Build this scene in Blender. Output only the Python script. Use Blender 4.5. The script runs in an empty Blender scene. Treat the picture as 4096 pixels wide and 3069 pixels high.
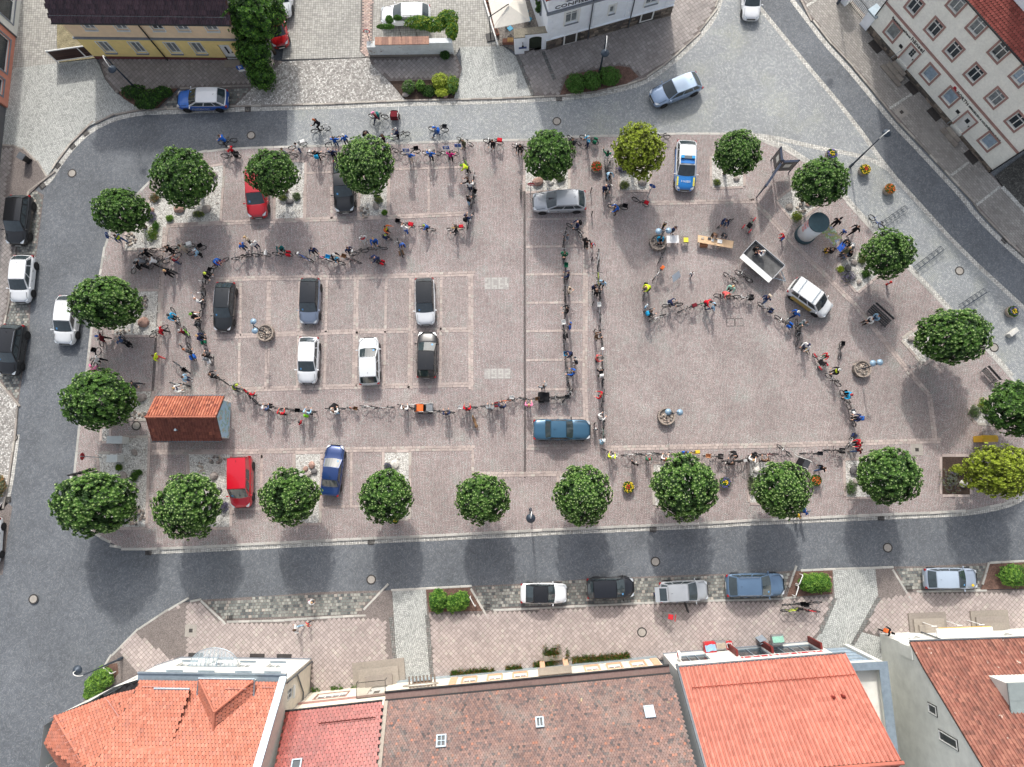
import bpy,bmesh,math,random
from mathutils import Vector,Matrix,Quaternion,noise
random.seed(11)
RAD=math.radians
sc=bpy.context.scene
C=sc.collection
# ---- camera
F_PX,CX,CY,CAM_H=2841.0,2048.0,1534.5,60.0
TILT,ROLL=RAD(7.925),RAD(0.639)
cd=bpy.data.cameras.new('camera');cam=bpy.data.objects.new('camera',cd);C.objects.link(cam)
cam.location=(0,0,CAM_H);cam.rotation_euler=(TILT,ROLL,0)
cd.sensor_width=36;cd.lens=F_PX/4096*36;cd.clip_end=3000;cd.clip_start=0.5
sc.camera=cam
# ---- sky, sun, exposure
SUN_EL,SUN_AZ=RAD(37),RAD(-4.5)
w=bpy.data.worlds.new('World');sc.world=w;w.use_nodes=True
nt=w.node_tree;bg=nt.nodes['Background']
sky=nt.nodes.new('ShaderNodeTexSky');sky.sky_type='NISHITA';sky.sun_disc=False
sky.sun_elevation=SUN_EL;sky.sun_rotation=SUN_AZ;sky.air_density=1.0;sky.dust_density=4.0;sky.ozone_density=1.0
hz=nt.nodes.new('ShaderNodeHueSaturation');hz.inputs['Saturation'].default_value=.45
nt.links.new(sky.outputs[0],hz.inputs['Color']);nt.links.new(hz.outputs[0],bg.inputs[0]);bg.inputs[1].default_value=0.15
sd=bpy.data.lights.new('sun','SUN');sun=bpy.data.objects.new('sun',sd);C.objects.link(sun)
sd.energy=2.0;sd.angle=RAD(2.2);sd.color=(1.0,0.96,0.9)
sdir=Vector((math.sin(SUN_AZ)*math.cos(SUN_EL),math.cos(SUN_AZ)*math.cos(SUN_EL),math.sin(SUN_EL)))
sun.rotation_euler=(-sdir).to_track_quat('-Z','Y').to_euler();sun.location=(0,0,80)
sc.view_settings.view_transform='Standard';sc.view_settings.look='None'
sc.view_settings.gamma=1;sc.view_settings.use_curve_mapping=False
sc.view_settings.exposure=0.6
# ---- survey: photograph sheets -> metres on the ground
CR=(Matrix.Rotation(ROLL,3,'Y')@Matrix.Rotation(TILT,3,'X'))
OX=(0,1000,2000,2996);OY=(0,750,1500,2269);KZ=1100/2212
def G(t,x,y,z=0.0):
 u,v=OX[t%10-1]+x*KZ,OY[t//10-1]+y*KZ
 d=CR@Vector(((u-CX)/F_PX,-(v-CY)/F_PX,-1.0));k=(z-CAM_H)/d.z
 return Vector((d.x*k,d.y*k,z))
def PL(*a,z=0.0):
 out=[];t=None
 for q in a:
  if len(q)==3:t,x,y=q
  else:x,y=q
  p=G(t,x,y,z);out.append((p.x,p.y))
 return out
def inframe(p,m=60):
 c=CR.transposed()@(Vector(p)-Vector((0,0,CAM_H)))
 u,v=CX+F_PX*c.x/-c.z,CY-F_PX*c.y/-c.z
 return -m<u<4096+m and -m<v<3069+m
def S(r,g=None,b=None):
 f=lambda c:(c/255/12.92)if c<=10.31 else ((c/255+0.055)/1.055)**2.4
 if g is None:g=b=r
 return (f(r),f(g),f(b))
 # ---- materials
MATS={}
class NT:
 def __init__(s,name):
  s.m=bpy.data.materials.new(name);s.m.use_nodes=True;s.t=s.m.node_tree
  s.b=s.t.nodes['Principled BSDF']
 def n(s,typ,**kw):
  n=s.t.nodes.new('ShaderNode'+typ)
  for k,v in kw.items():setattr(n,k,v)
  return n
 def l(s,a,b):s.t.links.new(a,b)
 def math(s,op,a,b=None,c=None):
  n=s.n('Math',operation=op)
  for i,q in enumerate((a,b,c)):
   if q is None:continue
   if isinstance(q,(int,float)):n.inputs[i].default_value=q
   else:s.l(q,n.inputs[i])
  return n.outputs[0]
 def mix(s,f,a,b,blend='MIX'):
  n=s.n('Mix',data_type='RGBA',blend_type=blend)
  for i,q in ((0,f),(6,a),(7,b)):
   if isinstance(q,(int,float)):n.inputs[i].default_value=q
   elif isinstance(q,tuple):n.inputs[i].default_value=(*q,1)
   else:s.l(q,n.inputs[i])
  return n.outputs[2]
 def rng(s,v,a,b,c,d):
  n=s.n('MapRange');s.l(v,n.inputs[0])
  for i,q in enumerate((a,b,c,d)):n.inputs[i+1].default_value=q
  return n.outputs[0]
 def pos(s):return s.n('NewGeometry').outputs['Position']
 def noise(s,vec,scale,detail=3,rough=.55):
  n=s.n('TexNoise');n.inputs['Scale'].default_value=scale;n.inputs['Detail'].default_value=detail;n.inputs['Roughness'].default_value=rough
  if vec is not None:s.l(vec,n.inputs['Vector'])
  return n.outputs[0]
 def col(s,c):s.l(c,s.b.inputs['Base Color'])
 def bump(s,h,st=.3,d=.02):
  n=s.n('Bump');n.inputs[0].default_value=st;n.inputs[1].default_value=d;s.l(h,n.inputs['Height']);s.l(n.outputs[0],s.b.inputs['Normal'])
def M(name,col=None,rough=.6,metal=0,var=.12,scale=4,coat=0,spec=.5,bump=0,local=False,emit=0,alpha=1,trans=0):
 if name in MATS:return MATS[name]
 k=NT(name);b=k.b
 b.inputs['Roughness'].default_value=rough;b.inputs['Metallic'].default_value=metal
 b.inputs['Specular IOR Level'].default_value=spec
 if coat:b.inputs['Coat Weight'].default_value=coat;b.inputs['Coat Roughness'].default_value=.04
 if alpha<1:b.inputs['Alpha'].default_value=alpha
 if trans:b.inputs['Transmission Weight'].default_value=trans
 v=k.n('TexCoord').outputs['Object']if local else k.pos()
 if var:
  f=k.rng(k.noise(v,scale,4,.6),.3,.7,1-var,1+var)
  g=k.rng(k.noise(v,scale*.17,2),.3,.7,1-var*.6,1+var*.6)
  h=k.math('MULTIPLY',f,g)
  cc=k.n('CombineXYZ');[k.l(h,cc.inputs[i])for i in range(3)]
  k.col(k.mix(1.0,col,cc.outputs[0],'MULTIPLY'))
  if bump:k.bump(f,bump,.02)
 else:b.inputs['Base Color'].default_value=(*col,1)
 MATS[name]=k.m;return k.m
def PIECE(name,cols,rough=.8,var=.2,scale=6,bump=.2,spec=.3,coat=0,wear=None):
 """one colour per separate piece, taken from a short list, with grain"""
 k=NT(name);k.b.inputs['Roughness'].default_value=rough;k.b.inputs['Specular IOR Level'].default_value=spec
 if coat:k.b.inputs['Coat Weight'].default_value=coat;k.b.inputs['Coat Roughness'].default_value=.25
 g=k.n('NewGeometry');oi=k.n('ObjectInfo')
 r=k.math('FRACT',k.math('ADD',g.outputs['Random Per Island'],oi.outputs['Random']))
 cr=k.n('ValToRGB');cr.color_ramp.interpolation='CONSTANT';e=cr.color_ramp.elements
 tot=sum(q[1]for q in cols);acc=0
 for i,(c,wt)in enumerate(cols):
  el=e[i]if i<2 else e.new(acc/tot)
  el.position=acc/tot;el.color=(*c,1);acc+=wt
 k.l(r,cr.inputs[0])
 f=k.rng(k.noise(g.outputs['Position'],scale,5,.65),.28,.72,1-var,1+var)
 f=k.math('MULTIPLY',f,k.rng(k.noise(g.outputs['Position'],.35,2),.3,.7,.9,1.1))
 f=k.math('MULTIPLY',f,k.rng(k.math('FRACT',k.math('MULTIPLY',r,37.3)),0,1,.88,1.12))
 cc=k.n('CombineXYZ');[k.l(f,cc.inputs[i])for i in range(3)]
 c=k.mix(1.0,cr.outputs[0],cc.outputs[0],'MULTIPLY')
 if wear:
  for wc,ws,lo,hi,am in wear:
   fac=k.rng(k.noise(g.outputs['Position'],ws,6,.7),lo,hi,0,am)
   c=k.mix(fac,c,wc)
 k.col(c)
 if bump:k.bump(f,bump,.02)
 MATS[name]=k.m;return k.m
def PAVE(name,c1,c2,c3,joint,size,rnd=.35,arc=None,jw=.09,rot=0,dirt=.16,rough=.85,patch=None,grid=None):
 """small setts too fine to model singly: cell pattern laid in arcs or rows"""
 k=NT(name);k.b.inputs['Roughness'].default_value=rough;k.b.inputs['Specular IOR Level'].default_value=.25
 p=k.pos()
 if rot:
  vr=k.n('VectorRotate',rotation_type='Z_AXIS');vr.inputs['Angle'].default_value=RAD(rot);k.l(p,vr.inputs['Vector']);p=vr.outputs[0]
 q=p
 sp=k.n('SeparateXYZ');k.l(p,sp.inputs[0]);x,y=sp.outputs[0],sp.outputs[1]
 wob=k.rng(k.noise(p,.9,2),0,1,-.18,.18)
 y=k.math('ADD',y,wob);x=k.math('ADD',x,k.rng(k.noise(p,.7,1),0,1,-.12,.12))
 if arc:
  wd,kk=arc
  fr=k.math('SUBTRACT',k.math('FRACT',k.math('DIVIDE',x,wd)),.5)
  y=k.math('ADD',y,k.math('MULTIPLY',k.math('MULTIPLY',fr,fr),kk*wd))
 cb=k.n('CombineXYZ');k.l(x,cb.inputs[0]);k.l(y,cb.inputs[1])
 v=k.n('TexVoronoi',voronoi_dimensions='2D',feature='F1');v.inputs['Scale'].default_value=1/size;v.inputs['Randomness'].default_value=rnd;k.l(cb.outputs[0],v.inputs['Vector'])
 e=k.n('TexVoronoi',voronoi_dimensions='2D',feature='DISTANCE_TO_EDGE');e.inputs['Scale'].default_value=1/size;e.inputs['Randomness'].default_value=rnd;k.l(cb.outputs[0],e.inputs['Vector'])
 s3=k.n('SeparateColor');k.l(v.outputs['Color'],s3.inputs[0])
 c=k.mix(s3.outputs[0],c1,c2)
 c=k.mix(k.rng(s3.outputs[1],.72,.86,0,.8),c,c3)
 if patch:
  pc,ps,lo,hi,am=patch
  c=k.mix(k.math('MULTIPLY',k.rng(k.noise(p,ps,3),lo,hi,0,am),k.rng(s3.outputs[2],.2,.6,.3,1)),c,pc)
 d=k.math('MULTIPLY',k.rng(k.noise(p,.22,4,.6),.3,.7,1-dirt,1+dirt),k.rng(k.noise(p,2.3,3,.6),.3,.7,1-dirt*.6,1+dirt*.6))
 cc=k.n('CombineXYZ');[k.l(d,cc.inputs[i])for i in range(3)]
 c=k.mix(1.0,c,cc.outputs[0],'MULTIPLY')
 jf=k.rng(e.outputs['Distance'],jw*.45,jw,0,1)
 c=k.mix(jf,joint,c);k.col(c)
 k.bump(k.rng(e.outputs['Distance'],0,.25,0,1),.5,.012)
 MATS[name]=k.m;return k.m
 # ---- mesh builder and scene helpers
class MB:
 def __init__(s):s.v=[];s.f=[];s.mi=[]
 def add(s,vs,fs,mi=0):
  o=len(s.v);s.v.extend([tuple(q)for q in vs])
  for f in fs:s.f.append(tuple(i+o for i in f));s.mi.append(mi)
  return s
 def box(s,x0,x1,y0,y1,z0,z1,mi=0):
  return s.add([(x0,y0,z0),(x1,y0,z0),(x1,y1,z0),(x0,y1,z0),(x0,y0,z1),(x1,y0,z1),(x1,y1,z1),(x0,y1,z1)],[(0,3,2,1),(4,5,6,7),(0,1,5,4),(1,2,6,5),(2,3,7,6),(3,0,4,7)],mi)
 def obox(s,c,ex,ey,ez,mi=0):
  c,ex,ey,ez=map(Vector,(c,ex,ey,ez))
  P=[c+a*ex+b*ey+d*ez for d in (-1,1)for a,b in ((-1,-1),(1,-1),(1,1),(-1,1))]
  return s.add(P,[(0,3,2,1),(4,5,6,7),(0,1,5,4),(1,2,6,5),(2,3,7,6),(3,0,4,7)],mi)
 def chbox(s,x0,x1,y0,y1,z0,z1,c=.02,mi=0):
  v=[(x0,y0,z0),(x1,y0,z0),(x1,y1,z0),(x0,y1,z0),(x0,y0,z1-c),(x1,y0,z1-c),(x1,y1,z1-c),(x0,y1,z1-c),(x0+c,y0+c,z1),(x1-c,y0+c,z1),(x1-c,y1-c,z1),(x0+c,y1-c,z1)]
  return s.add(v,[(0,1,5,4),(1,2,6,5),(2,3,7,6),(3,0,4,7),(4,5,9,8),(5,6,10,9),(6,7,11,10),(7,4,8,11),(8,9,10,11)],mi)
 def tube(s,pts,r,n=6,mi=0,cap=True):
  pts=[Vector(p)for p in pts];rs=r if isinstance(r,(list,tuple))else [r]*len(pts);vs=[];fs=[]
  prev=None
  for i,p in enumerate(pts):
   d=(pts[min(i+1,len(pts)-1)]-pts[max(i-1,0)]).normalized()
   if prev is None:a=d.orthogonal().normalized()
   else:
    a=prev-d*prev.dot(d)
    a=a.normalized()if a.length>1e-6 else d.orthogonal().normalized()
   prev=a;b=d.cross(a)
   for j in range(n):
    t=2*math.pi*j/n;vs.append(p+(a*math.cos(t)+b*math.sin(t))*rs[i])
  for i in range(len(pts)-1):
   for j in range(n):fs.append((i*n+j,i*n+(j+1)%n,(i+1)*n+(j+1)%n,(i+1)*n+j))
  if cap:fs.append(tuple(range(n))[::-1]);fs.append(tuple(range((len(pts)-1)*n,len(pts)*n)))
  return s.add(vs,fs,mi)
 def lathe(s,prof,n=16,c=(0,0,0),mi=0,cap=True,arc=None):
  vs=[];fs=[]
  for r,z in prof:
   for j in range(n):t=2*math.pi*j/n;vs.append((c[0]+r*math.cos(t),c[1]+r*math.sin(t),c[2]+z))
  for i in range(len(prof)-1):
   for j in range(n):fs.append((i*n+j,i*n+(j+1)%n,(i+1)*n+(j+1)%n,(i+1)*n+j))
  if cap:fs.append(tuple(range(n))[::-1]);fs.append(tuple(range((len(prof)-1)*n,len(prof)*n)))
  return s.add(vs,fs,mi)
 def prism(s,poly,z0,z1,mi=0,bottom=False):
  n=len(poly)
  a=sum(poly[i][0]*poly[(i+1)%n][1]-poly[(i+1)%n][0]*poly[i][1]for i in range(n))
  if a<0:poly=poly[::-1]
  vs=[(x,y,z0)for x,y in poly]+[(x,y,z1)for x,y in poly]
  fs=[tuple(range(n,2*n))]+[(i,(i+1)%n,n+(i+1)%n,n+i)for i in range(n)]
  if bottom:fs.append(tuple(range(n))[::-1])
  return s.add(vs,fs,mi)
 def ball(s,c,r,nu=8,nv=5,mi=0,jit=0):
  if not isinstance(r,(list,tuple)):r=(r,r,r)
  vs=[(c[0],c[1],c[2]-r[2])];fs=[]
  for i in range(1,nv):
   ph=-math.pi/2+math.pi*i/nv
   for j in range(nu):
    t=2*math.pi*j/nu;q=1+random.uniform(-jit,jit)
    vs.append((c[0]+r[0]*math.cos(ph)*math.cos(t)*q,c[1]+r[1]*math.cos(ph)*math.sin(t)*q,c[2]+r[2]*math.sin(ph)*q))
  vs.append((c[0],c[1],c[2]+r[2]));L=len(vs)-1
  for j in range(nu):
   fs.append((0,1+(j+1)%nu,1+j));fs.append((L,L-nu+j,L-nu+(j+1)%nu))
  for i in range(nv-2):
   for j in range(nu):a=1+i*nu;fs.append((a+j,a+(j+1)%nu,a+nu+(j+1)%nu,a+nu+j))
  return s.add(vs,fs,mi)
 def torus(s,c,ax,R0,r,n=20,k=5,mi=0):
  ax=Vector(ax).normalized();a=ax.orthogonal().normalized();b=ax.cross(a);c=Vector(c);vs=[];fs=[]
  for i in range(n):
   t=2*math.pi*i/n;d=a*math.cos(t)+b*math.sin(t)
   for j in range(k):u=2*math.pi*j/k;vs.append(c+d*(R0+r*math.cos(u))+ax*r*math.sin(u))
  for i in range(n):
   for j in range(k):fs.append((i*k+j,((i+1)%n)*k+j,((i+1)%n)*k+(j+1)%k,i*k+(j+1)%k))
  return s.add(vs,fs,mi)
 def join(s,o,mat=None,mi=None):
  vs=o.v if mat is None else [mat@Vector(q)for q in o.v]
  b=len(s.v);s.v.extend([tuple(q)for q in vs])
  for f,m in zip(o.f,o.mi):s.f.append(tuple(i+b for i in f));s.mi.append(m if mi is None else mi)
  return s
 def mesh(s,name,mats,smooth=False):
  me=bpy.data.meshes.new(name);me.from_pydata(s.v,[],s.f)
  for m in (mats if isinstance(mats,(list,tuple))else [mats]):me.materials.append(m)
  if any(s.mi):me.polygons.foreach_set('material_index',s.mi)
  if smooth:me.polygons.foreach_set('use_smooth',[True]*len(s.f))
  me.update();return me
 def build(s,name,mats,parent=None,loc=None,rz=0,smooth=False,kind=None):
  return put(name,s.mesh(name,mats,smooth),parent,loc,rz,kind)
def put(name,me,parent=None,loc=None,rz=0,kind=None):
 o=bpy.data.objects.new(name,me);C.objects.link(o)
 if parent:o.parent=parent
 if loc is not None:o.location=loc
 if rz:o.rotation_euler=(0,0,rz)
 if kind:o['kind']=kind
 return o
def tag(o,label,cat,group=None):
 o['label']=label;o['category']=cat
 if group:o['group']=group
 return o
def thing(name,label,cat,loc=(0,0,0),rz=0,group=None):
 o=bpy.data.objects.new(name,None);C.objects.link(o);o.location=loc;o.rotation_euler=(0,0,rz);o.empty_display_size=.3
 return tag(o,label,cat,group)
def copy_tree(o,parent=None):
 c=o.copy();C.objects.link(c);c.parent=parent
 for ch in o.children:copy_tree(ch,c)
 return c
def inside(p,poly):
 x,y=p[0],p[1];r=False;n=len(poly);j=n-1
 for i in range(n):
  xi,yi=poly[i];xj,yj=poly[j]
  if (yi>y)!=(yj>y)and x<(xj-xi)*(y-yi)/(yj-yi)+xi:r=not r
  j=i
 return r
def flat(name,poly,z,mat,kind='structure',parent=None,skirt=.12):
 """a paved sheet with its own edge, tessellated so that concave outlines stay clean"""
 bm=bmesh.new();vs=[bm.verts.new((x,y,z))for x,y in poly];f=bm.faces.new(vs)
 if f.normal.z<0 or f.calc_area()and (f.normal_update()or f.normal.z<0):f.normal_flip()
 ed=list(bm.edges)
 if skirt:
  r=bmesh.ops.extrude_edge_only(bm,edges=ed)
  for e in r['geom']:
   if isinstance(e,bmesh.types.BMVert):e.co.z-=skirt
 bmesh.ops.triangulate(bm,faces=[q for q in bm.faces if len(q.verts)>4])
 me=bpy.data.meshes.new(name);bm.to_mesh(me);bm.free();me.materials.append(mat)
 return put(name,me,parent,kind=None if parent else kind)
def walk(poly,step,closed=False):
 """points, directions along a polyline every step metres"""
 pts=[Vector((p[0],p[1],0))for p in poly]
 if closed:pts.append(pts[0])
 out=[];rest=0.0
 for a,b in zip(pts[:-1],pts[1:]):
  L=(b-a).length
  if L<1e-6:continue
  d=(b-a)/L;s=rest
  while s<L:out.append((a+d*s,d));s+=step
  rest=s-L
 return out
def smooth_line(poly,n=1,closed=False):
 P=[Vector(p)for p in poly]
 for _ in range(n):
  Q=[]if closed else [P[0]]
  L=len(P)
  for i in range(L if closed else L-1):
   a,b=P[i],P[(i+1)%L];Q+=[a*.75+b*.25,a*.25+b*.75]
  if not closed:Q.append(P[-1])
  P=Q
 return [(p.x,p.y)for p in P]
def pieces(parent,name,items,mesh_variants,mat,limit=300,stuff_name=None):
 """items: 4x4 matrices; the ones nearest the lens become parts of their own, the rest one joined part"""
 vis=[m for m in items if inframe(m.to_translation())];hid=[m for m in items if not inframe(m.to_translation())]
 vis.sort(key=lambda m:(m.to_translation()-Vector((0,0,CAM_H))).length)
 ms=[q.mesh(name,mat)for q in mesh_variants]
 for i,m in enumerate(vis[:limit]):
  o=put(name,ms[i%len(ms)],parent);o.matrix_local=m
 rest=vis[limit:]+hid
 if rest:
  big=MB()
  for i,m in enumerate(rest):big.join(mesh_variants[i%len(mesh_variants)],m)
  big.build(stuff_name or (name+'s'),mat,parent,kind='stuff')
  #  GROUND
m_dark=PAVE('dark blue-grey road setts',S(100,104,109),S(114,118,123),S(128,131,134),S(70,73,77),.1,.45,(3.2,1.1),.07,20,.18,.7,(S(138,142,145),.25,.55,.75,.5))  # dark stone; on the left road this tone also paints in cloud shade
m_grey=PAVE('grey street setts',S(140,144,147),S(158,161,162),S(176,178,176),S(92,94,94),.12,.45,(2.4,1.3),.07,-35,.1,.75,(S(170,172,158),.3,.5,.7,.5))
m_pink=PAVE('pink porphyry setts',S(163,149,146),S(181,168,165),S(172,170,166),S(72,64,61),.125,.4,(2.3,1.5),.11,0,.18,.8,(S(158,165,158),.45,.56,.72,.55))
m_pink2=PAVE('pink porphyry fan setts',S(160,147,144),S(180,167,163),S(174,171,166),S(70,63,60),.12,.4,(3.3,2.2),.11,0,.18,.8,(S(158,165,158),.45,.56,.72,.55))
m_light=PAVE('pale drive setts',S(174,176,172),S(196,197,193),S(156,158,155),S(100,102,96),.15,.42,(2.6,1.6),.09,15,.12,.8)
m_mixed=PAVE('mixed mosaic setts',S(138,134,130),S(188,184,178),S(222,220,214),S(86,84,80),.14,.6,None,.09,10,.12,.85)
m_gutter=PAVE('pale gutter setts',S(186,184,178),S(214,212,205),S(160,158,152),S(98,96,92),.15,.2,None,.09,3,.1,.85)
m_mosaic=PAVE('fine pavement mosaic',S(122,114,110),S(150,140,135),S(110,104,102),S(80,74,71),.06,.6,None,.1,0,.14)
m_conc=PAVE('grey interlocking pavers',S(158,156,150),S(178,176,170),S(148,146,142),S(108,106,100),.22,.06,None,.07,0,.12,.85)
m_darkgravel=PAVE('dark gravel yard',S(66,64,62),S(96,94,90),S(120,118,112),S(40,40,38),.09,.9,None,.12,0,.3)
m_gravel=PAVE('white gravel',S(196,194,188),S(236,234,228),S(150,146,140),S(110,106,100),.075,1.0,None,.1,0,.12,.9)
m_soil=M('dark bed soil',S(66,52,44),.95,var=.4,scale=9,bump=.6)
m_bark=M('brown bark mulch',S(104,80,70),.95,var=.45,scale=16,bump=.7)
m_kerb=PIECE('pale granite kerb',[(S(178,176,170),3),(S(168,166,160),2),(S(186,182,175),2)],.8,.14,9)
m_kerb2=PIECE('weathered granite kerb',[(S(158,150,142),3),(S(142,136,130),2),(S(176,170,160),2)],.85,.2,9)
m_band=PIECE('pink band stones',[(S(176,162,155),4),(S(181,167,160),3),(S(170,156,150),2),(S(178,171,162),1)],.8,.14,8)
m_slab=PIECE('rosy pavement slabs',[(S(172,160,155),4),(S(175,163,158),3),(S(169,157,152),3),(S(177,168,160),1)],.85,.06,3)
m_slabg=PIECE('grey pavement slabs',[(S(152,146,142),4),(S(156,149,145),3),(S(147,141,137),3)],.85,.07,3)
m_slabd=PIECE('dark concrete pavers',[(S(152,148,142),4),(S(157,153,147),3),(S(147,143,138),3)],.88,.1,3)
m_sett=PIECE('large grey-green bay setts',[(S(138,140,134),4),(S(158,158,150),3),(S(116,120,116),3),(S(172,164,154),1),(S(96,100,100),2)],.85,.2,10)
m_iron=M('cast iron',S(78,74,72),.6,.6,.2,20)
m_manhole=M('worn concrete and iron lid',S(158,152,144),.75,0,.15,20)
def kerb(name,line,mat=m_kerb,wd=.2,h=.11,step=1.0,side=0,closed=False):
 root=bpy.data.objects.new(name,None);C.objects.link(root);root['kind']='structure'
 vs=[]
 for k in range(3):
  q=MB();q.chbox(-step/2+.008,step/2-.008,-wd/2,wd/2,-.05,h+random.uniform(-.004,.004),.018);vs.append(q)
 it=[]
 for p,d in walk(line,step,closed):
  a=math.atan2(d.y,d.x);c=p+d*step/2+Vector((-d.y,d.x,0))*side
  it.append(Matrix.Translation(c)@Matrix.Rotation(a+random.uniform(-.006,.006),4,'Z'))
 pieces(root,'kerb_stone',it,vs,mat)
 return root
def strip(name,line,wd,z,mat,side=0):
 """a narrow sheet following a line"""
 P=[Vector(p)for p in line];L=[];Rr=[]
 for i,p in enumerate(P):
  d=(P[min(i+1,len(P)-1)]-P[max(i-1,0)]).normalized();n=Vector((-d.y,d.x))
  L.append(p+n*(side+wd/2));Rr.append(p+n*(side-wd/2))
 q=MB()
 for i in range(len(P)-1):
  q.add([(*Rr[i],z),(*Rr[i+1],z),(*L[i+1],z),(*L[i],z)],[(0,1,2,3)])
 return q.build(name,mat,kind='structure')
def slabs(parent,poly,size,rot,mat,z,th=.012,name='paving_slab',gap=.028,jit=0,size2=None,holes=(),limit=300,bond=False):
 sy=size2 or size;c,s_=math.cos(RAD(rot)),math.sin(RAD(rot))
 loc=[(x*c+y*s_,-x*s_+y*c)for x,y in poly]
 x0,x1=min(p[0]for p in loc),max(p[0]for p in loc);y0,y1=min(p[1]for p in loc),max(p[1]for p in loc)
 vs=[]
 for k in range(4):
  q=MB();a,b=size/2-gap/2,sy/2-gap/2
  q.chbox(-a+random.uniform(0,jit),a-random.uniform(0,jit),-b+random.uniform(0,jit),b-random.uniform(0,jit),0,th+random.uniform(-.0015,.0015),.004);vs.append(q)
 it=[];j=0;y=y0
 while y<y1:
  x=x0+(size/2 if bond and j%2 else 0)
  while x<x1:
   cx,cy=x+size/2,y+sy/2;ok=True
   for dx,dy in ((-1,-1),(1,-1),(1,1),(-1,1)):
    lx,ly=cx+dx*size*.47,cy+dy*sy*.47;wp=(lx*c-ly*s_,lx*s_+ly*c)
    if not inside(wp,poly)or any(inside(wp,h)for h in holes):ok=False;break
   if ok:
    it.append(Matrix.Translation((cx*c-cy*s_,cx*s_+cy*c,z))@Matrix.Rotation(RAD(rot)+random.uniform(-.01,.01),4,'Z'))
   x+=size
  y+=sy;j+=1
 pieces(parent,name,it,vs,mat,limit)
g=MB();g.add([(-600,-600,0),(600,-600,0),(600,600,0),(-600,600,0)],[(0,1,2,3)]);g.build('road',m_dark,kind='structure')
jn=PL((12,300,835),(1250,812),(1640,803),(13,0,795),(480,775),(750,745),(1000,690),(1150,640),(1300,540),(1420,440),(1560,310),(1700,130),(1760,-40),(14,60,-40),(100,80),(460,520),(830,960),(1120,1370),(1330,1600),(24,1700,500),(2212,970),(2300,1060),(34,2300,300),(24,2100,1530),(1590,980),(1030,400),(735,70),(14,480,1330),(270,1200),(130,1145),(13,2000,1090),(1450,1080),(600,1105),(12,1700,1140),(700,1175),(300,1190))
flat('street_paving',jn,.004,m_grey,skirt=0)
strip('paved_strip',smooth_line(PL((14,-40,-90),(105,85),(460,520),(830,960),(1120,1370),(1340,1610),(24,1700,500),(2212,970),(2300,1060))),.38,.008,m_gutter)
strip('paved_strip',smooth_line(PL((14,-30,1080),(250,1115),(500,1180),(830,1240),(1000,1290),(1115,1360)),2),.4,.009,m_gutter)
# ---- the square
plaza_line=PL((21,1070,95),(11,1250,1425),(1380,1325),(1500,1258),(1600,1233),(1800,1207),(12,0,1195),(700,1175),(1160,1160),(1700,1140),(2212,1130),(13,600,1105),(1000,1095),(1450,1080),(1800,1082),(2000,1095),(14,130,1150),(280,1205),(480,1330),(720,1560),(24,1030,400),(1290,670),(1590,980),(1880,1280),(2100,1530),(2350,1800),(34,2420,500),(2400,760),(2300,870),(2150,990),(2050,1037),(1800,1088),(1500,1107),(1000,1127),(500,1150),(0,1170),(33,1700,1190),(1000,1220),(400,1245),(0,1265),(32,1500,1292),(800,1322),(0,1362),(31,1700,1380),(1200,1400),(1070,1400),(970,1385),(870,1335),(785,1285),(690,1190),(630,1050),(595,900),(610,740),(640,450),(665,300),(21,700,1500),(745,1100),(775,900),(810,700),(838,530),(880,390),(920,300),(990,190))
PZ=.10
plaza=flat('market_square',plaza_line,PZ,m_pink)
kerb('kerb_of_square',plaza_line,m_kerb,.22,PZ+.012,1.0,0,True)
flat('square_paving',PL((21,1755,770),(22,1755,715),(1765,1590),(32,0,90),(31,1720,100)),PZ+.004,m_pink2,skirt=0)
flat('square_paving',PL((23,860,180),(2030,130),(24,380,520),(820,960),(34,1430,190),(1470,510),(33,850,560)),PZ+.004,m_pink2,skirt=0)
strip('gutter',smooth_line(PL((31,1200,1425),(1700,1405),(2212,1378),(32,800,1348),(1500,1316),(2212,1285),(33,400,1270),(1000,1245),(1700,1214),(34,0,1194),(1000,1150),(1500,1130),(1800,1112),(2050,1062),(2180,1010),(2330,900))),.36,.006,m_gutter)
strip('gutter',smooth_line(PL((11,330,1500),(400,1460),(470,1340),(590,1180),(730,1050),(920,955),(1140,910),(1300,905),(1880,885),(12,0,878),(600,862),(1250,838),(1640,828),(13,0,817),(480,797),(760,768),(1020,712),(1170,660),(1320,560),(1440,460),(1580,330),(1725,150),(1790,-40))),.42,.008,m_gutter)
strip('gutter',smooth_line(PL((14,345,0),(445,130),(610,350),(770,520),(970,760),(1150,985),(1370,1215),(1745,1620),(24,1815,215),(2020,425),(2240,620))),.42,.008,m_gutter)
strip('gutter',PL((13,2010,1075),(14,140,1122),(300,1180),(500,1310),(745,1545),(24,1050,385),(1312,658),(1612,968),(1900,1265),(2120,1515)),.34,.0085,m_gutter)
strip('gutter',PL((31,0,1085),(60,1020),(100,830),(145,480)),.3,.006,m_gutter)
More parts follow.
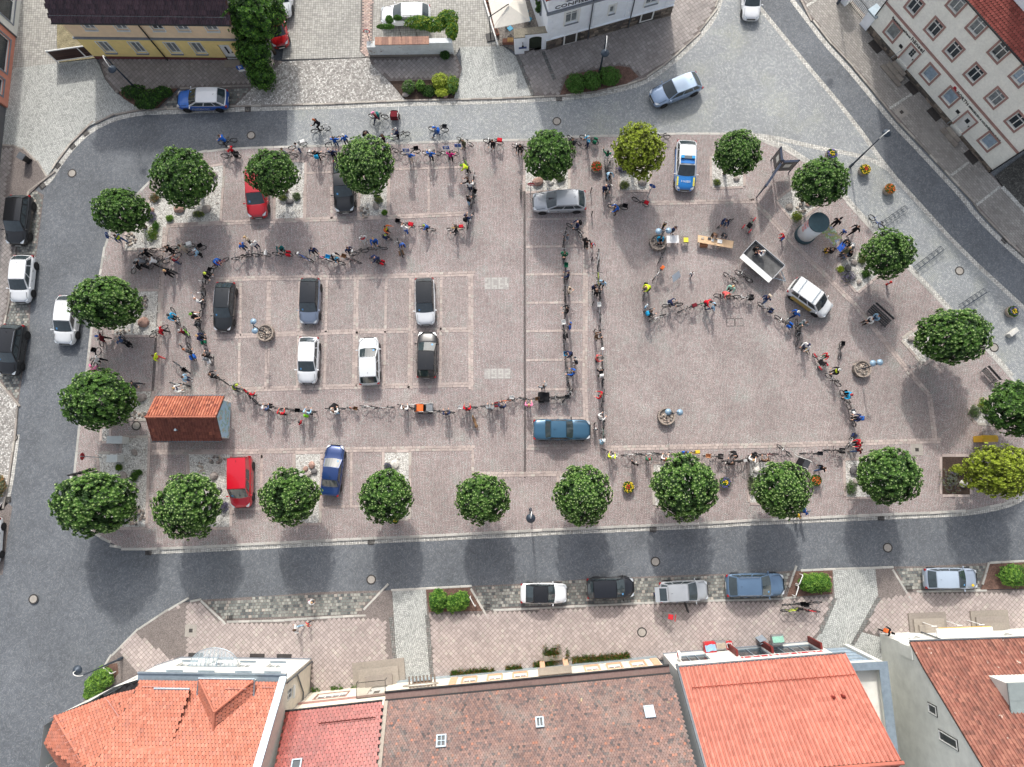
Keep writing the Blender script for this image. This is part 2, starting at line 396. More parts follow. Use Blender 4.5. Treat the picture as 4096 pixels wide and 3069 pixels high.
BANDS=[(2,[(21,1345,312),(1765,290),(22,430,265),(1110,245),(1700,215)]),(2,[(21,1725,748),(22,0,735),(860,725),(1785,697)]),(2,[(22,1775,700),(1778,1600)]),(2,[(21,1725,1205),(22,400,1178),(860,1160),(1770,1147)]),(2,[(31,1930,122),(32,600,100),(1785,80)]),(2,[(31,1215,622),(32,0,618),(590,605),(1795,590)]),(2,[(33,215,585),(710,575)]),(2,[(33,845,592),(2212,567),(34,1500,530)]),(2,[(34,1490,520),(1445,165),(1300,0),(24,850,950),(390,490),(30,110)]),(2,[(23,690,275),(680,1609),(33,700,580)]),(2,[(23,1200,132),(2040,112)]),(2,[(21,1335,320),(1298,800),(1275,1600),(31,1240,165)]),(2,[(32,1790,797),(33,0,802),(480,795)]),(1,[(22,440,0),(436,255)]),(1,[(22,655,0),(660,255)]),(1,[(22,1112,-200),(1108,235)]),(1,[(22,1440,-170),(1438,220)]),(1,[(12,440,1400),(690,1388)]),(1,[(12,1165,1368),(1690,1350)]),(1,[(22,165,760),(160,1165)]),(1,[(22,400,760),(392,1165)]),(1,[(22,622,745),(612,1160)]),(2,[(22,858,735),(852,1155)]),(1,[(22,1098,730),(1090,1150)]),(2,[(22,1302,725),(1296,1145)]),(1,[(22,1540,715),(1536,1142)]),(1,[(22,155,1190),(145,1600)]),(1,[(22,390,1190),(384,1600)]),(1,[(22,612,1190),(600,1600)]),(2,[(22,852,1180),(842,1600)]),(1,[(22,1088,1175),(1080,1600)]),(2,[(22,1294,1165),(1288,1600)]),(1,[(22,1536,1160),(1530,1600)]),(1,[(21,1940,770),(1936,1190)]),(1,[(21,1930,1220),(1925,1600)]),(1,[(21,2160,760),(2150,1190)]),(1,[(21,2150,1210),(2140,1600)]),(1,[(31,1512,650),(1512,1075)]),(1,[(31,2108,640),(2105,1070)]),(1,[(32,100,640),(95,850)]),(1,[(32,358,635),(352,770)]),(1,[(32,818,625),(815,1050)]),(1,[(32,1072,620),(1072,760)]),(1,[(32,1288,620),(1285,1150)]),(1,[(32,1792,605),(1792,790)]),(1,[(32,570,1068),(900,1055)]),(1,[(31,1195,1085),(1260,1080)]),(1,[(31,1860,1078),(2212,1075),(32,100,1075)]),(1,[(23,210,482),(665,476)]),(1,[(23,210,705),(665,700)]),(1,[(23,210,933),(665,928)]),(1,[(23,210,1160),(665,1155)]),(1,[(23,210,1393),(665,1388)]),(1,[(33,210,122),(665,116)]),(1,[(33,210,352),(665,350)]),(1,[(23,210,262),(660,255)])]
it=[]
bvar=[]
for k in range(4):
 q=MB();L=random.uniform(.145,.175);q.chbox(-L,L,-.1,.1,0,.014+random.uniform(0,.006),.008);bvar.append(q)
for n,ln in BANDS:
 pts=PL(*ln)
 for c in range(n):
  off=0 if n==1 else (c-.5)*.22
  for p,d in walk(pts,.35):
   q=p+d*(.17+random.uniform(-.015,.015)+.12*c)+Vector((-d.y,d.x,0))*(off+random.uniform(-.008,.008))
   it.append(Matrix.Translation((q.x,q.y,PZ+.004))@Matrix.Rotation(math.atan2(d.y,d.x)+random.uniform(-.03,.03),4,'Z'))
pieces(plaza,'band_stone',it,bvar,m_band,300)
for ln in (PL((13,196,1470),(23,197,130),(33,201,800)),PL((21,1300,600),(1235,1609),(31,1224,170))):
 q=MB();a=0
 for p,d in walk(ln,.5):
  nrm=Vector((-d.y,d.x,0))
  for sgn in (-1,1):q.obox(p+d*.25+nrm*.07*sgn+Vector((0,0,PZ+.012)),d*.245,nrm*.012,(0,0,.012))
  for kx in range(5):q.obox(p+d*(.05+.1*kx)+Vector((0,0,PZ+.01)),d*.022,nrm*.058,(0,0,.008))
 o=q.build('slot_drain',m_iron);tag(o,'long dark slot drain crossing the square beside the middle bays' if ln[0][0]>-10 else 'long dark slot drain along the left side of the square','drain')
for t_,x_,y_,rows in ((22,1985,775,('111.111.11..1','1.1.1...1...1','..1.1...1...1','111.1...111.11','1...111.1....1','111.1.1.111..')),(22,1990,1500,('..1.111.111.111','.11.1.1.1.1...1','1.1.111.111.111','..1...1...1.1..','..1.111.111.111'))):
 o0=G(t_,x_,y_);q=MB();n=max(map(len,rows))
 q.box(o0.x-n*.075,o0.x+n*.075,o0.y-len(rows)*.09,o0.y+len(rows)*.09,PZ,PZ+.008);q.build('inlay_ground',M('grey inlay setts',S(160,156,152),.85,var=.15,scale=10),plaza)
 for j,rw in enumerate(rows):
  for i,ch in enumerate(rw):
   if ch=='1':
    q=MB();cx_,cy_=o0.x+(i-n/2+.5)*.145,o0.y+(len(rows)/2-j-.5)*.17;q.chbox(cx_-.062,cx_+.062,cy_-.075,cy_+.075,PZ+.006,PZ+.018,.006);q.build('inlay_stone',M('pale inlay stones',S(180,177,172),.85,var=.15,scale=14),plaza)
    # ---- pavements round the square
def pavement(name,poly,z,base,slab=None,size=.38,rot=45,holes=(),limit=300,**kw):
 o=flat(name,poly,z,base)
 if slab:slabs(o,poly,size,rot,slab,z+.001,holes=holes,limit=limit,**kw)
 return o
PAV=.10
bed_s1=PL((42,1415,172),(1765,155),(1880,350),(1440,360));bed_s2=PL((44,365,32),(668,18),(668,215),(300,240))
pavement('pavement_south',PL((41,600,1200),(690,1050),(880,735),(1100,510),(1280,390),(1440,295),(1610,260),(1800,440),(2212,430),(42,600,405),(870,390),(1060,190),(1145,185),(1190,1000),(490,1100),(485,800),(41,1480,780),(1100,1000)),PAV,m_mosaic,m_slab,.28,45,holes=[PL((41,1100,510),(1220,440),(1480,330),(1490,700),(1380,715)),PL((42,870,390),(1060,190),(1145,185),(1150,410)),PL((41,600,1200),(690,1050),(950,660),(1000,740),(1130,890),(900,1000)),PL((42,1120,400),(1200,400),(1200,1000),(1120,1000))])
pavement('pavement_south',PL((42,1415,172),(1765,155),(1880,350),(2212,335),(43,540,318),(1050,292),(1750,268),(2212,255),(44,290,247),(365,32),(670,18),(685,240),(560,540),(480,640),(43,1320,740),(0,880),(42,1460,920)),PAV,m_mosaic,m_slab,.28,45,holes=[bed_s1,bed_s2])
pavement('pavement_south',PL((44,1010,5),(1140,0),(1260,197),(1860,187),(2260,175),(2300,560),(1045,560),(900,520),(1035,235)),PAV,m_mosaic,m_slab,.28,45,holes=[PL((44,1010,5),(1140,0),(1260,200),(1035,240))])
flat('driveway',PL((42,1145,183),(1415,172),(1455,960),(1192,960)),PAV-.006,m_light)
flat('driveway',PL((44,670,16),(1010,5),(1035,235),(900,520),(1060,540),(1120,1200),(640,1200),(480,640),(560,540),(685,240)),PAV-.006,m_light)
b1=PL((41,1620,262),(2212,228),(42,560,200),(1060,187),(870,388),(600,402),(0,428),(41,1805,440))
b2=PL((42,1770,152),(2212,132),(43,700,95),(1300,70),(2212,40),(44,362,25),(288,245),(43,2212,252),(1750,265),(1050,288),(540,314),(0,345),(42,1880,350))
b3=PL((34,1142,1540),(1400,1540),(1920,1512),(44,1860,183),(1262,194))
b4=PL((21,262,8),(352,60),(330,250),(252,850),(236,1130),(165,1609),(31,148,228),(0,60),(21,-80,1560),(40,1110),(76,930),(132,470),(236,30))
b5=PL((11,1452,718),(2050,692),(1882,856),(1262,882))
for b in (b1,b2,b3):slabs(flat('parking_bay',b,.012,m_mosaic,skirt=.02),b,.27,2,m_sett,.014,.02,'sett',.02,.02,.24,bond=True,limit=300)
for b in (b4,b5):slabs(flat('parking_bay',b,.012,m_mosaic,skirt=.02),b,.27,4,m_sett,.014,.02,'sett',.02,.02,.24,bond=True,limit=150)
pavement('pavement_north',PL((11,795,460),(2130,470),(12,270,500),(55,685),(11,2050,690),(1440,716),(960,745),(925,735),(850,640)),PAV,m_mosaic,m_slabg,.31,45)
flat('driveway',PL((11,60,560),(775,480),(800,520),(850,645),(930,745),(1130,885),(900,930),(700,1030),(560,1170),(385,1425),(330,1330),(200,1205),(-20,1165),(20,870)),PAV-.004,m_light)
flat('paved_lane',PL((11,60,-60),(370,-60),(462,110),(462,370),(480,512),(100,556)),PAV-.002,m_conc)
flat('gravel_yard',PL((11,464,-60),(700,-60),(780,470),(480,505),(464,370)),PAV,M('mossy gravel',S(134,126,100),.95,var=.4,scale=10,bump=.6))
pavement('pavement_west',PL((11,-120,1165),(120,1175),(220,1222),(320,1332),(382,1428),(236,1570),(21,128,470),(74,930),(36,1110),(-80,1560),(-400,1560)),PAV,m_mosaic,m_slabg,.31,45,holes=[PL((11,130,1175),(400,1175),(400,1600),(60,1600))],limit=150)
flat('pavement_west',PL((31,-150,-80),(0,62),(145,235),(125,480),(75,830),(40,1010),(0,1062),(-200,1200)),PAV,m_mixed)
flat('pavement_west',PL((31,-300,1250),(0,1062),(40,1012),(100,1060),(60,1300),(20,1609),(-300,1609)),.006,m_mosaic,skirt=0)
flat('driveway',PL((12,270,500),(960,470),(975,520),(1120,660),(1250,810),(600,838),(0,855),(11,1890,858),(2055,690)),PAV-.004,m_mixed)
flat('paved_lane',PL((12,330,-80),(900,-80),(885,420),(930,466),(260,484)),PAV,m_conc)
o=flat('footpath',PL((12,905,-80),(1000,-80),(985,440),(970,468),(932,466),(888,420)),PAV+.002,m_mosaic)
slabs(o,PL((12,905,-80),(1000,-80),(985,440),(970,468),(932,466),(888,420)),.3,1,PIECE('reddish path slabs',[(S(188,164,152),3),(S(200,180,168),2),(S(176,154,146),2)]),PAV+.003,size2=.15,bond=True,limit=120)
flat('yard_paving',PL((12,1000,-80),(1860,-80),(2010,374),(1690,386),(1650,460),(960,460)),PAV-.004,m_conc)
flat('terrace_paving',PL((12,1870,-80),(13,320,-80),(400,400),(120,420),(12,2040,372),(2010,370)),PAV,PAVE('grey terrace pavers',S(128,122,116),S(150,144,138),S(110,106,102),S(70,68,66),.12,.1,None,.08,20))
pavement('pavement_north',PL((12,968,474),(1660,452),(1705,560),(1682,642),(1122,658),(975,520)),PAV,m_mosaic,m_slabg,.31,45)
flat('driveway',PL((12,1690,386),(2040,376),(2150,470),(2190,430),(13,130,430),(262,772),(0,795),(12,1640,806),(1705,560)),PAV-.004,m_light)
bed_n3=PL((13,480,770),(540,610),(950,535),(1040,548),(1115,622),(1000,690),(750,745))
pavement('pavement_north',PL((13,130,430),(340,380),(1370,60),(1400,-60),(1780,-60),(1700,130),(1560,310),(1420,440),(1300,540),(1150,640),(1000,690),(750,745),(480,775),(262,772)),PAV,m_mosaic,m_slabg,.31,32,holes=[bed_n3])
pavement('pavement_east',PL((14,395,-60),(470,110),(640,330),(800,500),(1000,740),(1180,960),(1400,1190),(1780,1600),(24,1850,190),(2050,400),(2300,640),(2300,250),(2030,0),(14,1960,1420),(960,160),(760,-60)),PAV,m_mosaic,m_slabd,.3,-52.5,size2=.2,bond=True,limit=300)
flat('gravel_yard',PL((14,1975,1420),(2400,1100),(2400,1800),(24,2300,240),(2040,0)),PAV-.002,m_darkgravel)
for nm,ln,mt,hh in (('kerb_north',PL((21,236,30),(11,385,1428),(445,1325),(560,1170),(700,1030),(900,930),(1130,886),(1262,882)),m_kerb2,PAV+.01),('kerb_north',PL((11,1262,882),(1885,857),(12,600,840),(1250,812),(1640,804),(13,0,795),(480,775),(750,745),(1000,690),(1150,640),(1300,540),(1420,440),(1560,310),(1700,130),(1770,-40)),m_kerb2,PAV+.01),('kerb_east',PL((14,395,-40),(470,110),(640,330),(800,500),(1000,740),(1180,960),(1400,1190),(1780,1600),(24,1850,190),(2050,400),(2300,640)),m_kerb2,PAV+.01),('kerb_south',PL((41,690,1050),(880,735),(1100,510),(1280,390),(1440,295),(1610,260),(1800,440),(2212,430),(42,600,405),(870,390),(1060,190),(1145,185),(1765,153),(1880,350),(2212,335),(43,540,318),(1050,292),(1750,268),(2212,255),(44,290,247),(365,30),(670,16),(1010,5),(1140,0),(1260,197),(1860,187),(34,1925,1512),(2260,1495)),m_kerb,PAV+.012),('kerb_west',PL((31,0,62),(145,235),(125,480),(75,830),(40,1010),(0,1062)),m_kerb2,PAV+.012),('kerb_west',PL((21,236,30),(130,470),(75,930),(38,1110)),m_kerb2,PAV+.012),('kerb_north',PL((11,1450,716),(2050,691)),m_kerb2,PAV+.012),('kerb_north',PL((11,385,1428),(325,1332),(215,1220),(120,1178),(0,1168)),m_kerb2,PAV+.008)):
 kerb(nm,ln,mt,.17,hh,.95)
for ln in (PL((42,1135,400),(1180,870)),PL((42,1425,380),(1465,880)),PL((44,690,245),(565,530)),PL((44,1040,240),(830,620)),PL((13,130,435),(265,770)),PL((13,345,420),(440,650))):
 strip('paved_strip',ln,.32,PAV+.016,PAVE('dark edging setts',S(112,112,110),S(140,140,136),S(128,120,116),S(70,70,68),.17,.15,None,.09,5)if 'dark edging setts' not in MATS else MATS['dark edging setts'])
for a,b in ((PL((14,1125,880),(1305,762))),(PL((14,1610,1425),(1760,1310))),(PL((24,1825,145),(2010,0))),(PL((14,460,55),(560,-10)))):
 strip('paved_strip',[a,b],.22,PAV+.016,m_gutter)
strip('paved_strip',PL((24,2030,0),(2300,290)),.35,PAV+.016,m_gutter)
#  BUILDINGS
m_glass=M('dark window glass',S(46,54,60),.08,0,.25,.8,spec=.8)
m_glassb=M('window glass with pale blinds',S(150,168,184),.12,0,.25,3,spec=.7)
m_curt=M('window glass with net curtain',S(120,126,128),.15,0,.3,4,spec=.7)
m_white=M('white painted frame',S(226,226,222),.5,0,.05,6)
m_zinc=M('weathered zinc',S(150,164,174),.45,.5,.12,3)
m_zincd=M('dark zinc gutter',S(92,98,104),.5,.5,.15,5)
m_render_w=M('white render',S(214,214,208),.85,0,.06,2,bump=.1)
m_render_s=M('grey-white render',S(222,223,215),.9,0,.1,1.2,bump=.15)
m_cream=M('cream render',S(222,214,198),.85,0,.08,2,bump=.1)
m_stone=PIECE('brown rubble stone',[(S(104,96,88),3),(S(128,116,104),3),(S(88,82,78),2),(S(140,128,116),1)],.9,.25,10)
m_grout=M('dark stone joints',S(70,66,62),.95,var=.2,scale=8)
m_greystone=M('grey trim stone',S(124,130,138),.8,0,.1,5)
m_pinkstone=M('reddish sandstone trim',S(158,124,116),.85,0,.14,5)
m_steps=PIECE('worn stone steps',[(S(150,142,132),3),(S(138,130,122),2)],.9,.15,7)
m_letter=M('dark lettering',S(44,42,44),.5,0,.05)
m_redletter=M('red lettering',S(176,40,52),.5,0,.05)
m_black=M('matt black',S(30,30,32),.6,0,.15,8)
t_orange=PIECE('orange clay tiles',[(S(178,112,92),4),(S(182,117,98),3),(S(172,106,86),3),(S(168,110,94),1)],.75,.06,3)
t_glaze=PIECE('glazed dark red tiles',[(S(142,66,60),4),(S(148,72,64),3),(S(134,60,54),3)],.35,.08,3,coat=.6)
t_old=PIECE('weathered brown tiles',[(S(128,106,100),6),(S(118,100,96),5),(S(136,110,102),4),(S(104,94,92),2),(S(158,112,96),.5),(S(86,82,82),.7)],.9,.16,6,wear=[(S(190,176,134),.6,.66,.69,.8),(S(140,138,132),.45,.5,.75,.6),(S(70,68,68),.8,.6,.72,.6)])
t_red=PIECE('new red pan tiles',[(S(174,102,86),4),(S(178,107,91),3),(S(168,97,81),3)],.55,.05,3,coat=.15)
t_dark=PIECE('dark aubergine pan tiles',[(S(74,56,62),4),(S(84,64,70),3),(S(64,50,56),2)],.45,.1,4,coat=.25)
t_brick=PIECE('red-brown pan tiles',[(S(132,88,76),4),(S(124,80,69),3),(S(142,97,83),2),(S(112,75,66),2)],.8,.18,6,wear=[(S(206,200,186),1.6,.64,.68,.8)])
t_redb=PIECE('red flat tiles',[(S(138,72,64),4),(S(146,79,70),3),(S(128,65,58),2)],.8,.15,6)
def pantile(w,l):
 q=MB();us=(.03,.14,.3,.44,.97);zs=(.0,.075,.075,.012,.006);lo,hi=[],[]
 for u,z in zip(us,zs):lo.append((u*w,0,z+.028));hi.append((u*w,l*1.08,z))
 lip=[(p[0],.002,p[2]-.035)for p in lo]
 fs=[(i,i+1,6+i,5+i)for i in range(4)]+[(10+i,11+i,i+1,i)for i in range(4)]
 q.add(lo+hi+lip,fs);return q
def beaver(w,l):
 q=MB();g_=.009;pts=[(g_,l*.98),(g_,l*.3),(w*.28,0),(w*.72,0),(w-g_,l*.3),(w-g_,l*.98)]
 top=[(x,y,.03*(1-y/l/1.1)+.004)for x,y in pts];low=[(x,y,z-.022)for x,y,z in top]
 q.add(top+low,[(0,1,2,3,4,5),(1,7,8,2),(2,8,9,3),(3,9,10,4),(0,6,7,1),(4,10,11,5)]);return q
def roof_plane(parent,O,e,s,poly,mat,tile,w,l,limit=300,th=.12,stagger=True,name='roof',skip=()):
 """slab plus tiles in the plane O + a*e + b*s; poly in (a,b)"""
 O,e,s=Vector(O),Vector(e).normalized(),Vector(s).normalized();n=e.cross(s).normalized()
 if n.z<0:n=-n
 q=MB();k=len(poly);P=[O+e*a+s*b for a,b in poly];D=[p-n*th for p in P]
 q.add(P+D,[tuple(range(k)),tuple(range(2*k-1,k-1,-1))]+[(i,k+i,k+(i+1)%k,(i+1)%k)for i in range(k)])
 o=q.build(name,M('shade-toned roof underlay',S(84,58,50),.95,0,.15,4),parent)  # underlay colour carries the shade seen in gaps between tiles
 b0,b1=min(p[1]for p in poly),max(p[1]for p in poly);a0,a1=min(p[0]for p in poly),max(p[0]for p in poly)
 vs=[]
 for r in range(3):
  t=tile(w*random.uniform(.985,1.0),l);t.v=[(x,y,z+random.uniform(-.002,.002))for x,y,z in t.v];vs.append(t)
 it=[];b=b0;r=0
 flip=e.cross(s).z<0
 while b<b1-.3*l:
  a=a0-(w/2 if (stagger and r%2)else 0)
  while a<a1:
   c=(a+w/2,b+l/2)
   if inside(c,poly)and not any(inside(c,h)for h in skip):
    p=O+e*(a+(w if flip else 0))+s*b+n*.004
    ee=-e if flip else e
    m=Matrix(((ee.x,s.x,n.x,p.x),(ee.y,s.y,n.y,p.y),(ee.z,s.z,n.z,p.z),(0,0,0,1)))
    it.append(m@Matrix.Rotation(random.uniform(-.012,.012),4,'Z'))
   a+=w
  b+=l;r+=1
 wm=parent.matrix_basis
 vis=[m for m in it if inframe((wm@m).to_translation(),30)]
 rest=[m for m in it if not inframe((wm@m).to_translation(),30)]
 random.shuffle(vis)
 vis.sort(key=lambda m:((wm@m).to_translation()-Vector((0,0,CAM_H))).length)
 ms=[v.mesh('roof_tile',mat)for v in vs]
 for i,m in enumerate(vis[:limit]):x=put('roof_tile',ms[i%3],o);x.matrix_local=m
 big=MB()
 for i,m in enumerate(vis[limit:]+rest):big.join(vs[i%3],m)
 if big.v:big.build('roof_tiles',mat,o,kind='stuff')
 return o
class Fac:
 """a facade: s along it, z up, depth positive inwards"""
 def __init__(s,root,o,d,L):s.r=root;s.o=Vector((o[0],o[1]));s.d=Vector(d).normalized();s.n=Vector((s.d.y,-s.d.x));s.L=L
 def W(s,a,dep,z):p=s.o+s.d*a-s.n*dep;return Vector((p.x,p.y,z))
 def ob(s,q,a0,a1,d0,d1,z0,z1,mi=0):
  q.obox(s.W((a0+a1)/2,(d0+d1)/2,(z0+z1)/2),Vector((*s.d,0))*(a1-a0)/2,Vector((*s.n,0))*(d1-d0)/2,(0,0,(z1-z0)/2),mi)
 def wall(s,z0,z1,ops,mat,name='wall',rev=.16,top=None):
  q=MB();xs=sorted({0,s.L,*[v for o in ops for v in o[:2]]});zs=sorted({z0,z1,*[v for o in ops for v in o[2:4]]})
  for i in range(len(xs)-1):
   for j in range(len(zs)-1):
    cx,cz=(xs[i]+xs[i+1])/2,(zs[j]+zs[j+1])/2
    if any(o[0]<cx<o[1]and o[2]<cz<o[3]for o in ops):continue
    q.add([s.W(xs[i],0,zs[j]),s.W(xs[i+1],0,zs[j]),s.W(xs[i+1],0,zs[j+1]),s.W(xs[i],0,zs[j+1])],[(0,1,2,3)])
  for a,b,c,d in [o[:4]for o in ops]:
   for p1,p2 in (((a,c),(b,c)),((b,c),(b,d)),((b,d),(a,d)),((a,d),(a,c))):
    q.add([s.W(p1[0],0,p1[1]),s.W(p2[0],0,p2[1]),s.W(p2[0],rev,p2[1]),s.W(p1[0],rev,p1[1])],[(0,1,2,3)])
   q.add([s.W(a,rev+.04,c),s.W(b,rev+.04,c),s.W(b,rev+.04,d),s.W(a,rev+.04,d)],[(0,1,2,3)])
  if top:q.add([s.W(a,0,z)for a,z in top],[tuple(range(len(top)))])
  return q.build(name,mat,s.r)
 def window(s,a,b,c,d,glass=None,cols=2,rows=1,rev=.16,frame=None,sill=None,surround=None,sw=.14,name='window',transom=None):
  frame=frame or m_white;q=MB();f=.07
  for A,B,Cc,D in ((a,a+f,c,d),(b-f,b,c,d),(a+f,b-f,c,c+f),(a+f,b-f,d-f,d)):s.ob(q,A,B,rev-.06,rev+.02,Cc,D)
  xs=[a+f+(b-a-2*f)*i/cols for i in range(cols+1)];zs=[c+f+(d-c-2*f)*i/rows for i in range(rows+1)]
  if transom:zs=[c+f,c+(d-c)*transom,d-f]
  for x in xs[1:-1]:s.ob(q,x-.035,x+.035,rev-.05,rev+.015,c+f,d-f)
  for z in zs[1:-1]:s.ob(q,a+f,b-f,rev-.052,rev+.016,z-.03,z+.03)
  o=q.build(name,frame,s.r)
  for i in range(len(xs)-1):
   for j in range(len(zs)-1):
    p=MB();s.ob(p,xs[i]+.012,xs[i+1]-.012,rev+.003,rev+.012,zs[j]+.012,zs[j+1]-.012);p.build('pane',glass or random.choice([m_glass,m_glass,m_curt]),o)
  if sill:p=MB();s.ob(p,a-.08,b+.08,-.14,rev-.05,c-.07,c-.004);p.build('sill',sill,o)
  if surround:
   p=MB()
   for A,B,Cc,D in ((a-sw,a-.003,c-sw,d+sw),(b+.003,b+sw,c-sw,d+sw),(a-.003,b+.003,c-sw,c-.003),(a-.003,b+.003,d+.003,d+sw)):s.ob(p,A,B,-.05,.02,Cc,D)
   p.build('surround',surround,o)
  return o
 def door(s,a,b,c,d,mat,glass=(.3,.7,.5,.85),rev=.16,step=None,grid=(1,1)):
  q=MB();s.ob(q,a+.01,b-.01,rev-.06,rev+.02,c+.01,d-.01);wv=b-a;h=d-c
  for z0,z1 in ((.08,.4),):s.ob(q,a+wv*.2,b-wv*.2,rev-.075,rev-.06,c+h*z0,c+h*z1)
  o=q.build('door',mat,s.r)
  if glass:
   x0,x1,z0,z1=glass;nx,nz=grid
   for i in range(nx):
    for j in range(nz):
     p=MB();s.ob(p,a+wv*(x0+(x1-x0)*(i+.06)/nx),a+wv*(x0+(x1-x0)*(i+.94)/nx),rev-.075,rev-.055,c+h*(z0+(z1-z0)*(j+.06)/nz),c+h*(z0+(z1-z0)*(j+.94)/nz));p.build('pane',m_glass,o)
  p=MB();s.ob(p,b-.16,b-.08,rev-.12,rev-.07,c+h*.45,c+h*.52);p.build('handle',m_iron,o)
  return o
 def bar(s,a0,a1,d0,d1,z0,z1,mat,name):
  q=MB();s.ob(q,a0,a1,d0,d1,z0,z1);return q.build(name,mat,s.r)
 def pipe(s,a,z0,z1,mat,dep=-.1):
  q=MB();q.tube([s.W(a,dep,z0),s.W(a,dep,z1)],.055,8);return q.build('downpipe',mat,s.r)
 def text(s,txt,a,z,size,mat,dep=-.02,font_w=None,length=None,name='lettering',up=True):
  cu=bpy.data.curves.new('lettering','FONT');cu.body=txt;cu.size=size;cu.extrude=.012;cu.resolution_u=2;cu.offset=size*.012
  tmp=bpy.data.objects.new('tmp',cu);C.objects.link(tmp);dg=bpy.context.evaluated_depsgraph_get();me=bpy.data.meshes.new_from_object(tmp.evaluated_get(dg));bpy.data.objects.remove(tmp)
  me.materials.clear();me.materials.append(mat)
  xs=[v.co.x for v in me.vertices];sc_=(length/(max(xs)-min(xs)))if length else 1
  o=put(name,me,s.r);p=s.W(a,dep,z)
  o.matrix_local=Matrix(((s.d.x*sc_,0,s.n.x,p.x),(s.d.y*sc_,0,s.n.y,p.y),(0,1,0,p.z),(0,0,0,1)))
  return o
def rubble(f,a0,a1,z0,z1,n=60,mat=None,holes=()):
 """uneven stones of a plinth, each its own piece"""
 f.bar(a0,a1,-.03,.1,z0,z1,m_grout,'plinth')
 z=z0+.02;r=0
 while z<z1-.12:
  h=random.uniform(.2,.34);a=a0+random.uniform(-.2,0)
  while a<a1-.1:
   wv=random.uniform(.3,.62);A,B=max(a0+.01,a),min(a1-.01,a+wv-.03)
   if B-A>.1 and not any(x0<B and A<x1 and y0<z+h and z<y1 for x0,x1,y0,y1 in holes):
    q=MB();f.ob(q,A,B,-.03-random.uniform(.025,.06),-.02,z,min(z1-.01,z+h-.03));q.build('stone',mat or m_stone,f.r)
   a+=wv
  z+=h
def bld(name,label,A,B,cat='building'):
 A,B=Vector(A),Vector(B);d=B-A
 r=thing(name,label,cat,(A.x,A.y,0),math.atan2(d.y,d.x));bpy.context.view_layer.update()
 return r,d.length
def gutter(root,x0,x1,y,z,mat=None,name='gutter'):
 q=MB();q.tube([(x0,y,z),(x1,y,z)],.07,8);return q.build(name,mat or m_zincd,root)
 # ---- yellow house (upper left)
r,L=bld('yellow_house','two-storey yellow and peach house with dark aubergine tiled roof',(-38.8,38.44),(-24.19,38.15))
m_yel=M('yellow render',S(240,214,142),.9,0,.06,2,bump=.1);m_peach=M('peach render',S(238,210,174),.9,0,.06,2,bump=.1)
f=Fac(r,(0,0),(1,0),L)
lo=[(c-.48,c+.48,1.05,2.7)for c in (2.0,4.85,8.0,10.25)]+[(12.15,13.15,.12,2.4)]
up=[(c-.5,c+.5,4.35,5.55)for c in (2.2,4.95,8.05,10.2,12.7)]
f.wall(.5,3.25,[o for o in lo[:4]]+[(12.15,13.15,.5,2.4)],m_yel);f.wall(3.25,5.95,up,m_peach)
f.wall(0,.5,[(12.15,13.15,.1,.5)],M('dark red plinth',S(108,60,58),.9,0,.1,3))
for o in lo[:4]:f.window(*o,m_curt,2,1,sill=m_greystone,surround=m_white,sw=.07)
for i,o in enumerate(up):f.window(*o,m_glass if i==2 else m_curt,2,1,sill=m_white,surround=m_white,sw=.07)
f.door(12.15,13.15,.12,2.4,m_white,(.42,.62,.35,.85))
f.bar(-.1,L+.1,-.14,.02,3.16,3.34,m_greystone,'ledge');f.bar(11.95,13.35,-.75,-.03,.02,.22,m_steps,'door_step');f.pipe(6.65,.1,6.0,m_black)
m_gable=m_render_w
Fac(r,(L,0),(0,1),10).wall(0,5.95,[],m_gable,top=[(0,5.95),(10,5.95),(5,10.4)]);Fac(r,(0,10),(0,-1),10).wall(0,5.95,[],m_gable,top=[(0,5.95),(10,5.95),(5,10.4)])
sl=Vector((0,5.4,4.75)).normalized()
roof_plane(r,(-.3,-.4,5.75),(1,0,0),sl,[(0,0),(L+.5,0),(L+.5,7.25),(0,7.25)],t_dark,pantile,.3,.36)
roof_plane(r,(-.3,10.4,5.75),(1,0,0),Vector((0,-5.4,4.75)),[(0,0),(L+.5,0),(L+.5,7.25),(0,7.25)],t_dark,pantile,.3,.36,limit=0)
gutter(r,-.3,L+.2,-.47,5.78,m_black)
q=MB()
for x in [i*.62 for i in range(24)]:q.tube([(x,-.05,6.2),(x,-.12,6.34)],.02,4)
q.tube([(-.2,-.12,6.34),(L,-.12,6.34)],.02,5);q.build('snow_guard',m_zincd,r)
# ---- gate beside the yellow house
gr=thing('drive_gate','brown sliding gate in white frame left of yellow house','gate',(*PL((11,470,505))[0],0),math.atan2(1.0,6.9))
q=MB();q.box(0,6.9,-.06,.06,.25,.35);q.box(0,6.9,-.06,.06,1.85,1.98);q.box(-.08,.08,-.08,.08,0,2.02);q.box(4.6,4.75,-.06,.06,.35,1.85);q.box(6.8,6.9,-.06,.06,.35,1.85);q.build('frame',m_white,gr)
m_gboard=PIECE('dark brown gate boards',[(S(66,46,42),3),(S(76,54,48),2),(S(58,42,40),2)],.6,.1,8)
for i in range(9):
 for x0,x1 in ((.1,4.58),(4.78,6.78)):
  q=MB();q.box(x0,x1,-.025,.025,.37+i*.165,.37+i*.165+.155);q.build('board',m_gboard,gr)
gr.scale=(.58,.58,.9)
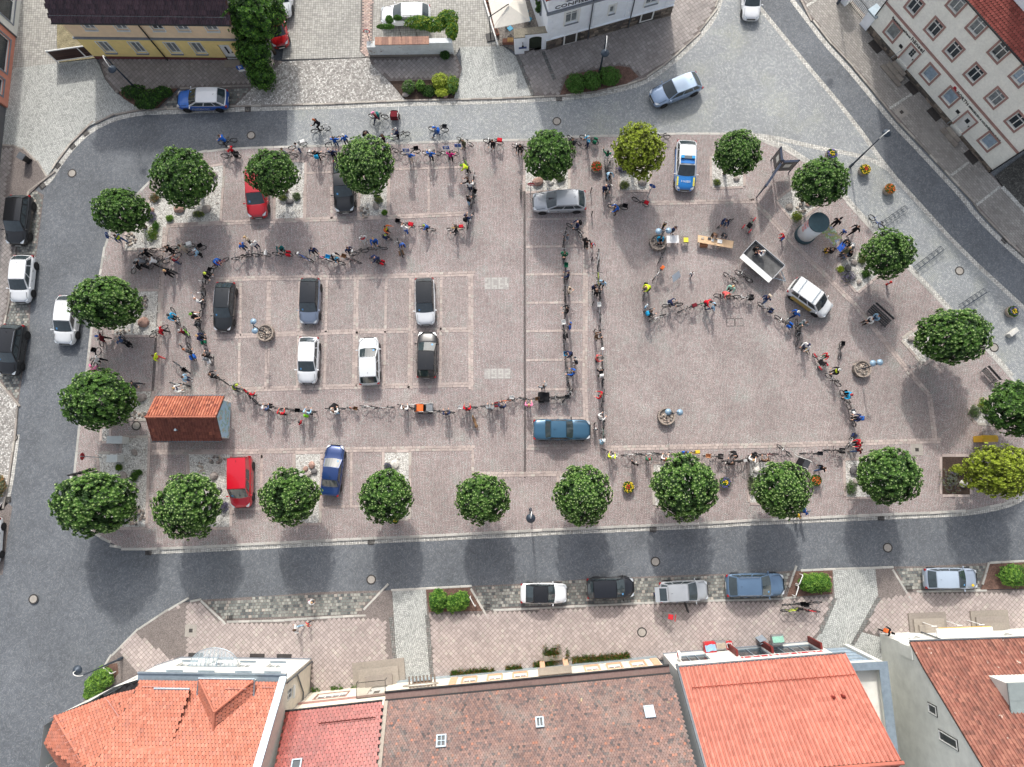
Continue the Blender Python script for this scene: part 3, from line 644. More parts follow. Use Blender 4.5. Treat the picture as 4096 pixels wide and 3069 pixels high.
# ---- buildings along the left edge
r,L=bld('shop_house','salmon and white shop house cut by the upper left corner',(-46.45,33.7),(-46.35,47))
f=Fac(r,(0,0),(1,0),L);m_salm=M('salmon render',S(206,138,118),.9,0,.08,2)
f.L=7;ops=[(.7,2.2,.9,2.6),(3.0,6.2,.7,2.9)];f.wall(0,3.6,ops,m_salm);[f.window(*o,m_glass,1,1,surround=m_greystone)for o in ops]
f2=Fac(r,(7,-.12),(1,0),L-7);ops=[(.8,5.0,.8,2.7)];f2.wall(0,3.6,ops,m_render_w);f2.window(*ops[0],m_glass,2,1,surround=m_greystone)
q=MB();q.box(0,7,0,9,3.6,6.5);q.box(7,L,-.12,9,3.6,6.5);q.build('upper_wall',m_render_w,r)
q=MB();q.box(6.1,6.5,-.25,-.02,3.0,3.3);q.box(6.2,6.4,-.3,-.25,3.05,3.25);q.build('lamp_box',m_black,r)
f.pipe(6.92,0,3.6,m_zincd,-.08);Fac(r,(0,9),(0,-1),9).wall(0,6.5,[],m_salm)
roof_plane(r,(-.3,-.3,6.5),(1,0,0),(0,1,.9),[(0,0),(L+.3,0),(L+.3,6),(0,6)],t_redb,pantile,.3,.36,0)
r,L=bld('grey_house','dark grey house front at the left edge below the salmon shop',(-46.6,22),(-46.6,33.6))
f=Fac(r,(0,0),(1,0),L);ops=[(7.3,9.6,.9,2.2),(4,5.4,.9,2.2)];f.wall(0,5.8,ops,M('dark grey render',S(96,96,98),.9,0,.1,2));[f.window(*o,m_glass,2,1,surround=m_white)for o in ops]
q=MB();q.box(0,L,.3,9,0,5.8);q.build('body_wall',m_render_s,r);roof_plane(r,(-.2,-.3,5.8),(1,0,0),(0,1,.9),[(0,0),(L+.3,0),(L+.3,6),(0,6)],t_redb,pantile,.3,.36,0)
# ---- white villa with the sweet shop (top centre)
r,L=bld('white_villa','white villa with rubble stone base and dark shop lettering',(2.43,39.04),(13.85,42.4))
f=Fac(r,(0,0),(1,0),L);m_villa=M('cool white render',S(238,242,247),.85,0,.05,2)
ops=[(1.62,2.72,3.0,4.55),(5.65,6.1,2.75,3.85),(9.0,10.1,2.5,4.4),(5.3,6.3,5.9,7.1),(1.6,2.7,6.2,7.1),(9.0,10.1,5.9,7.1)]
bas=[(1.75,2.75,.15,1.45),(8.98,9.98,.4,1.4)]
f.wall(1.5,7.3,ops,m_villa);f.wall(0,1.5,bas,m_grout)
for o in ops:f.window(*o,m_curt,1 if o[1]-o[0]<.6 else 2,1,transom=.72,sill=m_greystone,surround=m_white,sw=.18)
for o in bas:f.window(*o,m_glass,1,1,surround=m_white,sw=.14)
rubble(f,.0,L,0,1.48,holes=[(a-.16,b+.16,c-.16,d+.16)for a,b,c,d in bas])
f.bar(-.15,L+.1,-.16,.02,5.02,5.26,m_greystone,'cornice');f.bar(-.1,L,-.1,.02,1.47,1.56,m_villa,'ledge')
for a in (.05,4.15,7.2,11.0):
 for i in range(9):
  wv=.45 if i%2 else.32
  f.bar(a,a+wv,-.06,.02,1.62+i*.37,1.95+i*.37,m_villa,'quoin')
f.pipe(3.95,0,7.2,m_zincd);f.pipe(7.8,0,7.2,m_zincd);f.text('CONFISERIE',.55,5.42,.55,m_letter,length=3.9)
sd_=Fac(r,(0,9),(0,-1),9);ops=[(6.2,7.2,2.6,4.2),(3.4,4.4,2.6,4.2)];sd_.wall(0,7.3,ops,m_villa);[sd_.window(*o,m_curt,2,1,sill=m_greystone,surround=m_greystone,sw=.1)for o in ops]
sd_.bar(0,9.1,-.1,.02,5.02,5.26,m_greystone,'cornice');Fac(r,(L,0),(0,1),9).wall(0,7.3,[],m_villa)
roof_plane(r,(-.4,-.4,7.3),(1,0,0),(0,1,.6),[(0,0),(L+.8,0),(L-3.5,6.8),(4.3,6.8)],t_redb,beaver,.2,.2,0);roof_plane(r,(L+.4,-.4,7.3),(0,1,0),(-1,0,.6),[(0,0),(9.8,0),(5.2,6.4),(4.8,6.4)],t_redb,beaver,.2,.2,0)
roof_plane(r,(-.4,-.4,7.3),(0,1,0),(1,0,.6),[(0,0),(9.8,0),(5.2,6.4),(4.8,6.4)],t_redb,beaver,.2,.2,0);roof_plane(r,(-.4,9.4,7.3),(1,0,0),(0,-1,.6),[(0,0),(L+.8,0),(L-3.5,6.8),(4.3,6.8)],t_redb,beaver,.2,.2,0)
# ---- cream office house (upper right)
r,L=bld('office_house','cream three-storey house with reddish window surrounds and sign lettering',(31.51,40.85),(41.44,27.08))
f=Fac(r,(0,0),(1,0),L);m_off=M('rough cream render',S(240,238,228),.95,0,.08,5,bump=.3)
gw=[(c-.55,c+.55,1.5,2.95)for c in (2.1,7.05,9.7,14.75)];dr=[(4.1,5.2,.75,2.8),(11.7,12.8,.55,2.6)]
u1=[(c-.5,c+.5,4.9,6.4)for c in (2.1,4.65,7.05,9.65,12.25,14.75)];u2=[(c-.5,c+.5,7.95,9.45)for c in (2.1,4.65,7.05,9.65,12.15,14.75)]
f.wall(0,10.0,gw+dr+u1+u2,m_off)
gl=[m_curt,m_glassb,m_glassb,m_glassb]
for o,q_ in zip(gw,gl):f.window(*o,q_,1,1,surround=m_pinkstone,sw=.18)
for i,o in enumerate(u1+u2):f.window(*o,m_glassb if i in (10,)else m_curt if i in (4,7,8)else m_glass,2,1,transom=.7,surround=m_pinkstone,sw=.17)
for o,gg,gd in zip(dr,((.3,.7,.5,.9),(.32,.68,.5,.75)),((2,3),(1,1))):
 f.door(*o,m_white,gg,grid=gd)
 q=MB()
 for A,B,Cc,D in ((o[0]-.16,o[0]-.003,o[2],o[3]+.16),(o[1]+.003,o[1]+.16,o[2],o[3]+.16),(o[0]-.003,o[1]+.003,o[3]+.003,o[3]+.16)):f.ob(q,A,B,-.05,.02,Cc,D)
 q.build('door_surround',m_pinkstone,r)
 for i in range(3):
  for j in range(3):
   a0=o[0]-.5+.2*i;a1=o[1]+.9-.25*i;ww=(a1-a0)/3
   f.bar(a0+ww*j+.006,a0+ww*(j+1)-.006,-1.35+.36*i,-1.0+.36*i+.02,.02,o[2]-.5+.17*(i+0),m_steps,'step')
 q=MB();q.tube([f.W(o[0]-.3,-1.2,1.5),f.W(o[0]-.3,-.02,1.7)],.02,5);q.build('handrail',m_zinc,r)
 f.bar(o[0]-.75,o[0]-.4,-.05,-.01,1.7,2.0,m_black,'name_plate')
f.bar(0,L,-.07,.02,3.64,3.86,m_pinkstone,'ledge');rubble(f,0,4.0,0,.8);rubble(f,5.3,11.6,0,.62);rubble(f,12.9,L,0,.5)
for a in (1.2,6.2,9.3,14.3):f.bar(a,a+1.3,-.75,-.1,.1,.14,m_iron,'light_well_grate')
f.text('Bestattungshaus',1.25,3.12,.34,m_letter,length=2.4);f.text('hänsel',3.75,3.12,.52,m_letter,length=1.55);f.text('FORTH',9.8,3.0,.44,m_letter,length=1.4);f.text('IMMOBILIEN & HAUSVERWALTUNG',11.35,3.03,.3,m_letter,length=3.95)
q=MB();f.ob(q,9.3,9.55,-.04,-.01,3.05,3.4);f.ob(q,9.55,9.68,-.045,-.01,3.05,3.25);q.build('sign_mark',m_redletter,r)
f.pipe(-.02,0,10,m_black,-.08);f.pipe(L+.02,0,10,m_black,-.08)
Fac(r,(L,0),(0,1),11).wall(0,10,[],m_off,top=[(0,10),(11,10),(5.5,14.5)]);Fac(r,(0,11),(0,-1),11).wall(0,10,[],m_off,top=[(0,10),(11,10),(5.5,14.5)])
roof_plane(r,(-.2,-.35,9.9),(1,0,0),(0,5.85,4.6),[(0,0),(L+.4,0),(L+.4,7.4),(0,7.4)],t_redb,beaver,.22,.24,200)
roof_plane(r,(-.2,11.35,9.9),(1,0,0),(0,-5.85,4.6),[(0,0),(L+.4,0),(L+.4,7.4),(0,7.4)],t_redb,beaver,.22,.24,0)
gutter(r,-.2,L+.2,-.42,9.9,m_black)
dm=MB();dm.box(7,9.5,1.2,4,11,12.6);dm.box(11.5,14,1.2,4,11,12.6);dm.build('dormer',m_villa,r)
gr=thing('garden_gate','white gate pillars with iron gate beside the cream house','gate',(*PL((14,850,110))[0],0),RAD(-54))
for x in (-1.5,1.5):
 q=MB();q.box(x-.45,x+.45,-.4,.4,0,1.9);q.build('pillar',m_villa,gr);q=MB();q.box(x-.55,x+.55,-.5,.5,1.9,2.06);q.build('cap',m_zinc,gr)
q=MB();[q.tube([(x*.16-1.0,0,.1),(x*.16-1.0,0,1.7)],.018,5)for x in range(13)];q.tube([(-1.05,0,1.5),(1.05,0,1.5)],.025,5);q.tube([(-1.05,0,.3),(1.05,0,.3)],.025,5);q.build('iron_bars',m_black,gr)
# ---- south row: corner house with orange roof
r,L=bld('corner_house','white corner house with orange tiled roof and two dormers',(-16.94,-14.16),(-27.46,-14.06))
f=Fac(r,(0,0),(1,0),L)
w1=[(c-.55,c+.55,1.6,2.9)for c in (2.2,4.6,9.2)];w2=[(c-.55,c+.55,4.6,5.8)for c in (1.6,3.8,6.6,9.0)];dd=[(6.1,7.5,.15,2.4)]
f.wall(0,6.5,w1+w2+dd,m_render_w);[f.window(*o,m_curt,2,1,sill=m_zinc)for o in w1+w2];f.door(*dd[0],m_white)
f.bar(-.03,L,-.1,.02,3.4,3.56,m_render_w,'ledge');f.bar(0,L,-.05,.02,0,.4,m_greystone,'plinth')
for c in (2.2,4.4,9.4):f.bar(c-.6,c+.6,-.35,-.05,.12,.16,m_iron,'cellar_grate')
q=MB()
for i in range(13):
 t=-1+2*i/12;q.tube([f.W(6.8+1.9*t,-.05,3.0),f.W(6.8+1.7*t,-1.25*math.sqrt(max(0,1-t*t*.98))-.05,2.75)],.02,5)
q.tube([f.W(6.8+1.9*math.cos(a),-.06-1.3*math.sin(a),2.75)for a in [math.pi*k/14 for k in range(15)]],.03,5);q.tube([f.W(4.9,-.05,3.0),f.W(8.7,-.05,3.0)],.03,5)
for x in (6.4,7.2):q.tube([f.W(x,-.03,3.5),f.W(x,-.9,2.85)],.03,5)
o=q.build('canopy_frame',m_zinc,r);q=MB();P=[f.W(6.8+1.85*math.cos(a),-.06-1.25*math.sin(a),2.78+.2*(1-math.sin(a)))for a in [math.pi*k/14 for k in range(15)]]
q.add(P,[tuple(range(15))]);q.build('canopy_glass',M('clear canopy glass',S(190,206,214),.05,0,.05,2,alpha=.35,spec=.8),r)
pA,pB,pC,pD=(-27.46,-14.06),(-29.45,-14.68),(-31.01,-15.6),(-32.88,-16.37);mw=r.matrix_basis.inverted()
chain=[mw@Vector((*p,0))for p in (pA,pB,pC,pD,(-34.2,-17.3),(-34.4,-24))]
for a,b in zip(chain[:-1],chain[1:]):
 f3=Fac(r,(a.x,a.y),(b.x-a.x,b.y-a.y),(b-a).length);ops=[(f3.L/2-.4,f3.L/2+.4,4.4,5.7)]if f3.L>1.7 else []
 f3.wall(0,6.5,ops,m_render_w);[f3.window(*o,m_glass,2,1)for o in ops];f3.bar(0,f3.L,-.05,.02,0,.4,m_greystone,'plinth')
fs_=Fac(r,(0,11),(0,-1),11);ops=[(9.3,10.1,4.5,5.8),(6.6,7.4,4.5,5.8)];fs_.wall(0,6.5,ops,m_cream,top=[(0,6.5),(11,6.5),(0,17.5)]);[fs_.window(*o,m_glass,2,2,sill=m_white)for o in ops]
fs_.pipe(10.8,0,6.4,m_zincd);q=MB();q.tube([fs_.W(10.8,-.1,4.0),fs_.W(9.0,-.1,2.2),fs_.W(7.5,-.1,2.2)],.06,6);q.build('downpipe',m_zincd,r)
k45=Vector((0,1,1.0))
roof_plane(r,(.35,.0,6.85),(1,0,0),k45,[(0,0),(10.0,0),(10.4,5.0),(10.4,11),(0,11)],t_orange,beaver,.24,.26,300)
q=MB();q.box(-.1,L+.15,-.42,.1,6.5,6.62);q.box(-.1,L+.15,-.5,-.42,6.5,6.74);q.build('eaves_gutter',m_zinc,r)
q=MB();q.obox((.08,5.0,12.05),(.26,0,0),Vector((0,5.3,5.3)),(0,-.05,.05));q.build('verge_flashing',m_zinc,r)
q=MB();q.obox((.08,4.95,11.85),(.2,0,0),Vector((0,5.2,5.2)),(0,-.11,.11));q.build('parapet',m_render_w,r)
def loc(u,v,z):
 d=CR@Vector(((u-CX)/F_PX,-(v-CY)/F_PX,-1.0));k=(z-CAM_H)/d.z;return mw@Vector((d.x*k,d.y*k,z))
a,b,ap=loc(803,2744,7.6),loc(1005,2744,7.6),loc(862,2886,9.6)
ap.x=(a.x+b.x)/2;rg=Vector((ap.x,ap.y+2.9,9.6+.0));rb=Vector((ap.x,ap.z-6.85+.35,ap.z))
yb=7.6-6.85
q=MB();q.box(b.x,a.x,-.1,2.6,6.6,7.55);dm=q.build('dormer',m_render_w,r)
fd=Fac(dm,(b.x,-.1),(1,0),a.x-b.x)
for i in range(3):fd.window(.35+i*1.25,1.3+i*1.25,6.72,7.45,m_glass,1,1,rev=.0)
def tri(parent,P,mat,w=.24,l=.26,lim=60,name='roof'):
 P=[Vector(p)for p in P];e=(P[1]-P[0]).normalized();n=e.cross(P[2]-P[0]).normalized();s_=n.cross(e)
 if s_.z<0:s_=-s_
 return roof_plane(parent,P[0],e,s_,[((p-P[0]).dot(e),(p-P[0]).dot(s_))for p in P],mat,beaver,w,l,lim,.08,name=name)
A3,B3=Vector((a.x+.15,-.3,7.6)),Vector((b.x-.15,-.3,7.6));AP=Vector((ap.x,1.35,9.3));RB=Vector((ap.x,9.3-6.85,9.3))
tri(dm,[B3,A3,AP],t_orange);tri(dm,[A3,Vector((a.x+.15,.78,7.6)),RB,AP],t_orange);tri(dm,[B3,Vector((b.x-.15,.78,7.6)),RB,AP],t_orange)
q=MB();q.tube([B3+Vector((.05,.05,.05)),AP+Vector((0,0,.06))],.09,6);q.tube([A3+Vector((-.05,.05,.05)),AP+Vector((0,0,.06))],.09,6);q.tube([AP+Vector((0,0,.06)),RB+Vector((0,.2,.06))],.09,6);q.build('ridge_tiles',t_orange,dm)
q=MB();q.tube([A3+Vector((.06,1.1,0)),A3+Vector((.06,-.06,0)),B3+Vector((-.06,-.06,0)),B3+Vector((-.06,1.1,0))],.07,6);q.build('dormer_gutter',m_zinc,dm)
a,b=loc(626,2762,7.7),loc(757,2762,7.7)
q=MB();q.add([(b.x,.5,6.9),(a.x,.5,6.9),(a.x,.5,7.9),(b.x,.5,7.9),(b.x,3.6,10.2),(a.x,3.6,10.2)],[(0,1,2,3),(0,3,4),(1,5,2)]);dm=q.build('dormer',m_black,r)
roof_plane(dm,(b.x-.1,.35,7.9),(1,0,0),(0,3.3,2.55),[(0,0),(a.x-b.x+.2,0),(a.x-b.x+.2,4.2),(0,4.2)],t_orange,beaver,.24,.26,60)
q=MB();q.tube([(b.x-.1,.28,7.88),(a.x+.1,.28,7.88)],.08,6);q.build('dormer_gutter',m_zinc,dm)
m_guard=M('pale copper guard rail',S(206,158,150),.4,.4,.1,5)
def snow_guard(x0,x1,y,z):
 q=MB();q.tube([(x0,y,z+.22),(x1,y,z+.22)],.022,5);q.tube([(x0,y+.02,z+.1),(x1,y+.02,z+.1)],.015,5);n=max(2,int(abs(x1-x0)/.18))
 for i in range(n+1):x=x0+(x1-x0)*i/n;q.tube([(x,y,z+.22),(x,y+.1,z+.02)],.01,4)
 q.build('snow_guard',m_guard,r)
snow_guard(.6,1.4,.25,7.1);snow_guard(8.6,9.9,.3,7.15);snow_guard(6.6,8.6,.75,7.35);snow_guard(2.2,3.7,.15,7.95)
q=MB()
for x,y in ((1.2,1.6),(5.4,2.0),(3.8,3.7),(9.6,2.2),(1.7,3.7),(8.4,4.6),(5.9,4.2)):q.tube([(x,y,y+6.9),(x,y-.12,y+7.12),(x,y+.1,y+7.05)],.02,4)
q.build('roof_hook',m_guard,r)
E1,E2,E3,E4=loc(221,2863,6.6),loc(452,2778,6.6),loc(176,2975,6.6),loc(246,3085,6.6)
H2=loc(345,3069,9.6);V2=loc(548,2915,8.9);T2=loc(430,3200,12)
tri(r,[E1,E2,V2,loc(600,3150,12.2),T2,H2],t_orange,.24,.26,220);tri(r,[E3,E1,H2,T2],t_orange,.24,.26,60);tri(r,[E4,E3,H2,T2],t_orange,.24,.26,30)
tri(r,[E2,loc(578,2748,6.75),V2],t_orange,.24,.26,60)
q=MB();q.tube([E1+Vector((0,0,.06)),H2+Vector((0,0,.08)),T2+Vector((0,0,.08))],.12,6);q.build('ridge_tiles',t_orange,r)
q=MB()
for i in range(9):
 p=E1.lerp(H2,i/8.0);q.tube([p+Vector((-.28,-.12,.12)),p+Vector((0,0,.24)),p+Vector((.28,.12,.12))],.02,4)
q.build('ridge_hooks',m_guard,r)
q=MB();p0,p1=E2.lerp(V2,.06),V2.lerp(E2,.04);p0,p1=p0+Vector((.35,.1,.35)),p1+Vector((.35,.1,.3));q.tube([p0,p1],.025,5)
for i in range(5):p=p0.lerp(p1,(i+.5)/5);q.tube([p,p+Vector((.0,.1,-.3))],.02,4)
q.build('snow_guard',m_guard,r)
# ---- house with glazed red roof
r,L=bld('red_roof_house','cream house with glazed dark red roof left of the old building',(-9.9,-16.0),(-16.9,-16.75))
f=Fac(r,(0,0),(1,0),L);big=[(3.7,6.1,1.1,2.4)];up=[(c-.55,c+.55,4.2,5.3)for c in (2.3,4.2,6.1)];dd=[(.7,2.0,.3,2.5)]
f.wall(0,6.1,big+up+dd,m_cream);f.window(*big[0],m_glass,4,1,surround=m_pinkstone,sw=.1);[f.window(*o,m_curt,2,1)for o in up];f.door(*dd[0],m_white)
f.bar(0,L,-.08,.02,3.0,3.35,m_pinkstone,'ledge')
for i,(w_,d_)in enumerate(((2.1,1.9),(1.6,1.35),(1.1,.8))):f.bar(1.4-w_,1.4+w_,-d_,-.02-.001*i,.1+i*.15,.25+i*.15,m_steps,'step')
q=MB()
for x in (.3,2.5):q.tube([f.W(x,-.05,3.6),f.W(x,-1.1,3.3),f.W(x,-1.1,2.7)],.025,5)
q.tube([f.W(.3,-1.1,3.3),f.W(2.5,-1.1,3.3)],.025,5);q.tube([f.W(.3,-.05,3.6),f.W(2.5,-.05,3.6)],.025,5);q.build('canopy_frame',m_black,r)
q=MB();q.add([f.W(.3,-.05,3.61),f.W(2.5,-.05,3.61),f.W(2.5,-1.12,3.31),f.W(.3,-1.12,3.31)],[(0,1,2,3)]);q.build('canopy_glass',M('tinted canopy glass',S(120,112,100),.08,0,.05,2,alpha=.4,spec=.8),r)
roof_plane(r,(0.05,-.35,6.2),(1,0,0),(0,1,1.05),[(0,0),(L-.05,0),(L-.05,8.5),(0,8.5)],t_glaze,beaver,.28,.26,300);gutter(r,0,L,-.42,6.2,m_black)
q=MB();q.tube([(.4,.35,7.25),(4.4,.35,7.25)],.02,5);q.tube([(.4,.4,7.1),(4.4,.4,7.1)],.02,5)
for i in range(12):q.tube([(.4+i*.364,.35,7.25),(.4+i*.364,.5,7.02)],.014,4)
q.build('snow_guard',M('dark red steel',S(96,40,36),.5,.2,.1),r)
def skylight(root,x,y,z,sx,sy,slope,cols=2,rows=1,glass=None):
 n=Vector((0,-slope,1)).normalized();s_=Vector((0,1,slope)).normalized();c=Vector((x,y,z));q=MB()
 for ox,oy,hx,hy in ((-sx,0,.05,sy+.05),(sx,0,.05,sy+.05),(0,-sy,sx-.05,.05),(0,sy,sx-.05,.05)):q.obox(c+Vector((ox,0,0))+s_*oy+n*.1,(hx,0,0),s_*hy,n*.07)
 for i in range(1,cols):q.obox(c+Vector((-sx+2*sx*i/cols,0,0))+n*.1,(.025,0,0),s_*(sy-.05),n*.06)
 for i in range(1,rows):q.obox(c+s_*(-sy+2*sy*i/rows)+n*.1,(sx-.05,0,0),s_*.025,n*.055)
 o=q.build('skylight',m_zinc,root);q=MB();q.obox(c+n*.11,(sx-.05,0,0),s_*(sy-.05),n*.01);q.build('pane',glass or m_glass,o);return o
skylight(r,5.5,2.45,9.14,.3,.45,1.05,1,1)
# ---- old house with weathered roof
r,L=bld('old_house','long old house with patchy brown weathered tile roof',(10.95,-13.9),(-9.85,-15.85))
f=Fac(r,(0,0),(1,0),L)
w1=[(c-.5,c+.5,1.3,2.5)for c in (1.75,3.6,5.35,11.0,13.0,15.0)];w2=[(c-.5,c+.5,3.9,5.0)for c in (1.75,3.6,5.35,7.3,11.0,13.0,15.0,18.6)];dd=[(7.6,9.0,.3,2.4),(18.0,19.6,.3,2.5)]
m_old=M('peeling cream render',S(220,210,196),.95,0,.14,1.4,bump=.3);m_orst=M('orange sandstone trim',S(206,166,136),.9,0,.12,5)
f.wall(0,5.4,w1+w2+dd,m_old);[f.window(*o,random.choice([m_glass,m_curt]),2,1,sill=m_orst,surround=m_orst,sw=.13)for o in w1+w2];f.door(*dd[0],M('worn brown door',S(116,88,66),.8,0,.2,5),None);f.door(*dd[1],M('worn brown door',S(116,88,66)),(.2,.8,.6,.9))
f.bar(0,L,-.06,.02,0,.75,M('grey-blue plinth',S(140,150,154),.9,0,.2,3),'plinth')
for x in (7.35,9.2):f.bar(x-.2,x+.2,-.5,-.065,.1,2.6,m_orst,'door_pilaster')
f.bar(7.0,9.6,-.6,-.065,2.6,2.78,m_steps,'door_cornice');f.bar(7.5,9.1,-1.3,-.5,.1,.28,m_steps,'step');f.bar(7.6,9.0,-.9,-.5,.28,.45,m_steps,'step')
for a in (.1,16.0):
 for i in range(11):f.bar(a,a+.55,-.07,.02,.8+i*.42,1.17+i*.42,m_orst,'quoin')
q=MB();ring=[f.W(18.6+1.35*math.cos(t),-.35,3.25+.28*math.sin(t))for t in [2*math.pi*k/24 for k in range(24)]];q.tube(ring+ring[:1],.05,5);q.build('sign_ring',m_steps,r)
q=MB();q.add([f.W(18.6+1.3*math.cos(t),-.33,3.25+.26*math.sin(t))for t in [2*math.pi*k/24 for k in range(24)]],[tuple(range(24))]);q.build('oval_sign',m_render_s,r)
for i in range(8):f.bar(17.5+i*.28,17.62+i*.28,-.9,-.08,2.75,2.82,M('grey roof slats',S(120,108,98),.9),'awning_slat')
roof_plane(r,(0,-.1,5.75),(1,0,0),(0,1,1.12),[(.0,0),(L,0),(L,9.5),(0,9.5)],t_old,beaver,.19,.17,300,skip=[])
q=MB();q.box(0,L,-.62,-.12,5.42,5.52);q.build('eaves_cornice',t_old,r);gutter(r,0,L,-.66,5.55,m_black);gutter(r,0,L,-.14,5.74,m_black)
q=MB();q.obox((L-.12,3.8,10.22),(.14,0,0),Vector((0,3.9,4.37)),(0,-.05,.045));q.build('verge_mortar',m_steps,r)
skylight(r,16.65,2.2,8.35,.3,.4,1.12,2,2);skylight(r,9.8,1.75,7.85,.24,.34,1.12,2,1);skylight(r,2.15,1.75,7.85,.3,.4,1.12,1,1,M('milky skylight',S(210,212,210),.3))
# ---- shop with new red roof and its flat annex
r,L=bld('shop_building','white shop building with new bright red pan tile roof',(23.5,-12.7),(11.5,-13.68))
f=Fac(r,(0,0),(1,0),L);sh=[(8.9,11.1,.9,3.0),(4.2,6.6,.25,2.9),(.4,3.9,.5,2.9)];up=[(c-.6,c+.6,4.6,5.4)for c in (1.5,3.6,5.7,7.3,10.4)]
f.wall(0,5.75,sh+up,m_render_w);f.window(*sh[0],m_glass,3,1,frame=m_zinc);f.window(*sh[1],m_glass,2,1,frame=m_zinc);f.window(*sh[2],m_glass,4,1,frame=m_zinc);[f.window(*o,m_curt,2,1)for o in up]
m_awn=M('dark red panel',S(110,32,28),.6,0,.1)
for a in (.25,4.02,6.75):f.bar(a,a+.16 if a<1 else a+.16,-.5,-.02,.4,2.9,m_awn,'side_panel')
f.bar(.0,L,-.04,.02,0,.3,m_greystone,'plinth');f.text('FLEISCHEREI',.4,3.15,.46,m_redletter,length=6.2)
q=MB();q.lathe([(.33,-.09),(.36,-.05),(.36,.05),(.33,.09)],20);o=q.build('round_sign',m_white,r);o.matrix_local=Matrix.Translation(f.W(11.3,-.45,2.9))@Matrix.Rotation(math.pi/2,4,'Y')
q=MB();q.lathe([(.22,-.1),(.22,.1)],16);o2=q.build('sign_disc',m_redletter,o)
zr=Vector((0,1,1.2));sl_=4.9*math.hypot(1,1.2)
roof_plane(r,(-.25,-.3,5.75),(1,0,0),zr,[(0,0),(L+.2,0),(L+.2,8.1),(0,8.1)],t_red,pantile,.3,.36,300,stagger=False)
roof_plane(r,(-.25,10.05,5.75),(1,0,0),(0,-1,1.2),[(0,0),(L+.2,0),(L+.2,8.1),(0,8.1)],t_red,pantile,.3,.36,0,stagger=False)
q=MB();zt=5.75+8.1*1.2/math.hypot(1,1.2);q.tube([(-.3,4.88,zt+.04),(L,4.88,zt+.04)],.13,8);q.build('ridge_tiles',t_red,r)
gutter(r,-.2,L+.1,-.38,5.75);Fac(r,(0,9.75),(0,-1),9.75).wall(0,5.75,[],m_render_w,top=[(0,5.75),(9.75,5.75),(4.88,zt-.2)]);Fac(r,(L,0),(0,1),9.75).wall(0,5.75,[],m_render_w,top=[(0,5.75),(9.75,5.75),(4.88,zt-.2)])
q=MB();q.obox((L+.02,2.4,9.05),(.08,0,0),Vector((0,2.9,3.48)),(0,-.06,.05));q.build('verge_flashing',m_zincd,r)
q=MB();yg=.75;zg=5.75+(yg+.3)*1.2
for dz in (.1,.25):q.tube([(-.1,yg,zg+dz),(L-.6,yg,zg+dz)],.018,5)
for i in range(28):x=i*(L-.6)/27;q.tube([(x,yg,zg+.27),(x,yg+.12,zg+.05)],.014,4)
q.build('snow_guard',M('red steel',S(140,60,46),.5,.2),r)
for x in (1.45,2.15):q=MB();q.tube([(x,1.75,8.15),(x,1.75,8.5),(x-.1,1.72,8.56)],.09,8);q.build('vent_pipe',M('dark red vent',S(120,40,34),.5),r)
r=thing('annex','flat-roofed white annex with zinc parapet beside the shop','building',(23.62,-13.1,0),RAD(3));f=Fac(r,(2.75,0),(-1,0),2.75)
q=MB();q.box(0,2.75,-13,0,5.2,5.3);q.build('flat_roof',M('pale roof membrane',S(214,212,204),.9,0,.12,1),r)
q=MB();q.box(2.45,2.8,-13,.05,0,5.95);q.box(0,2.449,-.3,0,5.0,5.95);q.box(.0,.2,-13,-.31,5.3,5.9);q.build('wall',m_render_w,r)
q=MB();q.box(2.3,2.95,-13,.12,5.96,6.06);q.box(0,2.299,-.42,.12,5.96,6.06);q.build('zinc_coping',m_zinc,r)
for i in range(5):
 q=MB();q.box(.05,2.42,-.2-.0*i,-.14,.3+i*.93,1.18+i*.93);q.build('glass_panel',m_glassb,r);q=MB();q.box(0,2.44,-.22,-.08,1.18+i*.93,1.23+i*.93);q.build('glazing_bar',m_zinc,r)
 # ---- right-hand house at the bottom
r,L=bld('gable_house','white gable-ended house with red-brown roof and flat grey dormer',(43.0,-11.57),(29.0,-12.07))
f=Fac(r,(0,0),(1,0),L);ws=[(c-.5,c+.5,1.2,2.3)for c in (12.3,5.2,2.5)]+[(c-.5,c+.5,3.7,4.5)for c in (12.3,9.0,6.0,3.0)];dd=[(9.0,10.4,.6,2.6)]
f.wall(0,5.0,ws+dd,m_render_w);[f.window(*o,m_curt,2,1)for o in ws];f.door(*dd[0],m_white)
for x0 in (8.6,3.6):
 for i in range(3):f.bar(x0+.3*i,x0+3.0-.3*i,-1.5+.45*i,-.02-.002*i,.1+i*.16,.26+i*.16,m_steps,'step')
for x in (10.6,8.6,6.9):q=MB();q.tube([f.W(x,-.8,.1),f.W(x,-.8,2.0)],.035,6);q.tube([f.W(x-.2,-.8,2.0),f.W(x+.2,-.8,2.0)],.04,6);q.build('white_post',m_white,r)
q=MB();f.ob(q,6.5,10.8,-.75,-.02,2.55,2.65);q.build('entrance_roof',m_white,r);f.bar(6.6,10.6,-.79,-.755,2.5,2.62,M('yellow trim',S(214,176,70),.6),'yellow_trim')
f.pipe(10.9,0,5,m_zincd);f.bar(10.7,11.1,-.2,-.02,.05,.12,M('red pipe foot',S(120,50,46)),'pipe_foot')
sg=Fac(r,(L,0),(0,1),12);sops=[(4.2,5.0,6.3,7.5),(7.4,7.3,6.6,7.8)];sg.wall(0,5.0,[],m_render_s,top=None)
q=MB();Z=lambda s_:5.0+max(0,s_*1.25-.35*math.exp(-s_))
prof=[0,.6,1.2,2,3,4.2,5.0,6.2]
cells=[(a,b)for a,b in zip(prof[:-1],prof[1:])]
for a,b in cells:q.add([sg.W(a,0,5.0),sg.W(b,0,5.0),sg.W(b,0,Z(b)),sg.W(a,0,Z(a))],[(0,1,2,3)])
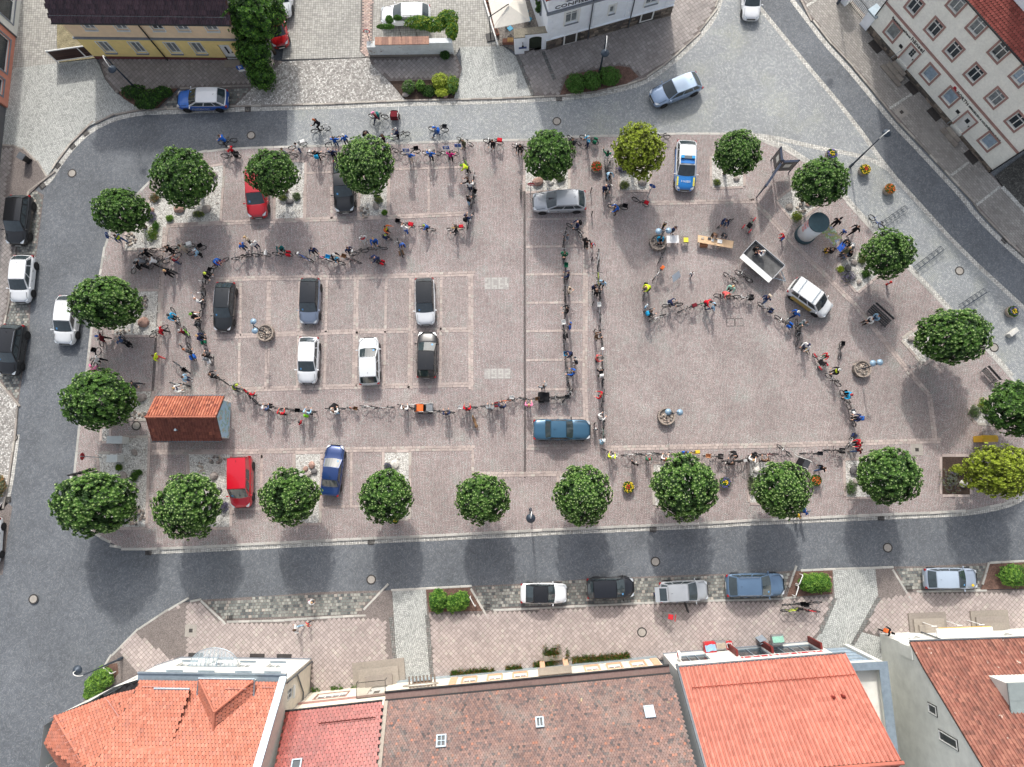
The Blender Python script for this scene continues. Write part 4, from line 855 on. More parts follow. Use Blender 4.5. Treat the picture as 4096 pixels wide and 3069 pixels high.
q.add([sg.W(6.2,0,5.0),sg.W(12.4,0,5.0),sg.W(6.2,0,Z(6.2))],[(0,1,2)]);q.build('gable_wall',m_render_s,r)
for o in ((3.5,4.15,6.3,7.3),(5.0,5.65,7.3,9.4)):sg.window(*o,m_glass,1,1,rev=-.015,surround=m_black,sw=.05)
sg.bar(0,.9,-.12,-.02,3.3,5.0,m_render_s,'corner_pier')
for a,b in ((0,1.2),(1.2,7.0)):
 o0=Vector((-.2,a-(.35 if a==0 else 0),Z(a)-(.25 if a==0 else 0)));e1=Vector((-.2,b,Z(b)));s_=e1-o0
 roof_plane(r,o0+Vector((0,0,.05)),(1,0,0),s_,[(0,0),(L+.3,0),(L+.3,s_.length),(0,s_.length)],t_brick,pantile,.26,.34,150,stagger=False)
gutter(r,-.2,L+.1,-.42,4.85)
q=MB();q.box(3.0,10.0,1.6,4.2,5.5,9.2);dm=q.build('dormer',m_render_w,r)
q=MB();q.box(2.9,10.15,1.5,4.6,9.2,9.32);q.build('dormer_roof',M('grey roofing felt',S(132,142,142),.9,0,.12,2),dm)
for x0,x1,y0,y1 in ((9.3,11.1,1.75,3.4),(7.3,9.28,1.75,3.4),(9.3,11.1,3.42,5.2),(7.3,9.28,3.42,5.2),(6,8.18,3.42,5.2)):q=MB();q.box(x0-1,x1-1,y0-.2,y1-.75,9.32,9.335);q.build('felt_sheet',M('grey roofing felt',None),dm)
q=MB();q.box(5.6,7.2,1.7,2.15,9.34,9.8);q.build('vent_box',m_zinc,dm)
# ---- transformer hut on the square
tc=[G(31,1222,530,2.15),G(31,1222,175,2.15),G(31,1788,172,2.15),G(31,1776,522,2.15)];rg0,rg1=G(31,1172,345,3.5),G(31,1738,345,3.5)
x0,x1=(rg0.x+tc[0].x)/2,rg1.x;y0,y1=tc[0].y,tc[2].y
r=thing('transformer_hut','small hut with red tiled gable roof and painted mural end','hut',(x0,(y0+y1)/2,PZ));W_,D_=x1-x0,(y1-y0)/2
q=MB();q.box(.25,W_-.25,-D_+.3,D_-.3,0,2.0);q.add([(W_-.25,-D_+.3,2),(W_-.25,D_-.3,2),(W_-.25,0,3.2),(.25,-D_+.3,2),(.25,D_-.3,2),(.25,0,3.2)],[(0,1,2),(4,3,5)]);q.build('wall',m_render_w,r)
k=NT('mural paint');n1=k.noise(k.pos(),2.2,3);cr=k.n('ValToRGB');e=cr.color_ramp.elements
for i,(p_,c_)in enumerate(((0,S(180,210,226)),(.5,S(172,206,224)),(.56,S(120,170,150)),(.6,S(206,222,220)),(.66,S(170,120,90)),(.69,S(196,216,224)))):
 el=e[i]if i<2 else e.new(p_);el.position=p_;el.color=(*c_,1)
k.l(n1,cr.inputs[0]);k.col(cr.outputs[0])
q=MB();xx=W_-.24;q.add([(xx,-D_+.32,.1),(xx,D_-.32,.1),(xx,D_-.32,1.98),(xx,0,3.15),(xx,-D_+.32,1.98)],[(0,1,2,3,4)]);q.build('mural',k.m,r)
hs=math.atan2(1.35,D_)
for sy in (-1,1):
 roof_plane(r,(0,sy*D_,2.05),(1,0,0),(0,-sy*D_,1.35),[(0,0),(W_,0),(W_,math.hypot(D_,1.35)),(0,math.hypot(D_,1.35))],PIECE('hut clay tiles',[(S(162,98,76),4),(S(150,88,70),3),(S(172,110,88),2),(S(126,72,60),1)],.8,.2,5)if sy>0 else PIECE('shade-toned hut tiles',[(S(128,78,67),4),(S(136,84,71),3),(S(118,72,63),2),(S(164,102,82),.25)],.8,.2,5),pantile,.22,.3,300,stagger=False)  # slope away from the sun gets darker tiles: shade put into the colour
q=MB();q.tube([(0,0,3.46),(W_,0,3.46)],.1,8);q.build('ridge_tiles',t_orange,r);gutter(r,0,W_,D_+.06,2.05);gutter(r,0,W_,-D_-.06,2.05)
q=MB();q.lathe([(.07,0),(.07,.35),(.1,.36),(.1,.42)],10,(W_*.4,-D_*.55,2.6));q.build('vent_pipe',m_zinc,r)
# ---- ivy-topped garden wall and arched gate
wl=PL((12,966,462),(1640,452));r,L=bld('garden_wall','peeling whitewashed garden wall overgrown with ivy',wl[0],wl[1],'wall')
f=Fac(r,(0,0),(1,0),L);m_peel=PIECE('peeling whitewash',[(S(218,222,222),1),(S(218,222,222),1)],.95,.1,3,wear=[(S(150,138,126),1.1,.6,.64,.9)])
q=MB();q.box(0,.8,0,.6,0,1.5);q.box(.8,L,0,.45,0,2.0);q.build('wall',m_peel,r);f.bar(0,L,-.06,.0,0,.35,m_steps,'plinth')
q=MB();[q.box(a,a+1.7,-.03,-.001,1.0,1.75)for a in (1.2,3.1)];q.build('recess_panel',m_peel,r)
m_coping=PIECE('brown wall coping tiles',[(S(168,130,112),2),(S(152,118,104),2),(S(182,146,126),1)])
for i in range(16):q=MB();q.obox((1.0+i*.3,.22,2.05),(.145,0,0),(0,.36,.03),(0,0,.04));q.build('coping_tile',m_coping,r)
for x in (.3,3.2,4.6):q=MB();q.tube([(x,.5,1.5),(x,.55,3.2)],.025,5);q.build('iron_post',m_black,r)
ag=PL((13,118,425),(368,400));r,L=bld('arched_gateway','white arched gateway with mossy top beside the villa',ag[0],ag[1],'gateway')
f=Fac(r,(0,0),(1,0),L);a0,a1=L*.46,L*.86;nseg=10
q=MB();q.box(0,L*.3,-.25,.5,0,2.5);q.box(L*.3,a0,0,.5,0,2.5);q.box(a1,L,0,.5,0,2.5);cx_=(a0+a1)/2;rr=(a1-a0)/2
arc=[(cx_-rr*math.cos(math.pi*i/nseg),1.75+rr*.55*math.sin(math.pi*i/nseg))for i in range(nseg+1)]
for (xa,za),(xb,zb)in zip(arc[:-1],arc[1:]):q.add([(xa,0,za),(xb,0,zb),(xb,0,2.5),(xa,0,2.5),(xa,.5,za),(xb,.5,zb)],[(0,1,2,3),(0,4,5,1)])
q.build('wall',M('cool white render',None),r);q=MB();q.box(-.05,L*.3+.05,-.3,.55,2.5,2.62);q.box(L*.3+.05,L+.05,-.06,.55,2.5,2.62);q.build('mossy_coping',M('mossy stone',S(128,122,108),.95,0,.25,8),r)
q=MB();q.box(a0,a1,.2,.26,.05,2.1);q.build('gate_leaf',M('dark green gate',S(40,48,36),.8,0,.3,8),r)
q=MB();q.box(.35,1.05,-.28,-.255,.9,1.15);q.build('name_plate',M('blue sign',S(66,84,132),.5),r);q=MB();q.tube([(.7,-.26,1.8),(.7,-.45,1.9),(.7,-.45,1.6)],.03,5);q.ball((.7,-.45,1.5),.1);q.build('wall_lantern',m_black,r)
#  TREES, SHRUBS, BEDS
def LEAF(name,c1,c2,rough=.5):
 k=NT(name);g=k.n('NewGeometry');oi=k.n('ObjectInfo')
 r=k.math('FRACT',k.math('ADD',g.outputs['Random Per Island'],oi.outputs['Random']))
 c=k.mix(r,c1,c2);k.col(c);k.b.inputs['Roughness'].default_value=rough;k.b.inputs['Specular IOR Level'].default_value=.35
 tr=k.n('BsdfTranslucent');k.l(c,tr.inputs[0]);ms=k.n('MixShader');ms.inputs[0].default_value=.25
 k.l(k.b.outputs[0],ms.inputs[1]);k.l(tr.outputs[0],ms.inputs[2]);k.l(ms.outputs[0],k.t.nodes['Material Output'].inputs[0])
 MATS[name]=k.m;return k.m
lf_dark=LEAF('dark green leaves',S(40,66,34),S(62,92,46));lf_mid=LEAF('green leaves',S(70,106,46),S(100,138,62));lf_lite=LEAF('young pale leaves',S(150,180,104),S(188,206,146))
lf_gold1=LEAF('olive gold leaves',S(122,140,40),S(152,168,56));lf_gold2=LEAF('gold leaves',S(180,196,76),S(200,210,96));lf_gold0=LEAF('shaded olive leaves',S(84,96,32),S(106,116,40))
lf_hedge1=LEAF('hedge leaves',S(62,102,40),S(92,136,52));lf_hedge2=LEAF('pale hedge leaves',S(118,158,66),S(146,180,78));lf_grey=LEAF('grey-green leaves',S(96,108,84),S(126,136,106));lf_lav=LEAF('lavender sprigs',S(104,104,128),S(130,122,152));lf_dry=LEAF('dry stalks',S(150,112,70),S(176,138,88))
m_trunk=M('grey-brown tree bark',S(92,80,68),.95,0,.3,12,bump=.5)
def leaf(q,b,d,side,L,wd,up,mi):
 m=b+d*L*.5+up*L*.1;t=b+d*L-up*L*.06
 q.add([b,m+side*wd,t,m-side*wd],[(0,1,2),(0,2,3)],mi)
def tuft(q,p,n,L,wd,k,mi_out,mi_in,rnd):
 n=n.normalized();a=n.orthogonal().normalized();b=n.cross(a);ph=rnd.random()*6.28
 for i in range(k):
  t=ph+6.283*i/k+rnd.uniform(-.25,.25);r=a*math.cos(t)+b*math.sin(t);s_=n.cross(r)
  sp=rnd.uniform(.75,1.15);d=(r*sp+n*rnd.uniform(.25,.6)).normalized();leaf(q,p,d,s_,L*rnd.uniform(.8,1.15),wd,n,mi_out)
 for i in range(3):
  t=ph+.5+2.1*i;r=a*math.cos(t)+b*math.sin(t);d=(r*.6+n).normalized();leaf(q,p+n*.05,d,n.cross(r),L*.6,wd*.8,n,mi_in)
def crown(seed,R=2.2,zs=.95,n=1500,L=.2,wd=.07,k=6,mats=None,lump=.16,freq=1.1,bright=.5):
 rnd=random.Random(seed);q=MB();off=Vector((seed*7.1,seed*3.3,1))
 def rad(d):return 1+lump*noise.noise(d*freq*1.6+off)+lump*.6*noise.noise(d*freq*4+off)+.1*noise.noise(d*8.5+off)
 for layer,cnt in ((1.0,n),(.82,n//2),(.6,n//5)):
  for i in range(cnt):
   z=1-2*(i+.5)/cnt
   if z<-.82:continue
   t=i*2.39996+rnd.uniform(-.2,.2);s_=math.sqrt(1-z*z);d=Vector((s_*math.cos(t),s_*math.sin(t),z))
   if layer==1.0 and noise.noise(d*3.4-off)>.3:continue
   rr=R*rad(d)*layer*rnd.uniform(.93,1.05);p=Vector((d.x*rr,d.y*rr,d.z*rr*zs))
   if layer<1:mo,mi=0,0  # inner layers only dark leaves: crown shade put into their colour
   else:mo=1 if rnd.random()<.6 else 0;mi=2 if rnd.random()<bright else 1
   tuft(q,p,d+Vector((0,0,.35)),L*rnd.uniform(.85,1.15),wd,k,mo,mi,rnd)
 return q.mesh('crown',mats or [lf_dark,lf_mid,lf_lite])
def trunk(h,r0,seed):
 rnd=random.Random(seed);q=MB();q.tube([(0,0,0),(.02,.01,h*.5),(.0,.03,h)],[r0*1.25,r0,r0*.85],8)
 for i in range(6):
  a=i*1.047+rnd.uniform(-.3,.3);L=rnd.uniform(1.2,1.7);q.tube([(0,.02,h-.15),(math.cos(a)*L*.45,math.sin(a)*L*.45,h+L*.5),(math.cos(a)*L*.8,math.sin(a)*L*.8,h+L*1.15)],[r0*.5,r0*.32,r0*.12],5)
 q.tube([(0,.03,h-.1),(.05,0,h+2.6)],[r0*.7,r0*.15],5);return q.mesh('trunk',m_trunk,True)
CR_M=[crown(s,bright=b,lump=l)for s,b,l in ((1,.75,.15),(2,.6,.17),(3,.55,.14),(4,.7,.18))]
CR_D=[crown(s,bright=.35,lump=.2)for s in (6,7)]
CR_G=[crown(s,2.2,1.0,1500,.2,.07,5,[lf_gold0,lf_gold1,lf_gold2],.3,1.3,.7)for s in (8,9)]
TRK=[trunk(2.35,.13,s)for s in (1,2)]
TREES=[(11,1465,1425,250,262,'D',0,'dark green ball tree in gravel bed at the upper left corner of the square'),(21,975,185,225,200,'D',1,'dark green ball tree above the blue arrow sign'),(12,175,1390,215,200,'D',0,'dark green ball tree over the red hatchback'),(12,925,1330,242,245,'M',0,'bright green ball tree over the black saloon'),(13,395,1245,212,225,'D',1,'green ball tree beside the no-entry sign above the silver estate'),(13,1115,1205,215,230,'G',0,'golden yellow tree between flower tub and police car'),(13,1910,1235,200,195,'M',1,'green ball tree right of the police car'),(14,575,1465,232,205,'M',2,'green ball tree right of the three-winged information board'),(24,1125,535,210,200,'M',3,'green ball tree beside the middle bicycle rack'),(24,1640,1200,292,232,'M',1,'broad green ball tree beyond the wooden bench couple'),(34,2165,265,240,235,'D',0,'green ball tree cut by the right edge above the yellow box'),(34,2020,775,262,215,'G',1,'golden yellow tree in the lower right corner of the square'),(34,1125,815,240,235,'M',2,'green ball tree with pale blossom tips right of the small dark trailer'),(34,265,925,225,225,'M',0,'green ball tree beside the tub of orange flowers'),(33,1495,910,262,265,'M',3,'large green ball tree between two flower tubs'),(33,660,970,230,240,'M',0,'green ball tree below the teal saloon'),(32,1870,1000,222,205,'M',1,'small green ball tree standing alone without a gravel bed'),(32,1098,978,214,224,'M',2,'green ball tree over the white boulder bed'),(32,322,985,234,228,'M',3,'green ball tree left of the blue saloon'),(31,1510,1052,264,258,'M',0,'green ball tree left of the red van'),(31,760,1035,322,265,'M',1,'very broad green ball tree at the lower left corner of the square'),(31,798,195,276,255,'D',1,'green ball tree left of the tiled hut'),(21,855,930,290,226,'M',2,'green ball tree above the white car on the left road')]
NADIR=(2080,1930)
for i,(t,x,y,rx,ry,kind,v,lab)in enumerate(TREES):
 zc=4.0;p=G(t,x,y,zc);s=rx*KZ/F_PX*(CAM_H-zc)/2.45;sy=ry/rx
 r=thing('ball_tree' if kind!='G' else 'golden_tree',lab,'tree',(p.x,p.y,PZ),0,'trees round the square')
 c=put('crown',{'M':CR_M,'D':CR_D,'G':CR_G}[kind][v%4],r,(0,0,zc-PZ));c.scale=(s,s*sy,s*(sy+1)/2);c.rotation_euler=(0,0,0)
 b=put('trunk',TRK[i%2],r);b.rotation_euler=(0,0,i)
 tp=thing
p=G(12,40,150,5);r=thing('broad_tree','tall leafy tree between the yellow house and parked cars','tree',(p.x,p.y,.1));cm=crown(21,2.6,1.15,1700,.3,.09,6,[lf_dark,lf_hedge1,lf_hedge2],.4,1.5,.6)
for dx,dy,dz,s in ((-.6,.6,4.4,.72),(-.9,-1.6,2.6,.5),(-.6,-3.0,1.3,.4),(.6,1.6,3.6,.5)):
 c=put('crown',cm,r,(dx,dy,dz));c.scale=(s,s,s);c.rotation_euler=(0,0,dx*3+dz)
put('trunk',TRK[0],r)
def shrub(q,c,rx,ry,h,n,L=.13,wd=.045,k=5,seed=1,bright=.4,z0=0,core=1):
 rnd=random.Random(seed);off=Vector((seed,seed*2.7,0))
 for i in range(n):
  z=1-(i+.5)/n*1.15
  t=i*2.39996;s_=math.sqrt(max(0,1-z*z));d=Vector((s_*math.cos(t),s_*math.sin(t),z));rr=(1+.3*noise.noise(d*2.6+off))*(rnd.uniform(.84,1.06)if core else rnd.uniform(.25,1.1))
  p=Vector((c[0]+d.x*rr*rx,c[1]+d.y*rr*ry,z0+max(.03,h*(.35+.65*d.z*rr))))
  tuft(q,p,d+Vector((0,0,.5)),L*rnd.uniform(.8,1.2),wd,k,0 if rnd.random()<.75 else 1,1 if rnd.random()<bright else 0,rnd)
 if core:q.ball((c[0],c[1],z0+h*.25),(rx*.6,ry*.6,h*.4),10,6,0)
def bush(name,label,spots,mats,h,n=260,cat='shrub',L=.13,wd=.045,z0=.1,bright=.4,group=None):
 """spots: (sheet,x,y,rx,ry) half-sizes in sheet units"""
 t0=spots[0];o=G(*t0[:3],h*.6);r=thing(name,label,cat,(o.x,o.y,z0),0,group);q=MB()
 for i,(t,x,y,rx,ry)in enumerate(spots):
  p=G(t,x,y,h*.6);k=KZ/F_PX*CAM_H;shrub(q,(p.x-o.x,p.y-o.y),rx*k,ry*k,h,n,L,wd,5,31+i+int(x),bright,0,cat!='plant')
 q.build('foliage',mats,r)
 s=MB();[s.tube([(random.uniform(-.1,.1),random.uniform(-.1,.1),0),(random.uniform(-.3,.3),random.uniform(-.3,.3),h*.7)],[.02,.008],4)for _ in range(5)];s.build('stem',m_trunk,r)
 return r
GH=[lf_hedge1,lf_hedge2];DG=[lf_dark,lf_mid]
bush('hedge','low green hedge in the bed beside the blue and white police car',[(11,1080,735,105,55),(1*11,1200,780,110,60),(11,1310,740,70,40),(11,1170,840,80,35)],[lf_dark,lf_hedge1],.9,240)
bush('hedge','clipped dark green hedge round the lamp post by the white villa',[(13,610,670,75,75),(13,740,645,75,70),(13,880,610,85,75)],[lf_mid,lf_hedge1],1.1,330)
for x,y,rx,ry,ms,h,lab in ((1275,697,52,52,[lf_mid,lf_grey],.8,'round clipped grey-green bush in the upper flower bed'),(1370,690,32,40,[lf_mid,lf_hedge2],.7,'small upright bush in the middle of the upper flower bed'),(1530,650,70,60,[lf_gold1,lf_gold2],.9,'large gold-green bush in the upper flower bed'),(1625,680,50,80,[lf_mid,lf_gold1],.8,'tall grey and gold bush at the right end of the upper flower bed'),(1545,745,55,32,[lf_gold2,lf_gold2],.45,'low bright yellow bush at the front of the upper flower bed'),(1440,735,55,50,[lf_dark,lf_mid],.3,'low dark ground plant in the upper flower bed')):
 bush('bush',lab,[(12,x,y,rx,ry)],ms,h,300,L=.1,wd=.035)
r=bush('ivy','thick ivy mass hanging over the right end of the garden wall',[(12,1380,275,110,55),(12,1500,290,100,60),(12,1600,240,80,70),(12,1640,330,45,80)],[lf_hedge1,lf_gold1],.8,300,'ivy',z0=1.75)
bush('ivy','small ivy clump on the left part of the garden wall',[(12,1150,265,25,30),(12,1215,250,30,12),(12,1120,320,70,14)],[lf_mid,lf_hedge1],.35,120,'ivy',z0=1.9)
bush('ivy','climber on the side wall of the white villa',[(13,315,130,28,60),(13,330,200,45,22)],[lf_dark,lf_mid],.8,200,'ivy',z0=2.3)
for sp,lab in (([(12,100,470,40,50)],'round green shrub at the corner of the yellow house'),([(12,1570,440,35,28)],'weed shrub at the foot of the garden wall')):bush('shrub',lab,sp,DG,.7,200)
bush('hedge','bright green hedge beside the lamp at the lower left corner',[(41,820,890,75,75),(41,760,960,75,70),(41,735,1020,55,40)],[lf_mid,lf_hedge2],1.1,330,bright=.6)
bush('shrub','left of two round green shrubs below the road',[(42,1512,270,62,80)],GH,1.0,420,bright=.3);bush('shrub','right of two round green shrubs below the road',[(42,1640,290,62,62),(42,1700,270,55,62)],GH,.9,300,bright=.6)
bush('shrub','bright green shrub in the bed beside the parked blue estate',[(44,495,130,80,65),(44,580,125,75,65)],GH,.9,330,bright=.6);bush('shrub','bright green shrub cut by the right edge of the lower pavement',[(44,2140,70,110,75)],GH,.9,400,bright=.6)
bush('shrub','brownish low shrub at the left edge by the road',[(31,-20,900,50,90)],[lf_grey,lf_dry],.6,200)
# ---- gravel beds of the square
m_peb=PIECE('pebbles',[(S(206,202,194),3),(S(232,230,224),3),(S(160,152,144),2),(S(180,164,150),1)],.85,.1,20)
m_river=PIECE('river stones',[(S(142,134,126),3),(S(166,150,138),2),(S(110,106,102),2),(S(186,174,160),1)],.85,.15,12)
m_rock=M('grey boulder stone',S(146,138,132),.95,0,.25,5,bump=.6);m_rockp=M('rosy boulder stone',S(160,130,118),.95,0,.25,5,bump=.6);m_rockw=M('white boulder stone',S(206,202,194),.95,0,.2,5,bump=.6);m_rockd=M('dark boulder stone',S(96,94,94),.95,0,.25,5,bump=.6)
def area(poly):return abs(sum(poly[i][0]*poly[(i+1)%len(poly)][1]-poly[(i+1)%len(poly)][0]*poly[i][1]for i in range(len(poly))))/2
def bed(poly,mat=None,edge=True,z=None,peb=True,name='gravel_bed',emat=None,river=None):
 z=PZ+.012 if z is None else z
 o=flat(name,poly,z,mat or m_gravel,skirt=.05);rnd=random.Random(int(poly[0][0]*100))
 x0,x1=min(p[0]for p in poly),max(p[0]for p in poly);y0,y1=min(p[1]for p in poly),max(p[1]for p in poly)
 if edge:
  it=[];vs=[]
  for k in range(2):q=MB();q.chbox(-.485,.485,-.11,.11,0,.035,.008);vs.append(q)
  ctr=Vector((sum(p[0]for p in poly)/len(poly),sum(p[1]for p in poly)/len(poly),0))
  for a,b in zip(poly,poly[1:]+poly[:1]):
   a,b=Vector((*a,0)),Vector((*b,0));d=(b-a);L=d.length
   if L<.4:continue
   d/=L;nn=max(1,round(L));n_=Vector((-d.y,d.x,0));n_*=1 if inside((a.x+d.x*L/2-n_.x*.05,a.y+d.y*L/2-n_.y*.05),poly)else -1
   for i in range(nn):m=Matrix.Translation(a+d*L*(i+.5)/nn+n_*.115+Vector((0,0,PZ)))@Matrix.Rotation(math.atan2(d.y,d.x),4,'Z')@Matrix.Scale(L/nn,4,(1,0,0));it.append(m)
  pieces(o,'edging_stone',it,vs,emat or m_band)
 if peb:
  q=MB();cnt=int(area(poly)*26)
  for _ in range(cnt):
   p=(rnd.uniform(x0,x1),rnd.uniform(y0,y1))
   if inside(p,poly):r_=rnd.uniform(.03,.06);q.ball((p[0],p[1],z+r_*.25),(r_,r_*rnd.uniform(.6,1),r_*.6),5,3)
  if q.v:q.build('pebbles',m_peb,o,kind='stuff')
 if river:
  for t,x,y,rx,ry in river:
   q=MB();c=G(t,x,y);k=KZ/F_PX*CAM_H;n_=int(rx*ry*k*k*3.14*26)
   for _ in range(n_):
    a,b=rnd.uniform(0,6.28),math.sqrt(rnd.random());r_=rnd.uniform(.08,.15);q.ball((c.x+math.cos(a)*b*rx*k,c.y+math.sin(a)*b*ry*k,z+r_*.35),(r_,r_*rnd.uniform(.7,1),r_*.65),7,4,jit=.06)
   q.build('river_stones',m_river,o,kind='stuff')
 return o
bed(PL((11,1600,1368),(1800,1335),(21,1768,275),(1345,292),(1322,490),(1008,492),(1018,395),(1180,160),(1300,20)),river=[(21,1065,420,50,60)])
bed(PL((12,330,1310),(440,1312),(22,435,252),(208,260),(12,215,1440)));bed(PL((12,900,1440),(1112,1440),(22,1104,240),(885,246)),river=[(22,925,205,40,50)])
bed(PL((13,205,1282),(545,1282),(545,1525),(205,1545)));bed(PL((13,962,1345),(1200,1365),(1196,1530),(968,1535)));bed(PL((13,1700,1262),(1950,1262),(1952,1502),(1708,1510)))
bed(PL((24,225,112),(445,-60),(570,130),(368,288)),river=[(24,420,170,50,40)]);bed(PL((24,712,655),(885,528),(1040,700),(865,842)));bed(PL((24,1232,1225),(1400,1108),(1560,1300),(1395,1418)))
bed(PL((34,1768,320),(1860,205),(2100,205),(2060,400),(1830,385)));bed(PL((34,1548,660),(1760,660),(1770,962),(1548,960)),m_soil,peb=False);bed(PL((34,770,690),(1180,690),(1180,980),(780,980)))
bed(PL((33,2005,702),(34,210,700),(205,1030),(33,2010,1025)));bed(PL((33,1233,720),(1640,720),(1640,1045),(1248,1050)));bed(PL((33,478,815),(760,815),(760,1090),(488,1086)))
bed(PL((32,1085,625),(1278,625),(1278,1150),(1090,1150)));bed(PL((32,370,640),(568,636),(556,1190),(378,1190)));bed(PL((31,1525,640),(1852,640),(1850,1222),(1560,1222)),river=[(31,1760,680,90,32),(31,1620,745,30,40)])
bed(PL((31,1000,510),(1196,510),(1172,1222),(850,1222),(800,640),(982,632)),river=[(31,1100,1140,70,70)]);bed(PL((31,828,430),(882,430),(882,532),(828,532)));bed(PL((31,1040,140),(1226,132),(1192,352),(1035,352)),river=[(31,1110,320,70,30)])
bed(PL((21,1090,840),(1282,840),(1266,1190),(925,1186),(930,1080)),river=[(21,1160,930,40,65),(21,1000,1165,60,22)])
PB=PAV+.006
bed(PL((11,950,742),(1435,716),(1268,878),(1130,880),(1000,800)),m_bark,False,PB,False,'planting_bed');bed(PL((12,1122,658),(1682,642),(1640,802),(1252,808)),m_soil,False,PB,False,'planting_bed');bed(bed_n3,m_bark,False,PB,False,'planting_bed')
bed(bed_s1,m_bark,False,PB,False,'planting_bed');bed(bed_s2,m_bark,False,PB,False,'planting_bed');bed(PL((41,700,1050),(860,780),(950,770),(960,850),(830,1000)),m_bark,False,PB,False,'planting_bed');bed(PL((44,1860,180),(34,1930,1512),(2300,1500),(44,2300,170)),m_bark,False,PB,False,'planting_bed')
def boulder(t,x,y,rx,ry,mat,lab,h=None,z0=None):
 k=KZ/F_PX*CAM_H;p=G(t,x,y);h=h or (rx+ry)*k*.42;rnd=random.Random(int(x+y));q=MB();q.ball((0,0,h*.35),(rx*k,ry*k,h*.68),9,6,jit=.0)
 q.v=[(vx*(1+.22*noise.noise(Vector((vx*2,vy*2,vz*2+x)))),vy*(1+.22*noise.noise(Vector((vx*2,vy*2+9,vz*2+x)))),max(-.05,vz*(1+.2*noise.noise(Vector((vx*3,vy*3,x))))))for vx,vy,vz in q.v]
 o=q.build('boulder',mat,None,(p.x,p.y,PZ if z0 is None else z0),rnd.random());tag(o,lab,'boulder','boulders in the beds');return o
for a in ((21,1450,182,48,34,m_rockp,'rosy boulder left of the grey one in the upper left gravel bed'),(21,1668,182,42,36,m_rock,'grey round boulder in the upper left gravel bed'),(21,1225,188,26,22,m_rockp,'small rosy boulder beside lavender in the upper left bed'),(11,1718,1418,42,36,m_rock,'grey boulder at the top of the upper left gravel bed'),(21,1165,1090,48,48,m_rockp,'flat reddish boulder in the left middle gravel bed'),(31,1148,188,46,34,m_rock,'grey boulder left of the tiled hut'),(31,1088,625,22,32,m_rock,'upright grey stone slab below the electricity boxes'),(31,1000,815,36,42,m_rock,'brown-grey boulder right of the black cat figures'),(31,1088,905,30,30,m_rock,'small boulder right of the lower left tree'),(31,1725,812,34,34,m_rock,'brown boulder in the bed left of the red van'),(31,1762,930,34,26,m_rockd,'dark pointed boulder in the bed left of the red van'),(32,500,728,26,32,m_rockp,'brown upright boulder left of the blue saloon'),(32,452,755,22,20,m_rockp,'pale rosy boulder left of the blue saloon'),(32,522,778,26,24,m_rockd,'dark boulder left of the blue saloon'),(32,475,800,30,24,m_rock,'grey flat boulder left of the blue saloon'),(32,1165,722,36,36,m_rockw,'white boulder in the small white gravel bed'),(22,325,125,36,26,m_rockd,'dark boulder with small plate in the gravel bed right of the red car'),(22,1015,162,24,34,m_rock,'upright boulder in the gravel bed right of the black saloon'),(13,305,1470,50,40,m_rockp,'large rosy boulder above the silver estate'),(13,408,1475,28,24,m_rockw,'pale boulder above the silver estate'),(13,1142,1468,38,42,m_rock,'large pale boulder under the golden tree'),(13,1898,1445,28,24,m_rock,'grey boulder under the tree right of the police car'),(24,318,165,32,32,m_rock,'grey boulder behind the advertising column'),(24,470,135,28,26,m_rockp,'rosy boulder behind the advertising column'),(24,838,608,28,24,m_rock,'grey boulder in the bed below the painted board'),(24,790,655,28,30,m_rockd,'dark boulder behind lavender in the bed below the painted board'),(24,878,765,24,20,m_rock,'small boulder in the bed below the painted board'),(24,1300,1222,34,26,m_rock,'grey boulder in the bed of the broad tree'),(34,1713,872,32,32,m_rockw,'pale square boulder in the lavender bed'),(34,838,768,42,36,m_rockd,'dark boulder in the bed left of the blossom-tipped tree'),(34,850,858,24,26,m_rock,'small grey boulder in the bed left of the blossom-tipped tree'),(33,2058,762,28,30,m_rockw,'white boulder in the bed with silver leaves'),(33,1278,765,18,20,m_rockw,'small white boulder beside the large ball tree'),(11,950,745,16,16,m_rock,'small boulder at the left end of the hedge bed'),(11,1365,722,18,16,m_rockw,'pale boulder behind the hedge beside the blue car'),(12,1255,768,34,26,m_rock,'brown boulder in the upper flower bed'),(12,1453,772,22,18,m_rockw,'pale boulder at the front of the upper flower bed'),(12,1578,780,26,16,m_rockp,'rosy boulder at the front of the upper flower bed'),(44,640,85,18,16,m_rockp,'small stone in the shrub bed beside the blue estate')):boulder(*a)
